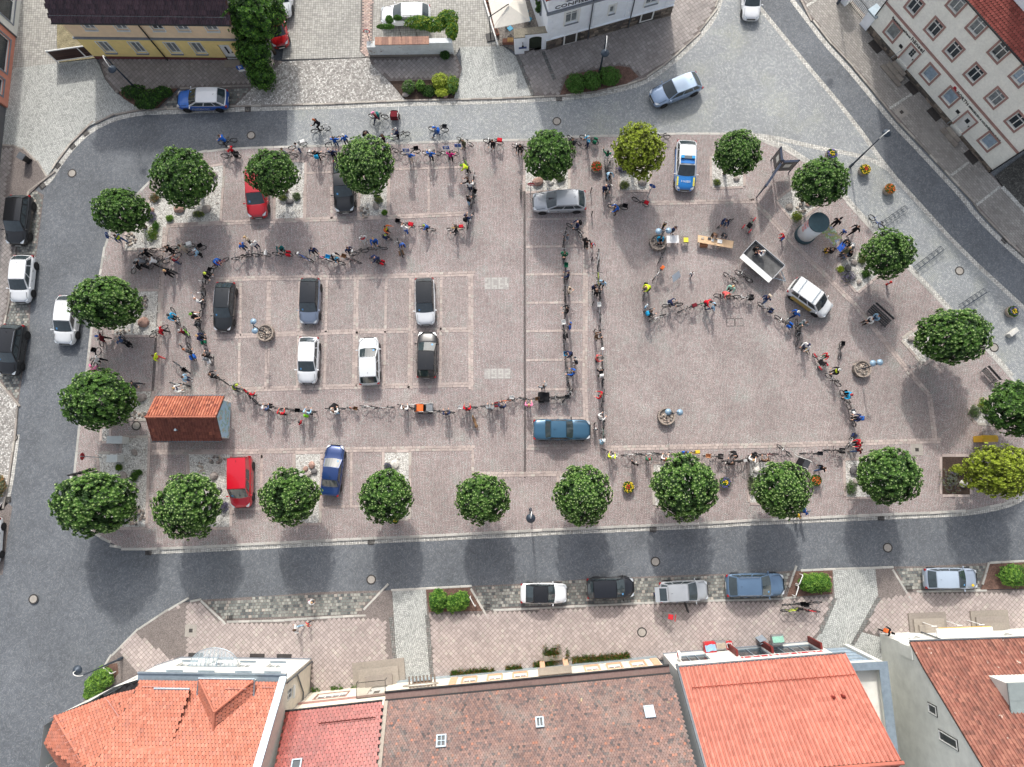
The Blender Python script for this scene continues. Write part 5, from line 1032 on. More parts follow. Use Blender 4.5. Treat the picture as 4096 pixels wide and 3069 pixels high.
for t,x,y,rx,ry,ms,lab in ((21,1215,235,35,45,[lf_lav,lf_grey],'lavender beside the upper left tree'),(21,1225,380,50,60,[lf_mid,lf_gold1],'low green plants at the edge of the upper left bed'),(21,1255,310,25,35,[lf_hedge1,lf_mid],'green grass tuft in the upper left bed'),(21,1365,250,25,22,[lf_hedge2,lf_mid],'small green tuft in the middle of the upper left bed'),(21,1600,215,50,22,[lf_grey,lf_gold1],'low grey-green tuft beside the grey boulder'),(21,1245,85,40,40,[lf_grey,lf_dry],'brownish low plant at the top of the upper left bed'),(31,1085,815,30,45,[lf_mid,lf_dark],'round dark green cushion plants in the lower left bed'),(31,1120,785,18,18,[lf_mid,lf_dark],'small round cushion plant in the lower left bed'),(31,958,745,20,20,[lf_hedge1,lf_gold1],'small green tuft below the electricity boxes'),(31,1795,1060,48,48,[lf_lav,lf_grey],'lavender bush left of the red van'),(32,1110,735,28,20,[lf_lav,lf_grey],'lavender beside the white boulder'),(24,800,715,60,50,[lf_lav,lf_grey],'large lavender bush below the painted board'),(24,910,580,32,40,[lf_grey,lf_gold1],'tall grass behind the white plate in the right bed'),(24,735,660,22,20,[lf_gold1,lf_gold2],'yellow-green tuft at the corner of the right bed'),(24,940,695,40,30,[lf_mid,lf_dark],'dark green tuft beside the middle ball tree'),(24,385,235,40,40,[lf_gold1,lf_grey],'yellow-green tuft behind the advertising column'),(34,1630,850,90,105,[lf_grey,lf_lav],'dense lavender filling the lower right bed'),(34,1690,760,70,40,[lf_gold1,lf_gold2],'low golden bush beside the golden tree'),(34,820,910,40,55,[lf_grey,lf_hedge1],'grey-green grass in the bed left of the blossom-tipped tree'),(34,1810,300,42,55,[lf_grey,lf_mid],'grey-green bush in the right-hand bed'),(34,1890,240,50,50,[lf_gold1,lf_grey],'yellowish bush in the right-hand bed'),(33,2025,880,30,90,[lf_grey,lf_grey],'silver-leaved plant in the narrow bed'),(13,485,1440,35,30,[lf_grey,lf_mid],'grey-green bush above the silver estate'),(13,985,1360,50,25,[lf_lav,lf_grey],'lavender under the golden tree'),(13,1000,1490,40,30,[lf_grey,lf_gold1],'low grass under the golden tree'),(13,1745,1470,25,25,[lf_grey,lf_gold1],'small tuft under the tree right of the police car'),(22,265,85,30,20,[lf_grey,lf_gold1],'low tuft in the gravel right of the red car'),(22,375,75,28,30,[lf_grey,lf_mid],'grey-green tuft in the gravel right of the red car'),(22,1035,100,30,28,[lf_grey,lf_gold1],'low tuft in the gravel right of the black saloon'),(22,1085,205,18,16,[lf_hedge1,lf_hedge2],'small green tuft at the corner of the gravel bed')):
 bush('plant',lab,[(t,x,y,rx,ry)],ms,.25+rx*.003,120,'plant',.14,.02,PZ,.4,'plants in the gravel beds')
def weeds(label,line,wd,n,mats,hh):
 q=MB();rnd=random.Random(n)
 pts=PL(*line);o=pts[0];W=walk(pts,.08)
 for i in range(n):
  p,d=W[rnd.randrange(len(W))];nn=Vector((-d.y,d.x,0));b=p+nn*rnd.gauss(0,wd)-Vector((o[0],o[1],0));b.z=.1;t=rnd.random()*6.28
  if noise.noise(Vector((p.x*.9,p.y,n)))<-.12:continue
  dr=Vector((math.cos(t)*.5,math.sin(t)*.5,1)).normalized();leaf(q,b,dr,Vector((-math.sin(t),math.cos(t),0)),hh*rnd.uniform(.5,1.3),.02,Vector((0,0,1)),rnd.choice((0,0,1)))
  leaf(q,b,(dr+Vector((-math.sin(t),math.cos(t),0))*.6).normalized(),Vector((math.cos(t),math.sin(t),0)),hh*rnd.uniform(.5,1.),.02,Vector((0,0,1)),rnd.choice((0,0,1)))
 x=q.build('weeds',mats,None,(o[0],o[1],0),kind='stuff');x['label']=label;x['category']='weeds'
weeds('tall weeds growing along the foot of the old house',[(42,1480,860),(1800,835),(2212,800),(43,300,775),(560,740),(900,715),(1210,690)],.13,2600,[lf_hedge1,lf_dry],.42)
weeds('clump of brown and green weeds beside the old house doorway',[(43,300,730),(400,690),(540,710)],.28,1000,[lf_hedge1,lf_dry],.5)
weeds('weeds along the foot of the house with the glazed red roof',[(42,510,985),(700,965),(860,950)],.1,260,[lf_hedge1,lf_hedge2],.35)
weeds('weeds beside the paved drive of the old house',[(42,1110,920),(1230,870),(1450,870)],.12,300,[lf_hedge1,lf_hedge2],.35)
#  VEHICLES
m_tyre=M('tyre rubber',S(30,30,31),.85,0,.15,20);m_rim=M('alloy rim',S(168,170,172),.3,.8,.1,10,local=True);m_cglass=M('car glass',S(52,62,66),.05,0,.2,3,spec=1.0);m_trim=M('black plastic trim',S(32,32,34),.55,0,.1,8)
m_hl=M('headlamp glass',S(206,212,216),.1,.2,.1,6,spec=.9);m_tl=M('tail lamp red',S(150,20,22),.2,0,.1,6,spec=.8);m_plate=M('number plate',S(226,226,220),.5,0,.04);m_chrome=M('chrome',S(190,192,194),.15,.9,.05);m_paper=M('blue parking disc',S(90,150,200),.6,0,.05)
def paint(c,metal=.0,rough=.3):return M('car paint %d %d %d'%c,S(*c),rough,metal,.04,1.5,coat=.8,spec=.5)
WHEELS={}
def wheel_meshes(r,w=.2):
 if r in WHEELS:return WHEELS[r]
 q=MB();prof=[(r*.64,-w/2),(r*.9,-w/2),(r,-w*.36),(r,w*.36),(r*.9,w/2),(r*.64,w/2)];q.lathe(prof,20,cap=False);q.lathe([(r*.64,-w/2),(r*.64,w/2)],20,cap=False)
 t=q.mesh('tyre',m_tyre,True);q=MB();q.lathe([(r*.64,w*.42),(r*.58,w*.3),(r*.2,w*.34),(.02,w*.4)],20,cap=False)
 for i in range(5):a=i*1.2566;q.obox((math.cos(a)*r*.38,math.sin(a)*r*.38,w*.4),(math.cos(a)*r*.26,math.sin(a)*r*.26,0),(-math.sin(a)*r*.08,math.cos(a)*r*.08,0),(0,0,.015))
 m=q.mesh('rim',m_rim);q=MB();q.lathe([(r*.63,0),(r*.63,w*.2)],16);d=q.mesh('brake_disc',m_trim);WHEELS[r]=(t,m,d);return WHEELS[r]
def lerp_tab(tab,x):
 for (a,va),(b,vb)in zip(tab[:-1],tab[1:]):
  if x<=b:f_=0 if b==a else max(0,min(1,(x-a)/(b-a)));return va+(vb-va)*f_
 return tab[-1][1]
TYPES=dict(hatch=dict(L=4.1,W=1.76,H=1.47,A=1.02,B=1.85,Cc=.62,D=.1,belt=.93,hood=.92,deck=None,wr=.31),estate=dict(L=4.62,W=1.82,H=1.47,A=1.22,B=2.05,Cc=.72,D=.12,belt=.93,hood=.9,deck=None,wr=.32),suv=dict(L=4.4,W=1.85,H=1.66,A=1.1,B=1.85,Cc=.55,D=.1,belt=1.05,hood=1.02,deck=None,wr=.35),sedan=dict(L=4.7,W=1.8,H=1.44,A=1.3,B=2.1,Cc=1.5,D=.85,belt=.92,hood=.88,deck=.95,wr=.31),oldsedan=dict(L=4.74,W=1.74,H=1.42,A=1.5,B=2.08,Cc=1.45,D=.98,belt=.9,hood=.9,deck=.92,wr=.31),van=dict(L=4.15,W=1.74,H=1.82,A=.85,B=1.55,Cc=.16,D=.06,belt=1.05,hood=1.0,deck=None,wr=.31),beetle=dict(L=4.15,W=1.78,H=1.47,A=1.15,B=1.75,Cc=1.2,D=.45,belt=.92,hood=.88,deck=None,wr=.33),mini=dict(L=3.85,W=1.7,H=1.5,A=.85,B=1.55,Cc=.5,D=.08,belt=.93,hood=.92,deck=None,wr=.3))
def car(label,t,xf,yf,xr,yr,kind,col,roof=None,zc=.7,rails=None,metal=0.,name='parked_car',group='cars parked round the square',stripe=None,scale=1,zg=None,hatch_open=False,door_open=False,hood=None,glassroof=False,lower=None,disc=True):
 T=TYPES[kind];L,W,H=T['L'],T['W'],T['H'];f,b=G(t,xf,yf,zc),G(t,xr,yr,zc);d=f-b;ang=math.atan2(d.y,d.x);c=(f+b)/2
 on_sq=inside((c.x,c.y),plaza_line);z0=zg if zg is not None else (PZ+.01 if on_sq else.012)
 r=thing(name,label,'car',(c.x,c.y,z0),ang,group);k=d.length/L;k=min(1.12,max(.9,k))if scale==1 else scale;r.scale=(k,min(k,1.04),min(k,1.04))
 pm=paint(col,metal);rm=pm if roof is None else paint(roof,.2);hm=pm if hood is None else paint(hood);lm=pm if lower is None else paint(lower)
 h2=L/2;xA,xB,xC,xD=h2-T['A'],h2-T['B'],-h2+T['Cc'],-h2+T['D'];belt,w2=T['belt'],W/2;deck=T['deck']
 wt=[(-h2,.8),(-h2+.06,.88),(-h2+.3,.965),(-h2+.9,1),(h2-1.0,1),(h2-.45,.95),(h2-.16,.84),(h2-.04,.68),(h2,.6)]
 zt=[(-h2,.62),(-h2+.05,(deck or belt)-.12),(-h2+.14,(deck or belt)-.02),(xD,belt),(xA,belt),(xA+.05,T['hood']+.02),(h2-.45,T['hood']-.1),(h2-.15,T['hood']-.22),(h2-.03,T['hood']-.36),(h2,.5)]
 zb=[(-h2,.36),(-h2+.12,.24),(h2-.15,.22),(h2,.32)]
 xs=sorted({-h2,-h2+.05,-h2+.14,-h2+.3,-h2+.6,xD,xC,-h2+1.3,-.3,.3,xB,xA,xA+.06,h2-.85,h2-.45,h2-.28,h2-.15,h2-.06,h2});q=MB();rings=[]
 for x in xs:
  wv,zt_,zb_=w2*lerp_tab(wt,x),lerp_tab(zt,x),lerp_tab(zb,x);cab=xD-.02<x<xA+.02
  zs_=zt_-(.08 if not cab else.05);half=[(0,zb_),(wv*.86,zb_),(wv*.97,zb_+.1),(wv,(zb_+zs_)*.52),(wv*.985,zs_-.06),(wv*.94,zs_),(wv*.82,zt_),(wv*.4,zt_+.02),(0,zt_+.03)]
  rings.append([(x,y,z)for y,z in half]+[(x,-y,z)for y,z in half[-2:0:-1]])
 n=len(rings[0]);vs=[v for R_ in rings for v in R_];fs=[];mi=[]
 for i in range(len(rings)-1):
  for j in range(n):
   fs.append((i*n+j,(i+1)*n+j,(i+1)*n+(j+1)%n,i*n+(j+1)%n));low=j in (0,1,n-1,n-2);hd=xs[i]>=xA-.01 and 4<j<n-5
   mi.append(2 if low else (1 if hd else 0))
 fs+=[tuple(range(n)),tuple(range((len(rings)-1)*n,len(rings)*n))[::-1]];mi+=[0,0]
 q.v=vs;q.f=fs;q.mi=mi;body=q.build('body',[lm,hm,m_trim],r,smooth=False)
 body.data.polygons.foreach_set('use_smooth',[True]*len(body.data.polygons));
 def side(x,s_):
  top=.79 if kind!='van' else.86;yy=w2*(.925+(top-.925)*s_);return yy
 rf=H;n1=7
 def roofz(u,v):return rf-.05*(2*v-1)**2-.03*(2*u-1)**2
 q=MB();nu,nv=8,6;P={}
 for i in range(nu+1):
  for j in range(nv+1):
   u,v=i/nu,j/nv;P[i,j]=(xC+(xB-xC)*u,side(0,1)*(2*v-1)*(1-.03*(2*u-1)**2),roofz(u,v))
 q.add([P[i,j]for i in range(nu+1)for j in range(nv+1)],[(i*(nv+1)+j,(i+1)*(nv+1)+j,(i+1)*(nv+1)+j+1,i*(nv+1)+j+1)for i in range(nu)for j in range(nv)])
 q.build('roof',rm,r,smooth=True)
 yb,yt=side(0,0),side(0,1);zr=rf-.06;q=MB()
 def quadstrip(A,B,mi=0):q.add(A+B,[(i,i+1,len(A)+i+1,len(A)+i)for i in range(len(A)-1)],mi)
 def bow(x,y,z,bx,m=6):return [(x+bx*(1-(2*i/m-1)**2),y*(2*i/m-1),z+(.05*(1-(2*i/m-1)**2)if z>1.3 else 0))for i in range(m+1)]
 quadstrip(bow(xA,yb*.97,belt-.02,.1),bow(xB-.0,yt,zr,.03));quadstrip(bow(xC,yt,zr,-.02),bow(xD,yb*.94,(deck or belt)-.02,-.06))
 for s in (-1,1):
  A=[(xD,s*yb*.94,belt-.03),(-h2+1.0,s*yb,belt-.03),(.2,s*yb,belt-.03),(xA,s*yb*.97,belt-.03)];B=[(xC,s*yt,zr),(xC+(xB-xC)*.33,s*yt*1.005,zr+.01),(xC+(xB-xC)*.66,s*yt*1.005,zr+.01),(xB,s*yt,zr)]
  quadstrip(A,B)
 q.build('cabin',rm if glassroof else pm,r)
 def patch(nm,A,B,m=6,mat=m_cglass,off=(0,0,0)):
  p=MB();o_=Vector(off);vsA=[Vector(a)+o_ for a in A];vsB=[Vector(b_)+o_ for b_ in B];p.add(vsA+vsB,[(i,i+1,len(A)+i+1,len(A)+i)for i in range(len(A)-1)]);return p.build(nm,mat,r)
 def mixp(a,b_,f_):return [Vector(p).lerp(Vector(q_),f_)for p,q_ in zip(a,b_)]
 wa,wb=bow(xA,yb*.9,belt-.02,.1),bow(xB,yt*.94,zr,.03);nrm=Vector((T['H']-belt,0,xA-xB)).normalized()*.014;patch('windscreen',mixp(wa,wb,.06),mixp(wa,wb,.97),off=nrm)
 if disc:
  p_=mixp(wa,wb,.3);p=MB();b0=p_[1]+nrm*1.3;ex=(p_[2]-p_[1]).normalized();up_=(Vector(wb[1])-Vector(wa[1])).normalized();p.obox(b0,ex*.07,up_*.08,nrm*.1);p.build('parking_disc',m_paper,r)
 ra,rb=bow(xD,yb*.88,(deck or belt)-.02,-.06),bow(xC,yt*.92,zr,-.02);nrm2=Vector((-(zr-belt),0,xC-xD)).normalized()*.014
 if nrm2.z<0:nrm2.z=-nrm2.z
 patch('rear_window',mixp(ra,rb,.12 if kind!='van' else.25),mixp(ra,rb,.93),off=nrm2)
 cuts={'hatch':(.06,.3,.66,.97),'mini':(.06,.5,.97),'beetle':(.1,.45,.95),'estate':(.04,.26,.6,.97),'suv':(.05,.27,.62,.97),'sedan':(.1,.5,.96),'oldsedan':(.1,.52,.96),'van':(.08,.34,.66,.95)}[kind]
 for s in (-1,1):
  for a,b_ in zip(cuts[:-1],cuts[1:]):
   a2,b2=a+.02,b_-.02;xa0,xa1=xD+(xA-xD)*a2,xD+(xA-xD)*b2;xt0,xt1=xC+(xB-xC)*a2,xC+(xB-xC)*b2
   def pt(xl,xh,f_):return (xl+(xh-xl)*f_,s*(yb+(yt-yb)*f_+.016),belt+(zr-belt)*f_)
   if kind=='van' and col[0]>180 and col[1]<80 and b_<.4:continue
   patch('side_window',[pt(xa0,xt0,.1),pt(xa1,xt1,.1)],[pt(xa0,xt0,.86),pt(xa1,xt1,.86)])
  dz=[(xD+(xA-xD)*a_)for a_ in ((.36,.64,.95)if kind not in ('mini','beetle')else (.42,.95))]
  for a,b_ in zip(dz[:-1],dz[1:]):
   p=MB();yy=s*(w2+.004);p.add([(a+.02,yy*.985,.32),(b_-.02,yy*.985,.32),(b_-.02,yy*1.004,.6),(a+.02,yy*1.004,.6),(b_-.02,yy*.99,belt-.13),(a+.02,yy*.99,belt-.13)],[(0,1,2,3),(3,2,4,5)]);dr_=p.build('door',lm,r)
   p=MB();p.obox((a+.22,yy*1.01,belt-.2),(.09,0,0),(0,.02,0),(0,0,.018));p.build('handle',m_chrome if col[0]>150 else pm,dr_)
   if stripe:p=MB();p.obox(((a+b_)/2,yy*1.006,.55),((b_-a)/2-.03,0,0),(0,.004,0),(0,0,.13));p.build('door_stripe',paint(stripe),dr_)
  p=MB();p.ball((xA-.12,s*(w2+.1),belt+.04),(.06,.11,.07),8,5);p.tube([(xA-.12,s*w2*.92,belt),(xA-.12,s*(w2+.08),belt+.02)],.025,5);p.build('mirror',pm if col[0]>60 else m_trim,r)
  p=MB();hx=h2-.2;hz=T['hood']-.24
  p.add([(h2-.42,s*w2*.9,hz+.13),(h2-.1,s*w2*.76,hz+.02),(h2-.07,s*w2*.5,hz-.0),(h2-.16,s*w2*.52,hz+.07)],[(0,1,2,3)]);p.v=[(x+.015,y*1.02,z+.03)for x,y,z in p.v];p.build('headlight',m_hl,r)
  p=MB();zt2=(deck or belt)-.12;p.obox((-h2+.1,s*w2*.84,zt2-.06),(.09,s*.0,0),(0,.09,0),(0,0,.09));p.build('taillight',m_tl,r)
  if rails:p=MB();p.tube([(xC+.1,s*yt*.95,roofz(.05,.97)+.0),(xC+.22,s*yt*.95,rf+.05),(xB-.25,s*yt*.95,rf+.05),(xB-.1,s*yt*.95,rf-.02)],.022,5);p.build('roof_rail',rails,r)
  for xw in (h2-.85,-h2+.82):
   p=MB();p.lathe([(T['wr']*1.16,-.02),(T['wr']*1.16,.012)],20);o_=p.build('wheel_arch',m_trim,r);o_.matrix_local=Matrix.Translation((xw,s*(w2-.004),T['wr']+.02))@Matrix.Rotation(-s*math.pi/2,4,'X')
   tm,rmn,dsk=wheel_meshes(T['wr']);wo=put('wheel',dsk,r);wo.matrix_local=Matrix.Translation((xw,s*(w2-.09),T['wr']))@Matrix.Rotation(-s*math.pi/2,4,'X');put('tyre',tm,wo);put('rim',rmn,wo)
 p=MB();p.obox((h2-.02,0,.56),(.03,0,0),(0,.42,0),(0,0,.07));p.build('grille',m_trim,r);p=MB();p.obox((h2+.012,0,.42),(.008,0,0),(0,.26,0),(0,0,.055));p.build('number_plate',m_plate,r)
 p=MB();p.obox((-h2-.004,0,.56 if not deck else.5),(.008,0,0),(0,.26,0),(0,0,.055));p.build('number_plate',m_plate,r)
 p=MB();p.tube([(xC+.35,0,rf-.01),(xC+.2,0,rf+.09)],.012,4);p.build('antenna',m_trim,r)
 if kind not in ('van',):
  p=MB()
  for s in (-1,1):p.obox(((xA+h2-.3)/2+.1,s*w2*.8,T['hood']-.015),((h2-.5-xA)/2,s*.03,-.03),(0,.006,0),(0,0,.02))
  p.build('bonnet_gap',m_trim,r)
 for s in (-1,1):p=MB();p.tube([(xA+.02,s*.15,belt+.02),(xA-.16,s*.62,belt+.1)],.012,4);p.build('wiper',m_trim,r)
 return r,T
SN='cars parked round the square'
BLK,WHT,SIL=(22,23,26),(226,228,230),(176,180,184)
r,T=car('blue and white municipal police estate in the bay by the yellow house',11,1422,800,1832,797,'estate',(226,228,230),None,lower=(30,84,168),hood=(40,108,196),zg=.03,name='police_car',group=None)
def car_text(r,T,txt,size,x,s,z,mat,dy=.012):
 cu=bpy.data.curves.new('lettering','FONT');cu.body=txt;cu.size=size;cu.extrude=.003;cu.align_x='CENTER';cu.resolution_u=1
 tmp=bpy.data.objects.new('tmp',cu);C.objects.link(tmp);dg=bpy.context.evaluated_depsgraph_get();me=bpy.data.meshes.new_from_object(tmp.evaluated_get(dg));bpy.data.objects.remove(tmp);me.materials.clear();me.materials.append(mat);o=put('lettering',me,r);return o
for s in (-1,1):o=car_text(r,T,'POLIZEIBEHÖRDE',.2,0,s,.6,m_white);o.matrix_local=Matrix(((-s*-1,0,0,.1),(0,0,s,s*(T['W']/2+.022)),(0,1,0,.56),(0,0,0,1)))if s<0 else Matrix(((-1,0,0,.1),(0,0,1,T['W']/2+.022),(0,1,0,.56),(0,0,0,1)))
car('white estate car in the yard behind the garden wall',12,1052,125,1452,118,'estate',WHT,zg=.1,rails=m_trim,group=None,disc=False)
car('light blue estate car driving past the hedge bed',13,1222,795,1605,645,'estate',(150,172,200),(186,206,226),metal=.35,name='moving_car',group=None,zg=.01,disc=False)
car('white car driving in from the top of the junction',13,2025,150,2018,-190,'estate',WHT,name='moving_car',group=None,zg=.01,disc=False)
car('red small car half hidden under the tall leafy tree',12,252,375,190,80,'mini',(168,26,32),zg=.1,group=None,disc=False);car('white car cut by the top edge beside the tall leafy tree',12,255,135,270,-220,'suv',WHT,zg=.1,group=None,disc=False)
LF='cars on the left-hand road'
car('black estate in the upper left parking bay',21,130,462,178,70,'suv',BLK,group=LF,disc=False);car('white hatchback in the left parking bay between two black cars',21,158,925,198,548,'hatch',WHT,BLK if False else None,group=LF,disc=False);car('black car with chrome roof rails in the lower left parking bay',21,60,1512,128,1105,'suv',BLK,rails=m_chrome,group=LF);car('white hatchback driving down the left-hand road beside the trees',21,512,1262,565,872,'hatch',WHT,name='moving_car',group=LF,zg=.01)
car('white car cut by the left edge at the lower left',31,-95,1530,-70,1150,'hatch',WHT,group=LF,disc=False)
car('red hatchback half under the dark tree in the upper bays',21,2075,245,2060,-140,'hatch',(176,26,38));car('black saloon half under the bright tree in the upper bays',22,765,200,748,-215,'sedan',BLK);car('black estate with pale roof rails at the left of the middle bays',21,1790,1155,1822,765,'estate',(28,31,34),rails=m_chrome)
car('blue-grey car with black roof in the middle bays',22,475,1100,492,735,'suv',(128,140,160),(26,30,36),metal=.4,glassroof=True);car('white car with black roof beside the empty bays',22,1415,1105,1405,735,'suv',WHT,(28,31,35),glassroof=True);car('white hatchback facing down in the lower middle bays',22,460,1578,480,1205,'hatch',WHT);car('white hatchback facing up in the lower middle bays',22,955,1207,965,1590,'hatch',(206,210,212));car('black hatchback facing up in the lower middle bays',22,1430,1162,1420,1535,'hatch',(26,27,30))
car('silver estate below the no-entry sign',23,262,122,690,108,'estate',(182,186,190),metal=.3,rails=m_chrome,disc=False);car('old teal saloon near the lower middle of the square',33,728,443,268,441,'oldsedan',(52,92,118),metal=.25,disc=False);r,T=car('red panel van at the lower left bays',31,1945,1070,1945,655,'van',(192,18,40));car('dark blue saloon facing up between two gravel beds',32,690,562,640,975,'sedan',(34,60,112),metal=.3)
SB='cars parked along the lower pavement'
car('white rounded car with black roof in the lower bays',43,540,212,165,210,'beetle',WHT,BLK,group=SB,zg=.03,glassroof=True,disc=False);car('black hatchback second from left in the lower bays',43,1080,160,698,172,'mini',(24,26,32),group=SB,zg=.03)
r,T=car('silver car with open tailgate and open door beside the shopping trolley',43,1675,183,1282,205,'hatch',(176,180,184),metal=.25,group=SB,zg=.03,disc=False)
h2=T['L']/2;q=MB();q.obox((-h2-.02,0,1.72),(.5,0,.12),(0,.6,0),(-.02,0,.05));tg=q.build('tailgate',paint((176,180,184),.25),r);q=MB();q.obox((-h2+.1,0,1.81),(.28,0,.07),(0,.5,0),(0,0,.01));q.build('tailgate_glass',m_cglass,tg)
q=MB();q.obox((.1,-T['W']/2-.42,.72),(.1,-.42,0),(.03,.0,0),(0,0,.38));q.build('open_door',m_trim,r)
car('blue-grey estate with roof rails right of the silver car',44,285,138,-395,145,'estate',(98,124,152),metal=.35,rails=m_chrome,group=SB,zg=.03)if False else car('blue-grey estate with roof rails right of the silver car',44,285,138,-185,148,'estate',(98,124,152),metal=.35,rails=m_chrome,group=SB,zg=.03)
r,T=car('silver-grey car with yellow sticker at the right end of the lower bays',44,1840,92,1412,92,'estate',(160,172,188),(176,190,206),metal=.3,group=SB,zg=.03);q=MB();q.lathe([(.11,0),(.11,.01)],14,(T['L']/2-.55,-.55,T['hood']-.03));q.build('sticker',M('yellow sticker',S(230,190,40),.5),r)
r,T=car('white and ochre van with roof bars towing the trailer',24,642,1005,335,785,'van',(226,228,228),None,lower=None,disc=False)
for s in (-1,1):q=MB();q.obox((-.35,s*(T['W']/2+.012),.62),(1.05,0,0),(0,.006,0),(0,0,.3));q.build('ochre_panel',paint((190,160,70)),r)
for x in (.15,-1.35):q=MB();q.tube([(x,-.75,T['H']+.06),(x,.75,T['H']+.06)],.03,5);q.build('roof_bar',m_zinc,r)
r,T=car('blue, yellow and white police car with blue lights on the square',13,1485,1532,1500,1138,'estate',(214,218,222),(226,228,230),hood=(30,120,196),metal=.1,name='police_car',group=None,disc=False)
h2=T['L']/2;mY,mB=M('police yellow',S(230,220,90),.4,0,.03),M('police blue',S(24,116,196),.4,0,.03)
for s in (-1,1):
 q=MB();q.obox((h2-.72,s*.72,T['hood']-.02),(.38,0,-.06),(0,.07,0),(0,0,.014));q.build('hood_stripe',mY,r);q=MB();q.obox((0,s*(T['W']/2+.014),.6),(1.5,0,0),(0,.006,0),(0,0,.16));q.build('side_stripe',mB,r)
q=MB();q.obox((h2-T['B']-.28,0,T['H']+.0),(.2,0,0),(0,.62,0),(0,0,.012));q.build('roof_panel',mB,r)
q=MB();q.obox((h2-T['B']-.62,0,T['H']+.06),(.14,0,0),(0,.6,0),(0,0,.06));lb=q.build('light_bar',M('light bar grey',S(90,100,110),.4),r)
for s in (-1,1):q=MB();q.obox((h2-T['B']-.62,s*.48,T['H']+.1),(.13,0,0),(0,.14,0),(0,0,.07));q.build('blue_lamp',M('blue lamp glass',S(30,150,214),.15,0,.1,8,spec=.9),lb)
o=car_text(r,T,'POLIZEI',.24,0,0,0,m_white);o.matrix_local=Matrix(((0,-1,.1,h2-.56),(1,0,0,0),(0,.12,1,T['hood']-.02),(0,0,0,1)))
o.matrix_local=Matrix.Translation((h2-.62,0,T['hood']+.0))@Matrix.Rotation(RAD(8),4,'Y')@Matrix.Rotation(math.pi/2,4,'Z')
# ---- flat trailer used as a stage
p0,p1=G(24,-140,560,.6),G(24,180,740,.6);c=(G(23,2040,440,.7)+G(24,270,640,.7)+G(23,1945,540,.6)+G(24,180,745,.6))/4;d=G(24,270,640,.7)-G(23,2040,440,.7);ang=math.atan2(d.y,d.x)
r=thing('trailer','grey flatbed trailer with silver side boards hitched to the white van','trailer',(c.x,c.y,PZ),ang);LT=d.length/2;WT=.8
q=MB();q.box(-LT,LT,-WT,WT,.62,.7);q.build('bed',M('scratched grey trailer floor',S(92,92,92),.7,.3,.3,3),r);m_alu=M('aluminium side board',S(206,208,210),.35,.6,.06,3)
for nm,a in (('side_board',(-LT,LT,-WT-.04,-WT,.6,1.0)),('side_board',(-LT,LT,WT,WT+.04,.6,1.0)),('end_board',(LT,LT+.04,-WT,WT,.6,1.0)),('end_board',(-LT-.04,-LT,-WT,WT,.6,1.0))):q=MB();q.box(*a);q.build(nm,m_alu,r)
q=MB();q.box(-LT,LT,-WT-.52,-WT-.05,.98,1.02);q.build('folded_board',m_white,r)
for sx in (-.45,.45):
 for sy in (-1,1):tm,rmn,dsk=wheel_meshes(.27,.16);wo=put('wheel',dsk,r);wo.matrix_local=Matrix.Translation((sx,sy*(WT-.12),.27))@Matrix.Rotation(-sy*math.pi/2,4,'X');put('tyre',tm,wo);put('rim',rmn,wo)
q=MB();q.tube([(LT,-.5,.5),(LT+1.0,0,.5)],.04,6);q.tube([(LT,.5,.5),(LT+1.0,0,.5)],.04,6);q.tube([(LT+.7,0,.1),(LT+.7,0,.8)],.03,6);q.build('drawbar',m_zinc,r)
#  BICYCLES AND PEOPLE
PAL=dict(k=(26,26,29),n=(36,46,78),b=(36,92,176),c=(44,160,206),l=(150,186,210),w=(222,222,220),g=(128,132,136),G=(28,106,78),r=(188,30,44),m=(108,32,42),p=(220,128,164),M=(180,34,108),y=(200,220,50),o=(216,108,56),e=(188,174,156),t=(94,72,56),d=(64,66,70),j=(72,92,126),O=(86,86,64),T=(32,106,106),C=(200,88,86),v=(120,190,40),a=(150,200,180),Y=(220,180,50),i=(44,54,64),u=(200,150,110))
PNAME=dict(k='black',n='navy',b='blue',c='bright blue',l='pale blue',w='white',g='grey',G='green',r='red',m='maroon',p='pink',M='magenta',y='yellow-green',o='orange',e='beige',t='brown',d='dark grey',j='denim',O='olive',T='teal',C='coral',v='lime green',a='mint green',Y='yellow',i='slate',u='tan')
def cloth(k):return M('cloth '+PNAME[k],S(*PAL[k]),.85,0,.12,9,spec=.2)
def bpaint(k):return M('bicycle paint '+PNAME[k],S(*PAL[k]),.35,.1,.05,9,coat=.4)
m_alu2=M('bare metal tube',S(150,152,154),.3,.8,.1,10);m_sad=M('saddle black',S(28,27,27),.6,0,.1,10);m_wick=M('wicker',S(126,92,62),.85,0,.25,40)
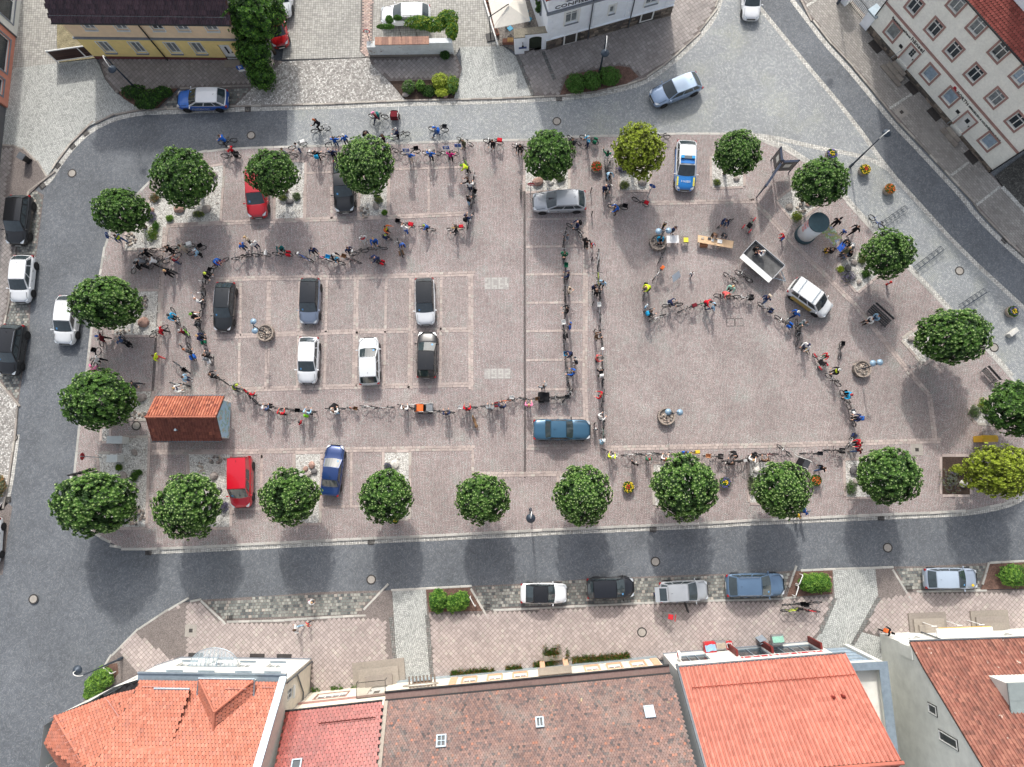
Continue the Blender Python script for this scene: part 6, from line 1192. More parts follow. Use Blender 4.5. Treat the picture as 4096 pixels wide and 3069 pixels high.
def mesh_set(style):
 P={};R0=.335 if style!='kid' else.24;wb=.53 if style!='kid' else.36
 q=MB();q.torus((0,0,0),(0,1,0),R0-.026,.029,24,6);P['tyre']=q.mesh('tyre',m_tyre,True)
 q=MB();q.torus((0,0,0),(0,1,0),R0-.045,.012,24,4);q.tube([(0,-.05,0),(0,.05,0)],.025,6)
 for i in range(12):a=i*2*math.pi/12;q.tube([(0,.03*(-1)**i,0),(math.cos(a)*(R0-.05),0,math.sin(a)*(R0-.05))],.0025,3,cap=False)
 P['rim']=q.mesh('rim',m_alu2)
 q=MB();bb,hd,st,sx=(-.02,0,.28),(.36,0,.74),(-.2,0,.82),(-wb,0,R0)
 if style=='kid':bb,hd,st=(0,0,.2),(.22,0,.5),(-.12,0,.5)
 hl=(hd[0]+.04,0,hd[2]-.12)
 if style=='step':q.tube([hl,(.16,0,.42),bb],.027,6);q.tube([(hd[0]+.02,0,hd[2]-.05),(.14,0,.5),(-.07,0,.45)],.017,6)
 else:q.tube([hl,bb],.027,6);q.tube([(hd[0],0,hd[2]-.02),(st[0]+.03,0,st[2]-.12)],.024,6)
 q.tube([bb,st],.022,6)
 for s in (-1,1):q.tube([(bb[0],s*.02,bb[2]),(sx[0],s*.06,sx[2])],.01,5);q.tube([(st[0]+.04,s*.02,st[2]-.14),(sx[0],s*.06,sx[2])],.008,5)
 P['frame']=q.mesh('frame',bpaint('k'))
 q=MB()
 for s in (-1,1):q.tube([hl,(hl[0]+.03,s*.055,hl[2]-.1),(wb,s*.055,R0)],.011,5)
 q.tube([hl,(hd[0]-.04,0,hd[2]+.22)],.016,6);P['fork']=q.mesh('fork',bpaint('k'))
 q=MB();hx,hz=hd[0]-.04,hd[2]+.22
 if style=='mtb':q.tube([(hx-.02,-.33,hz+.02),(hx+.03,0,hz),(hx-.02,.33,hz+.02)],.018,5)
 else:q.tube([(hx-.2,-.28,hz+.04),(hx,-.24,hz+.06),(hx+.05,0,hz),(hx,.24,hz+.06),(hx-.2,.28,hz+.04)],.018,5)
 P['handlebar']=q.mesh('handlebar',m_alu2 if style!='mtb' else m_trim)
 q=MB();s0=(st[0]-.02,0,st[2]+.08);q.add([(s0[0]+.15,-.02,s0[2]),(s0[0]+.15,.02,s0[2]),(s0[0]-.02,.05,s0[2]+.01),(s0[0]-.13,.085,s0[2]+.02),(s0[0]-.15,0,s0[2]+.025),(s0[0]-.13,-.085,s0[2]+.02),(s0[0]-.02,-.05,s0[2]+.01),(s0[0]-.05,0,s0[2]-.06)],[(0,1,2,6),(6,2,3,4),(6,4,5),(0,6,7),(1,0,7),(2,1,7),(3,2,7),(4,3,7),(5,4,7),(6,5,7)]);q.tube([(st[0],0,st[2]-.05),(s0[0]-.02,0,s0[2]-.02)],.013,5);P['saddle']=q.mesh('saddle',m_sad)
 q=MB();q.lathe([(.09,-.004),(.09,.004)],14);q.v=[(x+bb[0],z+.05,y+bb[2])for x,y,z in q.v]
 for s in (-1,1):q.tube([(bb[0],s*.06,bb[2]),(bb[0]+s*.15,s*.07,bb[2]-.06)],.011,4);q.obox((bb[0]+s*.15,s*.12,bb[2]-.06),(.045,0,0),(0,.045,0),(0,0,.01))
 P['crank']=q.mesh('crank',m_trim)
 if style in ('step','city'):
  for mk,cx_,a0,a1 in (('mudguard',-wb,.1,2.6),('mudguard_',wb,.6,2.9)):
   q=MB()
   pts=[(cx_+math.cos(a0+(a1-a0)*i/8)*(R0+.03),0,R0+math.sin(a0+(a1-a0)*i/8)*(R0+.03))for i in range(9)]
   for p1,p2 in zip(pts[:-1],pts[1:]):q.add([(p1[0],-.03,p1[2]),(p1[0],.03,p1[2]),(p2[0],.03,p2[2]),(p2[0],-.03,p2[2])],[(0,1,2,3)])
   P[mk]=q.mesh('mudguard',m_trim)
  q=MB();zr=R0*2+.07
  for y in (-.06,0,.06):q.tube([(-wb-.22,y,zr),(-wb+.28,y,zr)],.007,4)
  for s in (-1,1):q.tube([(-wb,s*.06,R0),(-wb-.1,s*.06,zr)],.006,4)
  for x in (-.22,0,.26):q.tube([(-wb+x,-.06,zr),(-wb+x,.06,zr)],.006,4)
  P['rack']=q.mesh('rack',m_trim)
 P['_']=(R0,wb,hx,hz);return P
BK={s:mesh_set(s)for s in ('step','city','mtb','kid')}
q=MB()
for i,(z,a,b_)in enumerate(((0,.16,.12),(.2,.19,.15))):q.tube([(-a,-b_,z),(a,-b_,z),(a,b_,z),(-a,b_,z),(-a,-b_,z)],.012,4)
q.box(-.16,.16,-.12,.12,0,.012)
for s in (-1,1):q.add([(-.16,s*.12,0),(.16,s*.12,0),(.19,s*.15,.2),(-.19,s*.15,.2)],[(0,1,2,3)]);q.add([(s*.16,-.12,0),(s*.16,.12,0),(s*.19,.15,.2),(s*.19,-.15,.2)],[(0,1,2,3)])
ME_BASK=q.mesh('basket',m_sad);q=MB();q.chbox(-.17,.17,-.07,.07,-.28,.06,.03);ME_BAG=q.mesh('pannier',m_sad);q=MB();q.chbox(-.2,.2,-.15,.15,0,.22,.03);ME_BOX=q.mesh('carrier_box',m_sad);q=MB();q.chbox(-.14,.14,-.16,.16,0,.08,.02);q.obox((-.13,0,.28),(.03,0,.0),(0,.15,0),(0,0,.2));q.tube([(0,-.15,0),(.1,-.17,-.2)],.03,5);ME_SEAT=q.mesh('child_seat',m_sad);q=MB();q.add([(-.01,-.1,-.13),(-.01,.1,-.13),(-.01,.1,.13),(-.01,-.1,.13),(.01,-.1,-.13),(.01,.1,-.13),(.01,.1,.13),(.01,-.1,.13)],[(0,1,2,3),(7,6,5,4),(0,4,5,1),(1,5,6,2),(2,6,7,3),(3,7,4,0)]);ME_NOTE=q.mesh('sign_card',M('white card',S(226,226,224),.7,0,.04))
def omat(o,m,i=0):o.material_slots[i].link='OBJECT';o.material_slots[i].material=m
ORD=('first','second','third','fourth','fifth','sixth','seventh','eighth','ninth','tenth','eleventh','twelfth','thirteenth','fourteenth','fifteenth','sixteenth','seventeenth','eighteenth','nineteenth','twentieth','twenty-first','twenty-second','twenty-third','twenty-fourth')
EXN=dict(B='front basket',R='rear basket',X='carrier box',P='panniers',S='child seat',N='white sign card')
def bicycle(t,xf,yf,xr,yr,col,style,ex,label,group,lean=None):
 st=BK[style];R0,wb,hx,hz=st['_'];f,b=G(t,xf,yf,R0),G(t,xr,yr,R0);d=f-b;c=(f+b)/2
 z=PZ+.006 if inside((c.x,c.y),plaza_line)else (.11 if not inside((c.x,c.y),plaza_line)and c.y<-9 else.012)
 r=thing('bicycle' if style!='kid' else 'child_bicycle',label,'bicycle',(c.x,c.y,z),math.atan2(d.y,d.x),group);r.rotation_euler=(lean if lean is not None else random.uniform(-.09,.09),0,r.rotation_euler[2]);sc_=max(.92,min(1.06,d.length/(2*wb)if d.length>.4 else 1));r.scale=(sc_,)*3
 for k,me in st.items():
  if k in ('_','tyre','rim'):continue
  o=put(k.rstrip('_'),me,r)
  if k in ('frame','fork'):omat(o,bpaint(col))
 for x in (-wb,wb):w_=put('wheel',st['tyre'],r,(x,0,R0));put('rim',st['rim'],w_)
 zr=R0*2+.08
 for e in ex:
  k,cc=e[0],(e[1]if len(e)>1 else 'k')
  if k=='B':o=put('basket',ME_BASK,r,(hx+.22,0,hz-.12));omat(o,cloth(cc)if cc!='t' else m_wick)
  elif k=='R':o=put('basket',ME_BASK,r,(-wb-.02,0,zr));omat(o,cloth(cc)if cc!='t' else m_wick)
  elif k=='X':o=put('carrier_box',ME_BOX,r,(-wb-.02,0,zr));omat(o,cloth(cc))
  elif k=='P':
   for s in (-1,1):o=put('pannier',ME_BAG,r,(-wb,s*.14,zr-.02));omat(o,cloth(cc))
  elif k=='S':o=put('child_seat',ME_SEAT,r,(-wb+.02,0,zr+.02));omat(o,cloth(cc))
  elif k=='N':o=put('sign_card',ME_NOTE,r,(hx+.12,0,hz+.04));o.rotation_euler=(0,-.9,0)
 return r
 # ---- people
m_skin=M('skin',S(206,160,136),.6,0,.08,10,spec=.3);m_eye=M('eyes',S(40,36,34),.3,0,0);m_lip=M('lips',S(168,98,92),.5,0,0);m_shoe={k:M('shoe '+PNAME[k],S(*PAL[k]),.7,0,.1,12)for k in 'kwt'}
HAIR=dict(h=(74,54,40),B=(186,152,104),k=(34,30,28),g=(168,164,158),R=(158,84,44))
def pose(**kw):
 J=dict(pel=(0,0,.95),che=(.01,0,1.24),nek=(0,0,1.45),hed=(.03,0,1.62),sl=(0,.18,1.42),sr=(0,-.18,1.42),el=(-.03,.26,1.14),er=(-.03,-.26,1.14),wl=(.06,.27,.9),wr=(.06,-.27,.9),hl=(0,.09,.92),hr=(0,-.09,.92),kl=(.03,.1,.5),kr=(.03,-.1,.5),al=(0,.11,.09),ar=(0,-.11,.09));J.update(kw);return J
def ride():
 return pose(pel=(-.16,0,1.0),che=(.0,0,1.27),nek=(.12,0,1.46),hed=(.2,0,1.61),sl=(.1,.18,1.43),sr=(.1,-.18,1.43),el=(.22,.27,1.2),er=(.22,-.27,1.2),wl=(.42,.25,1.04),wr=(.42,-.25,1.04),hl=(-.14,.09,.97),hr=(-.14,-.09,.97),kl=(.16,.13,.62),kr=(.2,-.13,.72),al=(-.02,.16,.12),ar=(.04,-.15,.33))
POSES=dict(stand=pose(),hold=pose(el=(.08,.27,1.15),er=(.08,-.27,1.15),wl=(.34,.22,1.04),wr=(.34,-.22,1.04)),side=pose(el=(.12,.28,1.16),wl=(.36,.3,1.02),er=(.02,-.28,1.14),wr=(.2,-.36,1.02),kl=(.08,.1,.5),al=(.08,.12,.09),ar=(-.1,-.11,.1)),phone=pose(el=(.04,.26,1.13),er=(.04,-.26,1.13),wl=(.28,.07,1.22),wr=(.28,-.07,1.22),hed=(.07,0,1.6)),walk=pose(kl=(.2,.1,.53),al=(.26,.1,.1),kr=(-.02,-.1,.5),ar=(-.3,-.1,.16),el=(-.12,.27,1.16),wl=(-.16,.28,.92),er=(.06,-.27,1.15),wr=(.22,-.26,.97)),ride=ride(),raised=pose(el=(.06,.34,1.52),wl=(.14,.4,1.78),er=(.08,-.27,1.15),wr=(.3,-.24,1.04)),reach=pose(el=(.18,.26,1.32),wl=(.42,.3,1.3),er=(.08,-.27,1.15),wr=(.3,-.24,1.0)),bend=pose(che=(.16,0,1.18),nek=(.33,0,1.33),hed=(.45,0,1.43),sl=(.3,.18,1.31),sr=(.3,-.18,1.31),el=(.4,.24,1.05),er=(.4,-.24,1.05),wl=(.5,.16,.82),wr=(.5,-.16,.82)),sit=pose(pel=(0,0,.5),che=(.04,0,.78),nek=(.06,0,.98),hed=(.1,0,1.14),sl=(.05,.18,.95),sr=(.05,-.18,.95),el=(.1,.26,.68),er=(.1,-.26,.68),wl=(.32,.14,.6),wr=(.32,-.14,.6),hl=(.04,.09,.47),hr=(.04,-.09,.47),kl=(.44,.11,.48),kr=(.44,-.11,.48),al=(.42,.11,.09),ar=(.42,-.11,.09)),squat=pose(pel=(-.1,0,.38),che=(.08,0,.62),nek=(.18,0,.8),hed=(.26,0,.94),sl=(.15,.18,.78),sr=(.15,-.18,.78),el=(.25,.25,.55),er=(.25,-.25,.55),wl=(.42,.14,.45),wr=(.42,-.14,.45),hl=(-.06,.1,.36),hr=(-.06,-.1,.36),kl=(.28,.15,.5),kr=(.28,-.15,.5),al=(.0,.15,.09),ar=(.0,-.15,.09)))
def seg_d(p,a,b):
 ab=b-a;t=max(0,min(1,(p-a).dot(ab)/max(1e-9,ab.length_squared)));return (p-a-ab*t).length
def make_body(nm,J):
 J={k:Vector(v)for k,v in J.items()};vs,es,rad,lab=[],[],[],[];ix={}
 def V(k,p,r):ix[k]=len(vs);vs.append(tuple(p));rad.append(r);return ix[k]
 segs=[]
 def E(a,b,reg):es.append((ix[a],ix[b]));segs.append((Vector(vs[ix[a]]),Vector(vs[ix[b]]),reg))
 V('pel',J['pel'],(.165,.13));V('mid',(J['pel']+J['che'])/2,(.155,.12));V('che',J['che'],(.185,.135));V('up',(J['che']*.35+J['nek']*.65),(.13,.09));V('nek',J['nek'],(.062,.062));nd=(J['hed']-J['nek']);V('nk2',J['nek']+nd*.45,(.055,.055))
 E('pel','mid',1);E('mid','che',1);E('che','up',1);E('up','nek',1);E('nek','nk2',0)
 for s in 'lr':
  V('s'+s,J['s'+s],(.09,.085));V('e'+s,J['e'+s],(.058,.058));V('w'+s,J['w'+s],(.032,.028));E('up','s'+s,1);E('s'+s,'e'+s,1);E('e'+s,'w'+s,5)
  d=(J['w'+s]-J['e'+s]).normalized();sg=1 if s=='l' else -1;lat=Vector((0,-sg,0));lat=(lat-d*lat.dot(d)).normalized()if abs(d.y)<.95 else Vector((1,0,0));dn=d.cross(lat)*sg
  V('p'+s,J['w'+s]+d*.075,(.034,.02));E('w'+s,'p'+s,0)
  for i,(off,L)in enumerate(((-.026,.062),(-.009,.075),(.009,.07),(.025,.055))):
   b0=J['w'+s]+d*.085+lat*-off;V('f%s%d'%(s,i),b0+d*L*.55-dn*.008,(.0095,.0095));V('g%s%d'%(s,i),b0+d*L-dn*.028,(.008,.008));E('p'+s,'f%s%d'%(s,i),0);E('f%s%d'%(s,i),'g%s%d'%(s,i),0)
  V('t'+s,J['w'+s]+d*.055+lat*.045,(.011,.011));V('u'+s,J['w'+s]+d*.09+lat*.058-dn*.01,(.009,.009));E('p'+s,'t'+s,0);E('t'+s,'u'+s,0)
  V('h'+s,J['h'+s],(.112,.112));V('k'+s,J['k'+s],(.075,.077));V('c'+s,J['k'+s]*.62+J['a'+s]*.38+Vector((-.02,0,0)),(.07,.07));V('a'+s,J['a'+s],(.042,.045));V('o'+s,J['a'+s]+Vector((.06,0,-.045)),(.05,.036));V('q'+s,J['a'+s]+Vector((.19,sg*.01,-.055)),(.045,.026))
  E('pel','h'+s,2);E('h'+s,'k'+s,2);E('k'+s,'c'+s,6);E('c'+s,'a'+s,6);E('a'+s,'o'+s,3);E('o'+s,'q'+s,3)
 me=bpy.data.meshes.new('tmp');me.from_pydata(vs,es,[]);ob=bpy.data.objects.new('tmp',me);C.objects.link(ob)
 md=ob.modifiers.new('s','SKIN');md.use_smooth_shade=True;md.branch_smoothing=.5
 for i,v in enumerate(me.skin_vertices[0].data):v.radius=rad[i];v.use_root=(i==0)
 sb=ob.modifiers.new('u','SUBSURF');sb.levels=sb.render_levels=1
 dg=bpy.context.evaluated_depsgraph_get();ev=bpy.data.meshes.new_from_object(ob.evaluated_get(dg));bpy.data.objects.remove(ob)
 q=MB();q.v=[tuple(v.co)for v in ev.vertices];q.f=[tuple(p.vertices)for p in ev.polygons]
 for p in ev.polygons:
  c=p.center;q.mi.append(min(segs,key=lambda s_:seg_d(c,s_[0],s_[1]))[2])
 hc=J['hed']+Vector((.01,0,.02));nu,nv=16,12;b0=len(q.v);hv=[]
 for i in range(nv+1):
  ph=-math.pi/2+math.pi*i/nv
  for j in range(nu):
   t=2*math.pi*j/nu;x,y,z=math.cos(ph)*math.cos(t),math.cos(ph)*math.sin(t),math.sin(ph)
   X,Y,Z=x*.098,y*.077,z*.118
   if x>0 and z<0:X+=.008*x;Y*=1-.22*-z
   if x>.85 and abs(y)<.25 and -.35<z<.05:X+=.024
   if x>.7 and abs(y)>.25 and.0<z<.2:X-=.008
   hv.append((hc.x+X,hc.y+Y,hc.z+Z))
 q.add(hv,[(i*nu+j,i*nu+(j+1)%nu,(i+1)*nu+(j+1)%nu,(i+1)*nu+j)for i in range(nv)for j in range(nu)],0)
 for s in (-1,1):q.ball((hc.x+.083,hc.y+s*.03,hc.z+.012),(.012,.012,.009),6,4,4);q.ball((hc.x-.005,hc.y+s*.078,hc.z-.005),(.022,.01,.032),6,4,0)
 q.obox((hc.x+.09,hc.y,hc.z-.062),(.006,0,0),(0,.024,0),(0,0,.006),7)
 me2=q.mesh('person_'+nm,[m_skin,cloth('b'),cloth('j'),m_shoe['k'],m_eye,cloth('b'),cloth('j'),m_lip],True);bpy.data.meshes.remove(ev);return me2,hc
BODY={k:make_body(k,v)for k,v in POSES.items()}
def cap_mesh(kind):
 q=MB();nu,nv=14,8
 if kind=='helmet':
  for i in range(7):
   pass
  q.ball((0,0,.04),(.135,.108,.1),14,8);q.v=[(x,y,max(z,.02))for x,y,z in q.v]
  for a in (-.045,0,.045):q.obox((0,a,.125),(.08,0,0),(0,.009,0),(0,0,.014),1)
  return q.mesh('helmet',[cloth('w'),m_trim],True)
 if kind=='hat':q.ball((0,0,.05),(.112,.092,.09),12,7);q.v=[(x,y,max(z,.04))for x,y,z in q.v];q.obox((.13,0,.045),(.06,0,-.01),(0,.07,0),(0,0,.006));return q.mesh('hat',[cloth('w')],True)
 q.ball((-.012,0,.012),(.108,.09,.125),14,9);z0=-.03 if kind=='hair' else -.16
 q.v=[(x-(.035 if x>.02 and z<.05 else 0)*1.0,y*(1.05 if kind=='long' else 1),max(z if z>-.02 or x<.0 else.02,z0))for x,y,z in q.v]
 if kind=='long':q.tube([(-.07,0,-.02),(-.1,0,-.15),(-.09,0,-.27)],[.075,.07,.04],7)
 return q.mesh('hair',[cloth('t')],True)
CAPS={k:cap_mesh(k)for k in ('helmet','hat','hair','long')}
q=MB();q.chbox(-.2,-.02,-.15,.15,-.26,.2,.05);q.obox((-.21,0,-.1),(.03,0,0),(0,.11,0),(0,0,.1));ME_PACK=q.mesh('backpack',cloth('b'))
q=MB();q.lathe([(.175,.2),(.185,.0),(.17,-.12)],14,cap=False);q.v=[(x*.72,y,z)for x,y,z in q.v];ME_VEST=q.mesh('vest',cloth('y'))
def person(t,x,y,face,ps,top,bot,head,ex,label,group,z=None,s=1.0):
 me,hc=BODY[ps];hgt=(1.25 if ps not in ('sit','squat')else.8)*s;base=z
 if base is None:c0=G(t,x,y,0);base=PZ+.005 if inside((c0.x,c0.y),plaza_line)else (.012 if c0.y>-7.5 and c0.x>-44 else.115)
 p=G(t,x,y,base+hgt);ch=sum((Vector(v)for v in (POSES[ps]['che'],POSES[ps]['pel'])),Vector())/2;a=RAD(face)
 ox,oy=ch.x*s,0;px,py=p.x-ox*math.cos(a),p.y-ox*math.sin(a)
 o=put('person',me,None,(px,py,base),a);tag(o,label,'person',group);k_=s*random.uniform(.97,1.03);o.scale=(k_*1.1,k_*1.1,k_)
 short='s' in ex;shorts='S' in ex
 omat(o,cloth(top),1);omat(o,cloth(bot),2);omat(o,m_shoe[random.choice('kkwt')],3);omat(o,m_skin if short else cloth(top),5);omat(o,m_skin if shorts else cloth(bot),6)
 k,cc=(head[0],head[1])if len(head)==2 else ('f',head)
 if k=='H':c=put('helmet',CAPS['helmet'],o,hc+Vector((0,0,.03)));omat(c,M('helmet '+PNAME[cc],S(*PAL[cc]),.35,0,.08,20,coat=.3))
 elif k=='C':c=put('hat',CAPS['hat'],o,hc+Vector((0,0,.03)));omat(c,cloth(cc))
 elif k=='L' or cc!='z':c=put('hair',CAPS['long' if k=='L' else 'hair'],o,hc);omat(c,M('hair '+cc,S(*HAIR[cc]),.7,0,.2,30))
 if k=='H':c=put('hair',CAPS['hair'],o,hc-Vector((0,0,.01)));omat(c,M('hair h',S(*HAIR['h']),.7,0,.2,30))
 for e in ex:
  if e.isdigit():continue
 if 'P' in ex:c=put('backpack',ME_PACK,o,Vector(POSES[ps]['che'])+Vector((-.12,0,.03)));omat(c,cloth(ex[ex.index('P')+1]))
 if 'V' in ex:c=put('vest',ME_VEST,o,Vector(POSES[ps]['che'])+Vector((0,0,-.02)));omat(c,cloth(ex[ex.index('V')+1]))
 return o
HN=dict(H='helmet',C='cap')
def head_phrase(h):
 if len(h)==2 and h[0]in HN:return ' and %s %s'%(PNAME[h[1]],HN[h[0]])
 if h=='z':return ' and bald head'
 return ' and %s%s hair'%('long ' if len(h)==2 else '',{'h':'brown','B':'blond','k':'dark','g':'grey','R':'ginger'}[h[-1]])
def chain(where,axis,end,bikes,people):
 """bicycles and people of one row, labelled by their place in it"""
 def key(q):p=G(*q[:3]);return p.x if axis=='x' else -p.y
 for i,b in enumerate(sorted(bikes,key=lambda q:key((q[0],(q[1]+q[3])/2,(q[2]+q[4])/2)))):
  t,xf,yf,xr,yr,col,style=b[:7];ex=b[7].split()if len(b)>7 else []
  en=' with '+' and '.join((PNAME[e[1]]+' ' if len(e)>1 and e[1]in PNAME and e[0]in 'PXBR' else '')+EXN[e[0]]for e in ex)if ex else ''
  bicycle(t,xf,yf,xr,yr,col,style,ex,'%s %sbicycle%s, %s from %s %s'%(PNAME[col],'child ' if style=='kid' else '',en if len(ex)<2 else en.replace(' sign card',' card').replace('carrier ','').replace('front ',''),ORD[i],end,where),'bicycles '+where)
 for i,p in enumerate(sorted(people,key=key)):
  t,x,y,face,ps,top,bot,head=p[:8];ex=p[8]if len(p)>8 else '';s=p[9]if len(p)>9 else 1.0
  who='child' if s<.8 else 'person'
  person(t,x,y,face,ps,top,bot,head,ex,'%s in %s top%s, %s from %s %s'%(who,PNAME[top],head_phrase(head),ORD[i],end,where),'people '+where,s=s)
chain('on the upper road','x','left',[(11,1785,1150,1880,1130,'k','mtb'),(11,1812,1262,1915,1262,'d','city','Pk'),(12,522,1055,620,1035,'k','step','Rw'),(12,940,1095,995,1110,'b','mtb'),(12,985,935,1085,942,'k','city'),(12,1062,1105,1150,1112,'v','mtb'),(12,1175,1085,1260,1075,'k','city'),(12,1465,1040,1570,1048,'k','step','Rd')],[(11,1797,1122,150,'ride','b','d','h'),(11,1855,1200,150,'hold','r','d','g'),(12,545,985,170,'ride','k','k','LR'),(12,915,1050,-60,'bend','k','k','h'),(12,1003,925,200,'walk','m','n','Cp','PT'),(12,1070,1105,200,'hold','k','k','h','Vm'),(12,1180,1055,170,'hold','n','k','Hw'),(12,1490,1045,180,'walk','j','j','Cb','Pb')])
chain('along the upper kerb','x','left',[(12,340,1195,435,1165,'k','step','Xw'),(12,290,1240,355,1250,'k','city'),(12,490,1245,585,1250,'k','city','N'),(12,632,1165,715,1120,'g','step','Bw'),(12,640,1240,720,1245,'k','city'),(12,1100,1195,1160,1212,'k','city'),(12,1240,1235,1345,1222,'k','step','Rk'),(12,1415,1235,1510,1240,'k','city'),(12,1565,1235,1650,1240,'d','step'),(12,1690,1125,1775,1165,'w','mtb'),(12,1905,1140,2010,1155,'k','city','Xr'),(12,2140,1180,2205,1195,'k','city'),(13,570,1115,625,1152,'d','city'),(13,665,1112,765,1150,'k','step','PG'),(13,1270,1100,1325,1106,'k','city')],[(12,375,1170,200,'hold','w','j','k'),(12,268,1215,230,'stand','g','d','h'),(12,530,1240,100,'side','k','k','k','Pc'),(12,675,1125,100,'side','b','j','h'),(12,757,1110,120,'stand','b','d','Hw'),(12,655,1225,100,'side','n','k','g'),(12,1105,1185,120,'hold','n','k','Hw'),(12,1285,1250,80,'side','b','e','Hw'),(12,1450,1240,90,'side','b','k','Hw'),(12,1610,1245,90,'side','M','k','h'),(12,1715,1140,230,'hold','O','d','g'),(12,1950,1145,250,'hold','k','k','h'),(12,2172,1185,260,'hold','k','k','k'),(13,585,1135,240,'hold','d','k','h'),(13,712,1125,190,'raised','c','n','g')])
chain('right of the upper bays','y','top',[(12,1725,1295,1765,1370,'v','mtb'),(12,1800,1420,1775,1520,'k','city'),(12,1805,1505,1795,1590,'k','city'),(22,1812,60,1785,150,'k','step','Bk'),(22,1785,235,1758,305,'w','city')],[(12,1740,1340,180,'bend','y','k','Hv'),(12,1752,1450,180,'reach','k','k','h'),(12,1768,1485,90,'hold','w','n','h'),(22,1752,92,30,'phone','k','l','k'),(22,1742,240,60,'hold','n','j','h','Pk')])
chain('below the upper bays','x','left',[(21,1895,575,2005,550,'k','city'),(21,2060,550,2155,550,'k','step','Sw'),(21,1730,640,1815,585,'r','mtb'),(22,215,540,320,548,'k','step','Pr'),(22,395,552,490,592,'b','city','N'),(22,560,565,612,575,'p','kid'),(22,640,585,745,615,'k','city','Bc'),(22,775,570,870,602,'m','step','Bt'),(22,830,540,930,515,'k','city','N'),(22,970,490,1085,492,'g','mtb'),(22,985,585,1070,615,'k','city','Pr'),(22,1078,395,1130,418,'n','kid'),(22,1195,440,1225,545,'k','city','Pt'),(22,1195,285,1310,312,'k','step','Xr Bk'),(22,1385,325,1470,340,'k','mtb'),(22,1610,338,1700,330,'Y','city','Xr')],[(21,1715,588,-10,'bend','b','k','Hb'),(21,1945,465,-40,'stand','b','d','R','s'),(21,1982,412,200,'reach','e','d','B'),(21,2040,450,130,'stand','w','n','g'),(22,238,480,-80,'hold','T','k','g'),(22,500,500,-60,'side','n','k','k'),(22,660,542,-30,'ride','k','e','Hw'),(22,682,572,-30,'ride','c','d','Hc','',.65),(22,788,495,-50,'stand','n','k','h'),(22,905,405,-70,'stand','w','w','g','Vr'),(22,995,425,-80,'hold','b','d','B'),(22,1025,565,-170,'ride','n','d','Cn'),(22,1072,392,0,'ride','n','j','Hy','',.7),(22,1090,328,-20,'reach','o','k','h','Vy'),(22,1222,448,-80,'ride','b','t','Hb','',.75),(22,1242,325,80,'side','w','b','g','s'),(22,1425,312,190,'ride','b','k','Hy','',.8),(22,1655,328,180,'side','k','d','h')])
chain('in upper left cluster','x','left',[(21,1085,665,1118,605,'w','city'),(21,1150,555,1240,512,'k','city'),(21,1320,505,1405,488,'k','mtb'),(21,1440,500,1545,470,'a','step','Xw'),(21,1545,535,1635,492,'k','city','Rk'),(21,1218,640,1290,575,'k','mtb'),(21,1340,600,1440,548,'w','city'),(21,1310,650,1405,682,'k','city'),(21,1130,610,1200,590,'d','mtb')],[(21,1110,622,160,'walk','k','k','Hk'),(21,1165,525,150,'hold','k','k','g'),(21,1352,490,180,'hold','k','k','h'),(21,1462,482,170,'hold','e','e','h'),(21,1578,515,200,'hold','l','k','Hw'),(21,1240,592,170,'ride','w','k','g','s'),(21,1148,592,190,'ride','g','d','Hw'),(21,1388,580,60,'hold','m','j','h'),(21,1345,682,160,'phone','k','k','B')])
chain('left of middle bays','y','top',[(21,1700,690,1675,745,'k','city','Bk'),(21,1640,765,1632,830,'k','city'),(21,1645,845,1636,955,'k','city'),(21,1400,995,1438,1085,'w','city'),(21,1622,1018,1602,1110,'k','step','Pd'),(21,1595,1100,1635,1165,'k','city'),(21,1490,1130,1528,1205,'v','kid'),(21,1328,1128,1240,1190,'k','mtb'),(21,1625,1165,1652,1250,'k','city','PG'),(21,1525,1275,1568,1375,'k','city','Pb'),(21,1665,1325,1698,1410,'k','step','Xw'),(21,1425,1420,1512,1482,'g','step','Rk'),(21,1735,1515,1828,1580,'k','city'),(31,1400,72,1510,90,'w','step'),(31,1900,98,1958,122,'d','city'),(31,1985,135,2058,212,'k','city')],[(21,1640,690,-30,'ride','k','k','Hy'),(21,1578,905,40,'raised','w','j','z'),(21,1370,1035,-20,'hold','c','k','Hk'),(21,1548,1030,10,'hold','k','k','Hv','s'),(21,1468,1165,150,'ride','m','k','Hw','',.7),(21,1288,1148,170,'walk','r','k','Hw'),(21,1595,1200,0,'hold','n','k','B'),(21,1490,1310,50,'raised','d','k','R'),(21,1655,1355,90,'hold','k','d','h','Pg'),(21,1482,1530,0,'stand','l','n','Lk'),(21,1695,1510,30,'hold','k','k','h'),(31,1410,112,20,'hold','w','w','B','Vn'),(31,1875,105,30,'bend','d','d','Hy','Vy'),(31,2005,150,60,'raised','r','d','h')])
chain('between left-hand trees','y','top',[(21,850,735,892,728,'k','city'),(21,815,1165,822,1258,'k','city'),(21,990,1205,1050,1272,'k','step','Pk'),(21,800,1320,768,1425,'k','step','Bk'),(21,775,1455,778,1510,'d','city')],[(21,810,1205,180,'walk','m','k','Cb'),(21,965,1230,160,'hold','j','d','g'),(21,775,1380,170,'walk','w','k','g'),(21,760,1478,120,'bend','p','d','Cp'),(21,1248,1360,160,'walk','y','C','h'),(31,1065,72,10,'walk','d','d','h')])
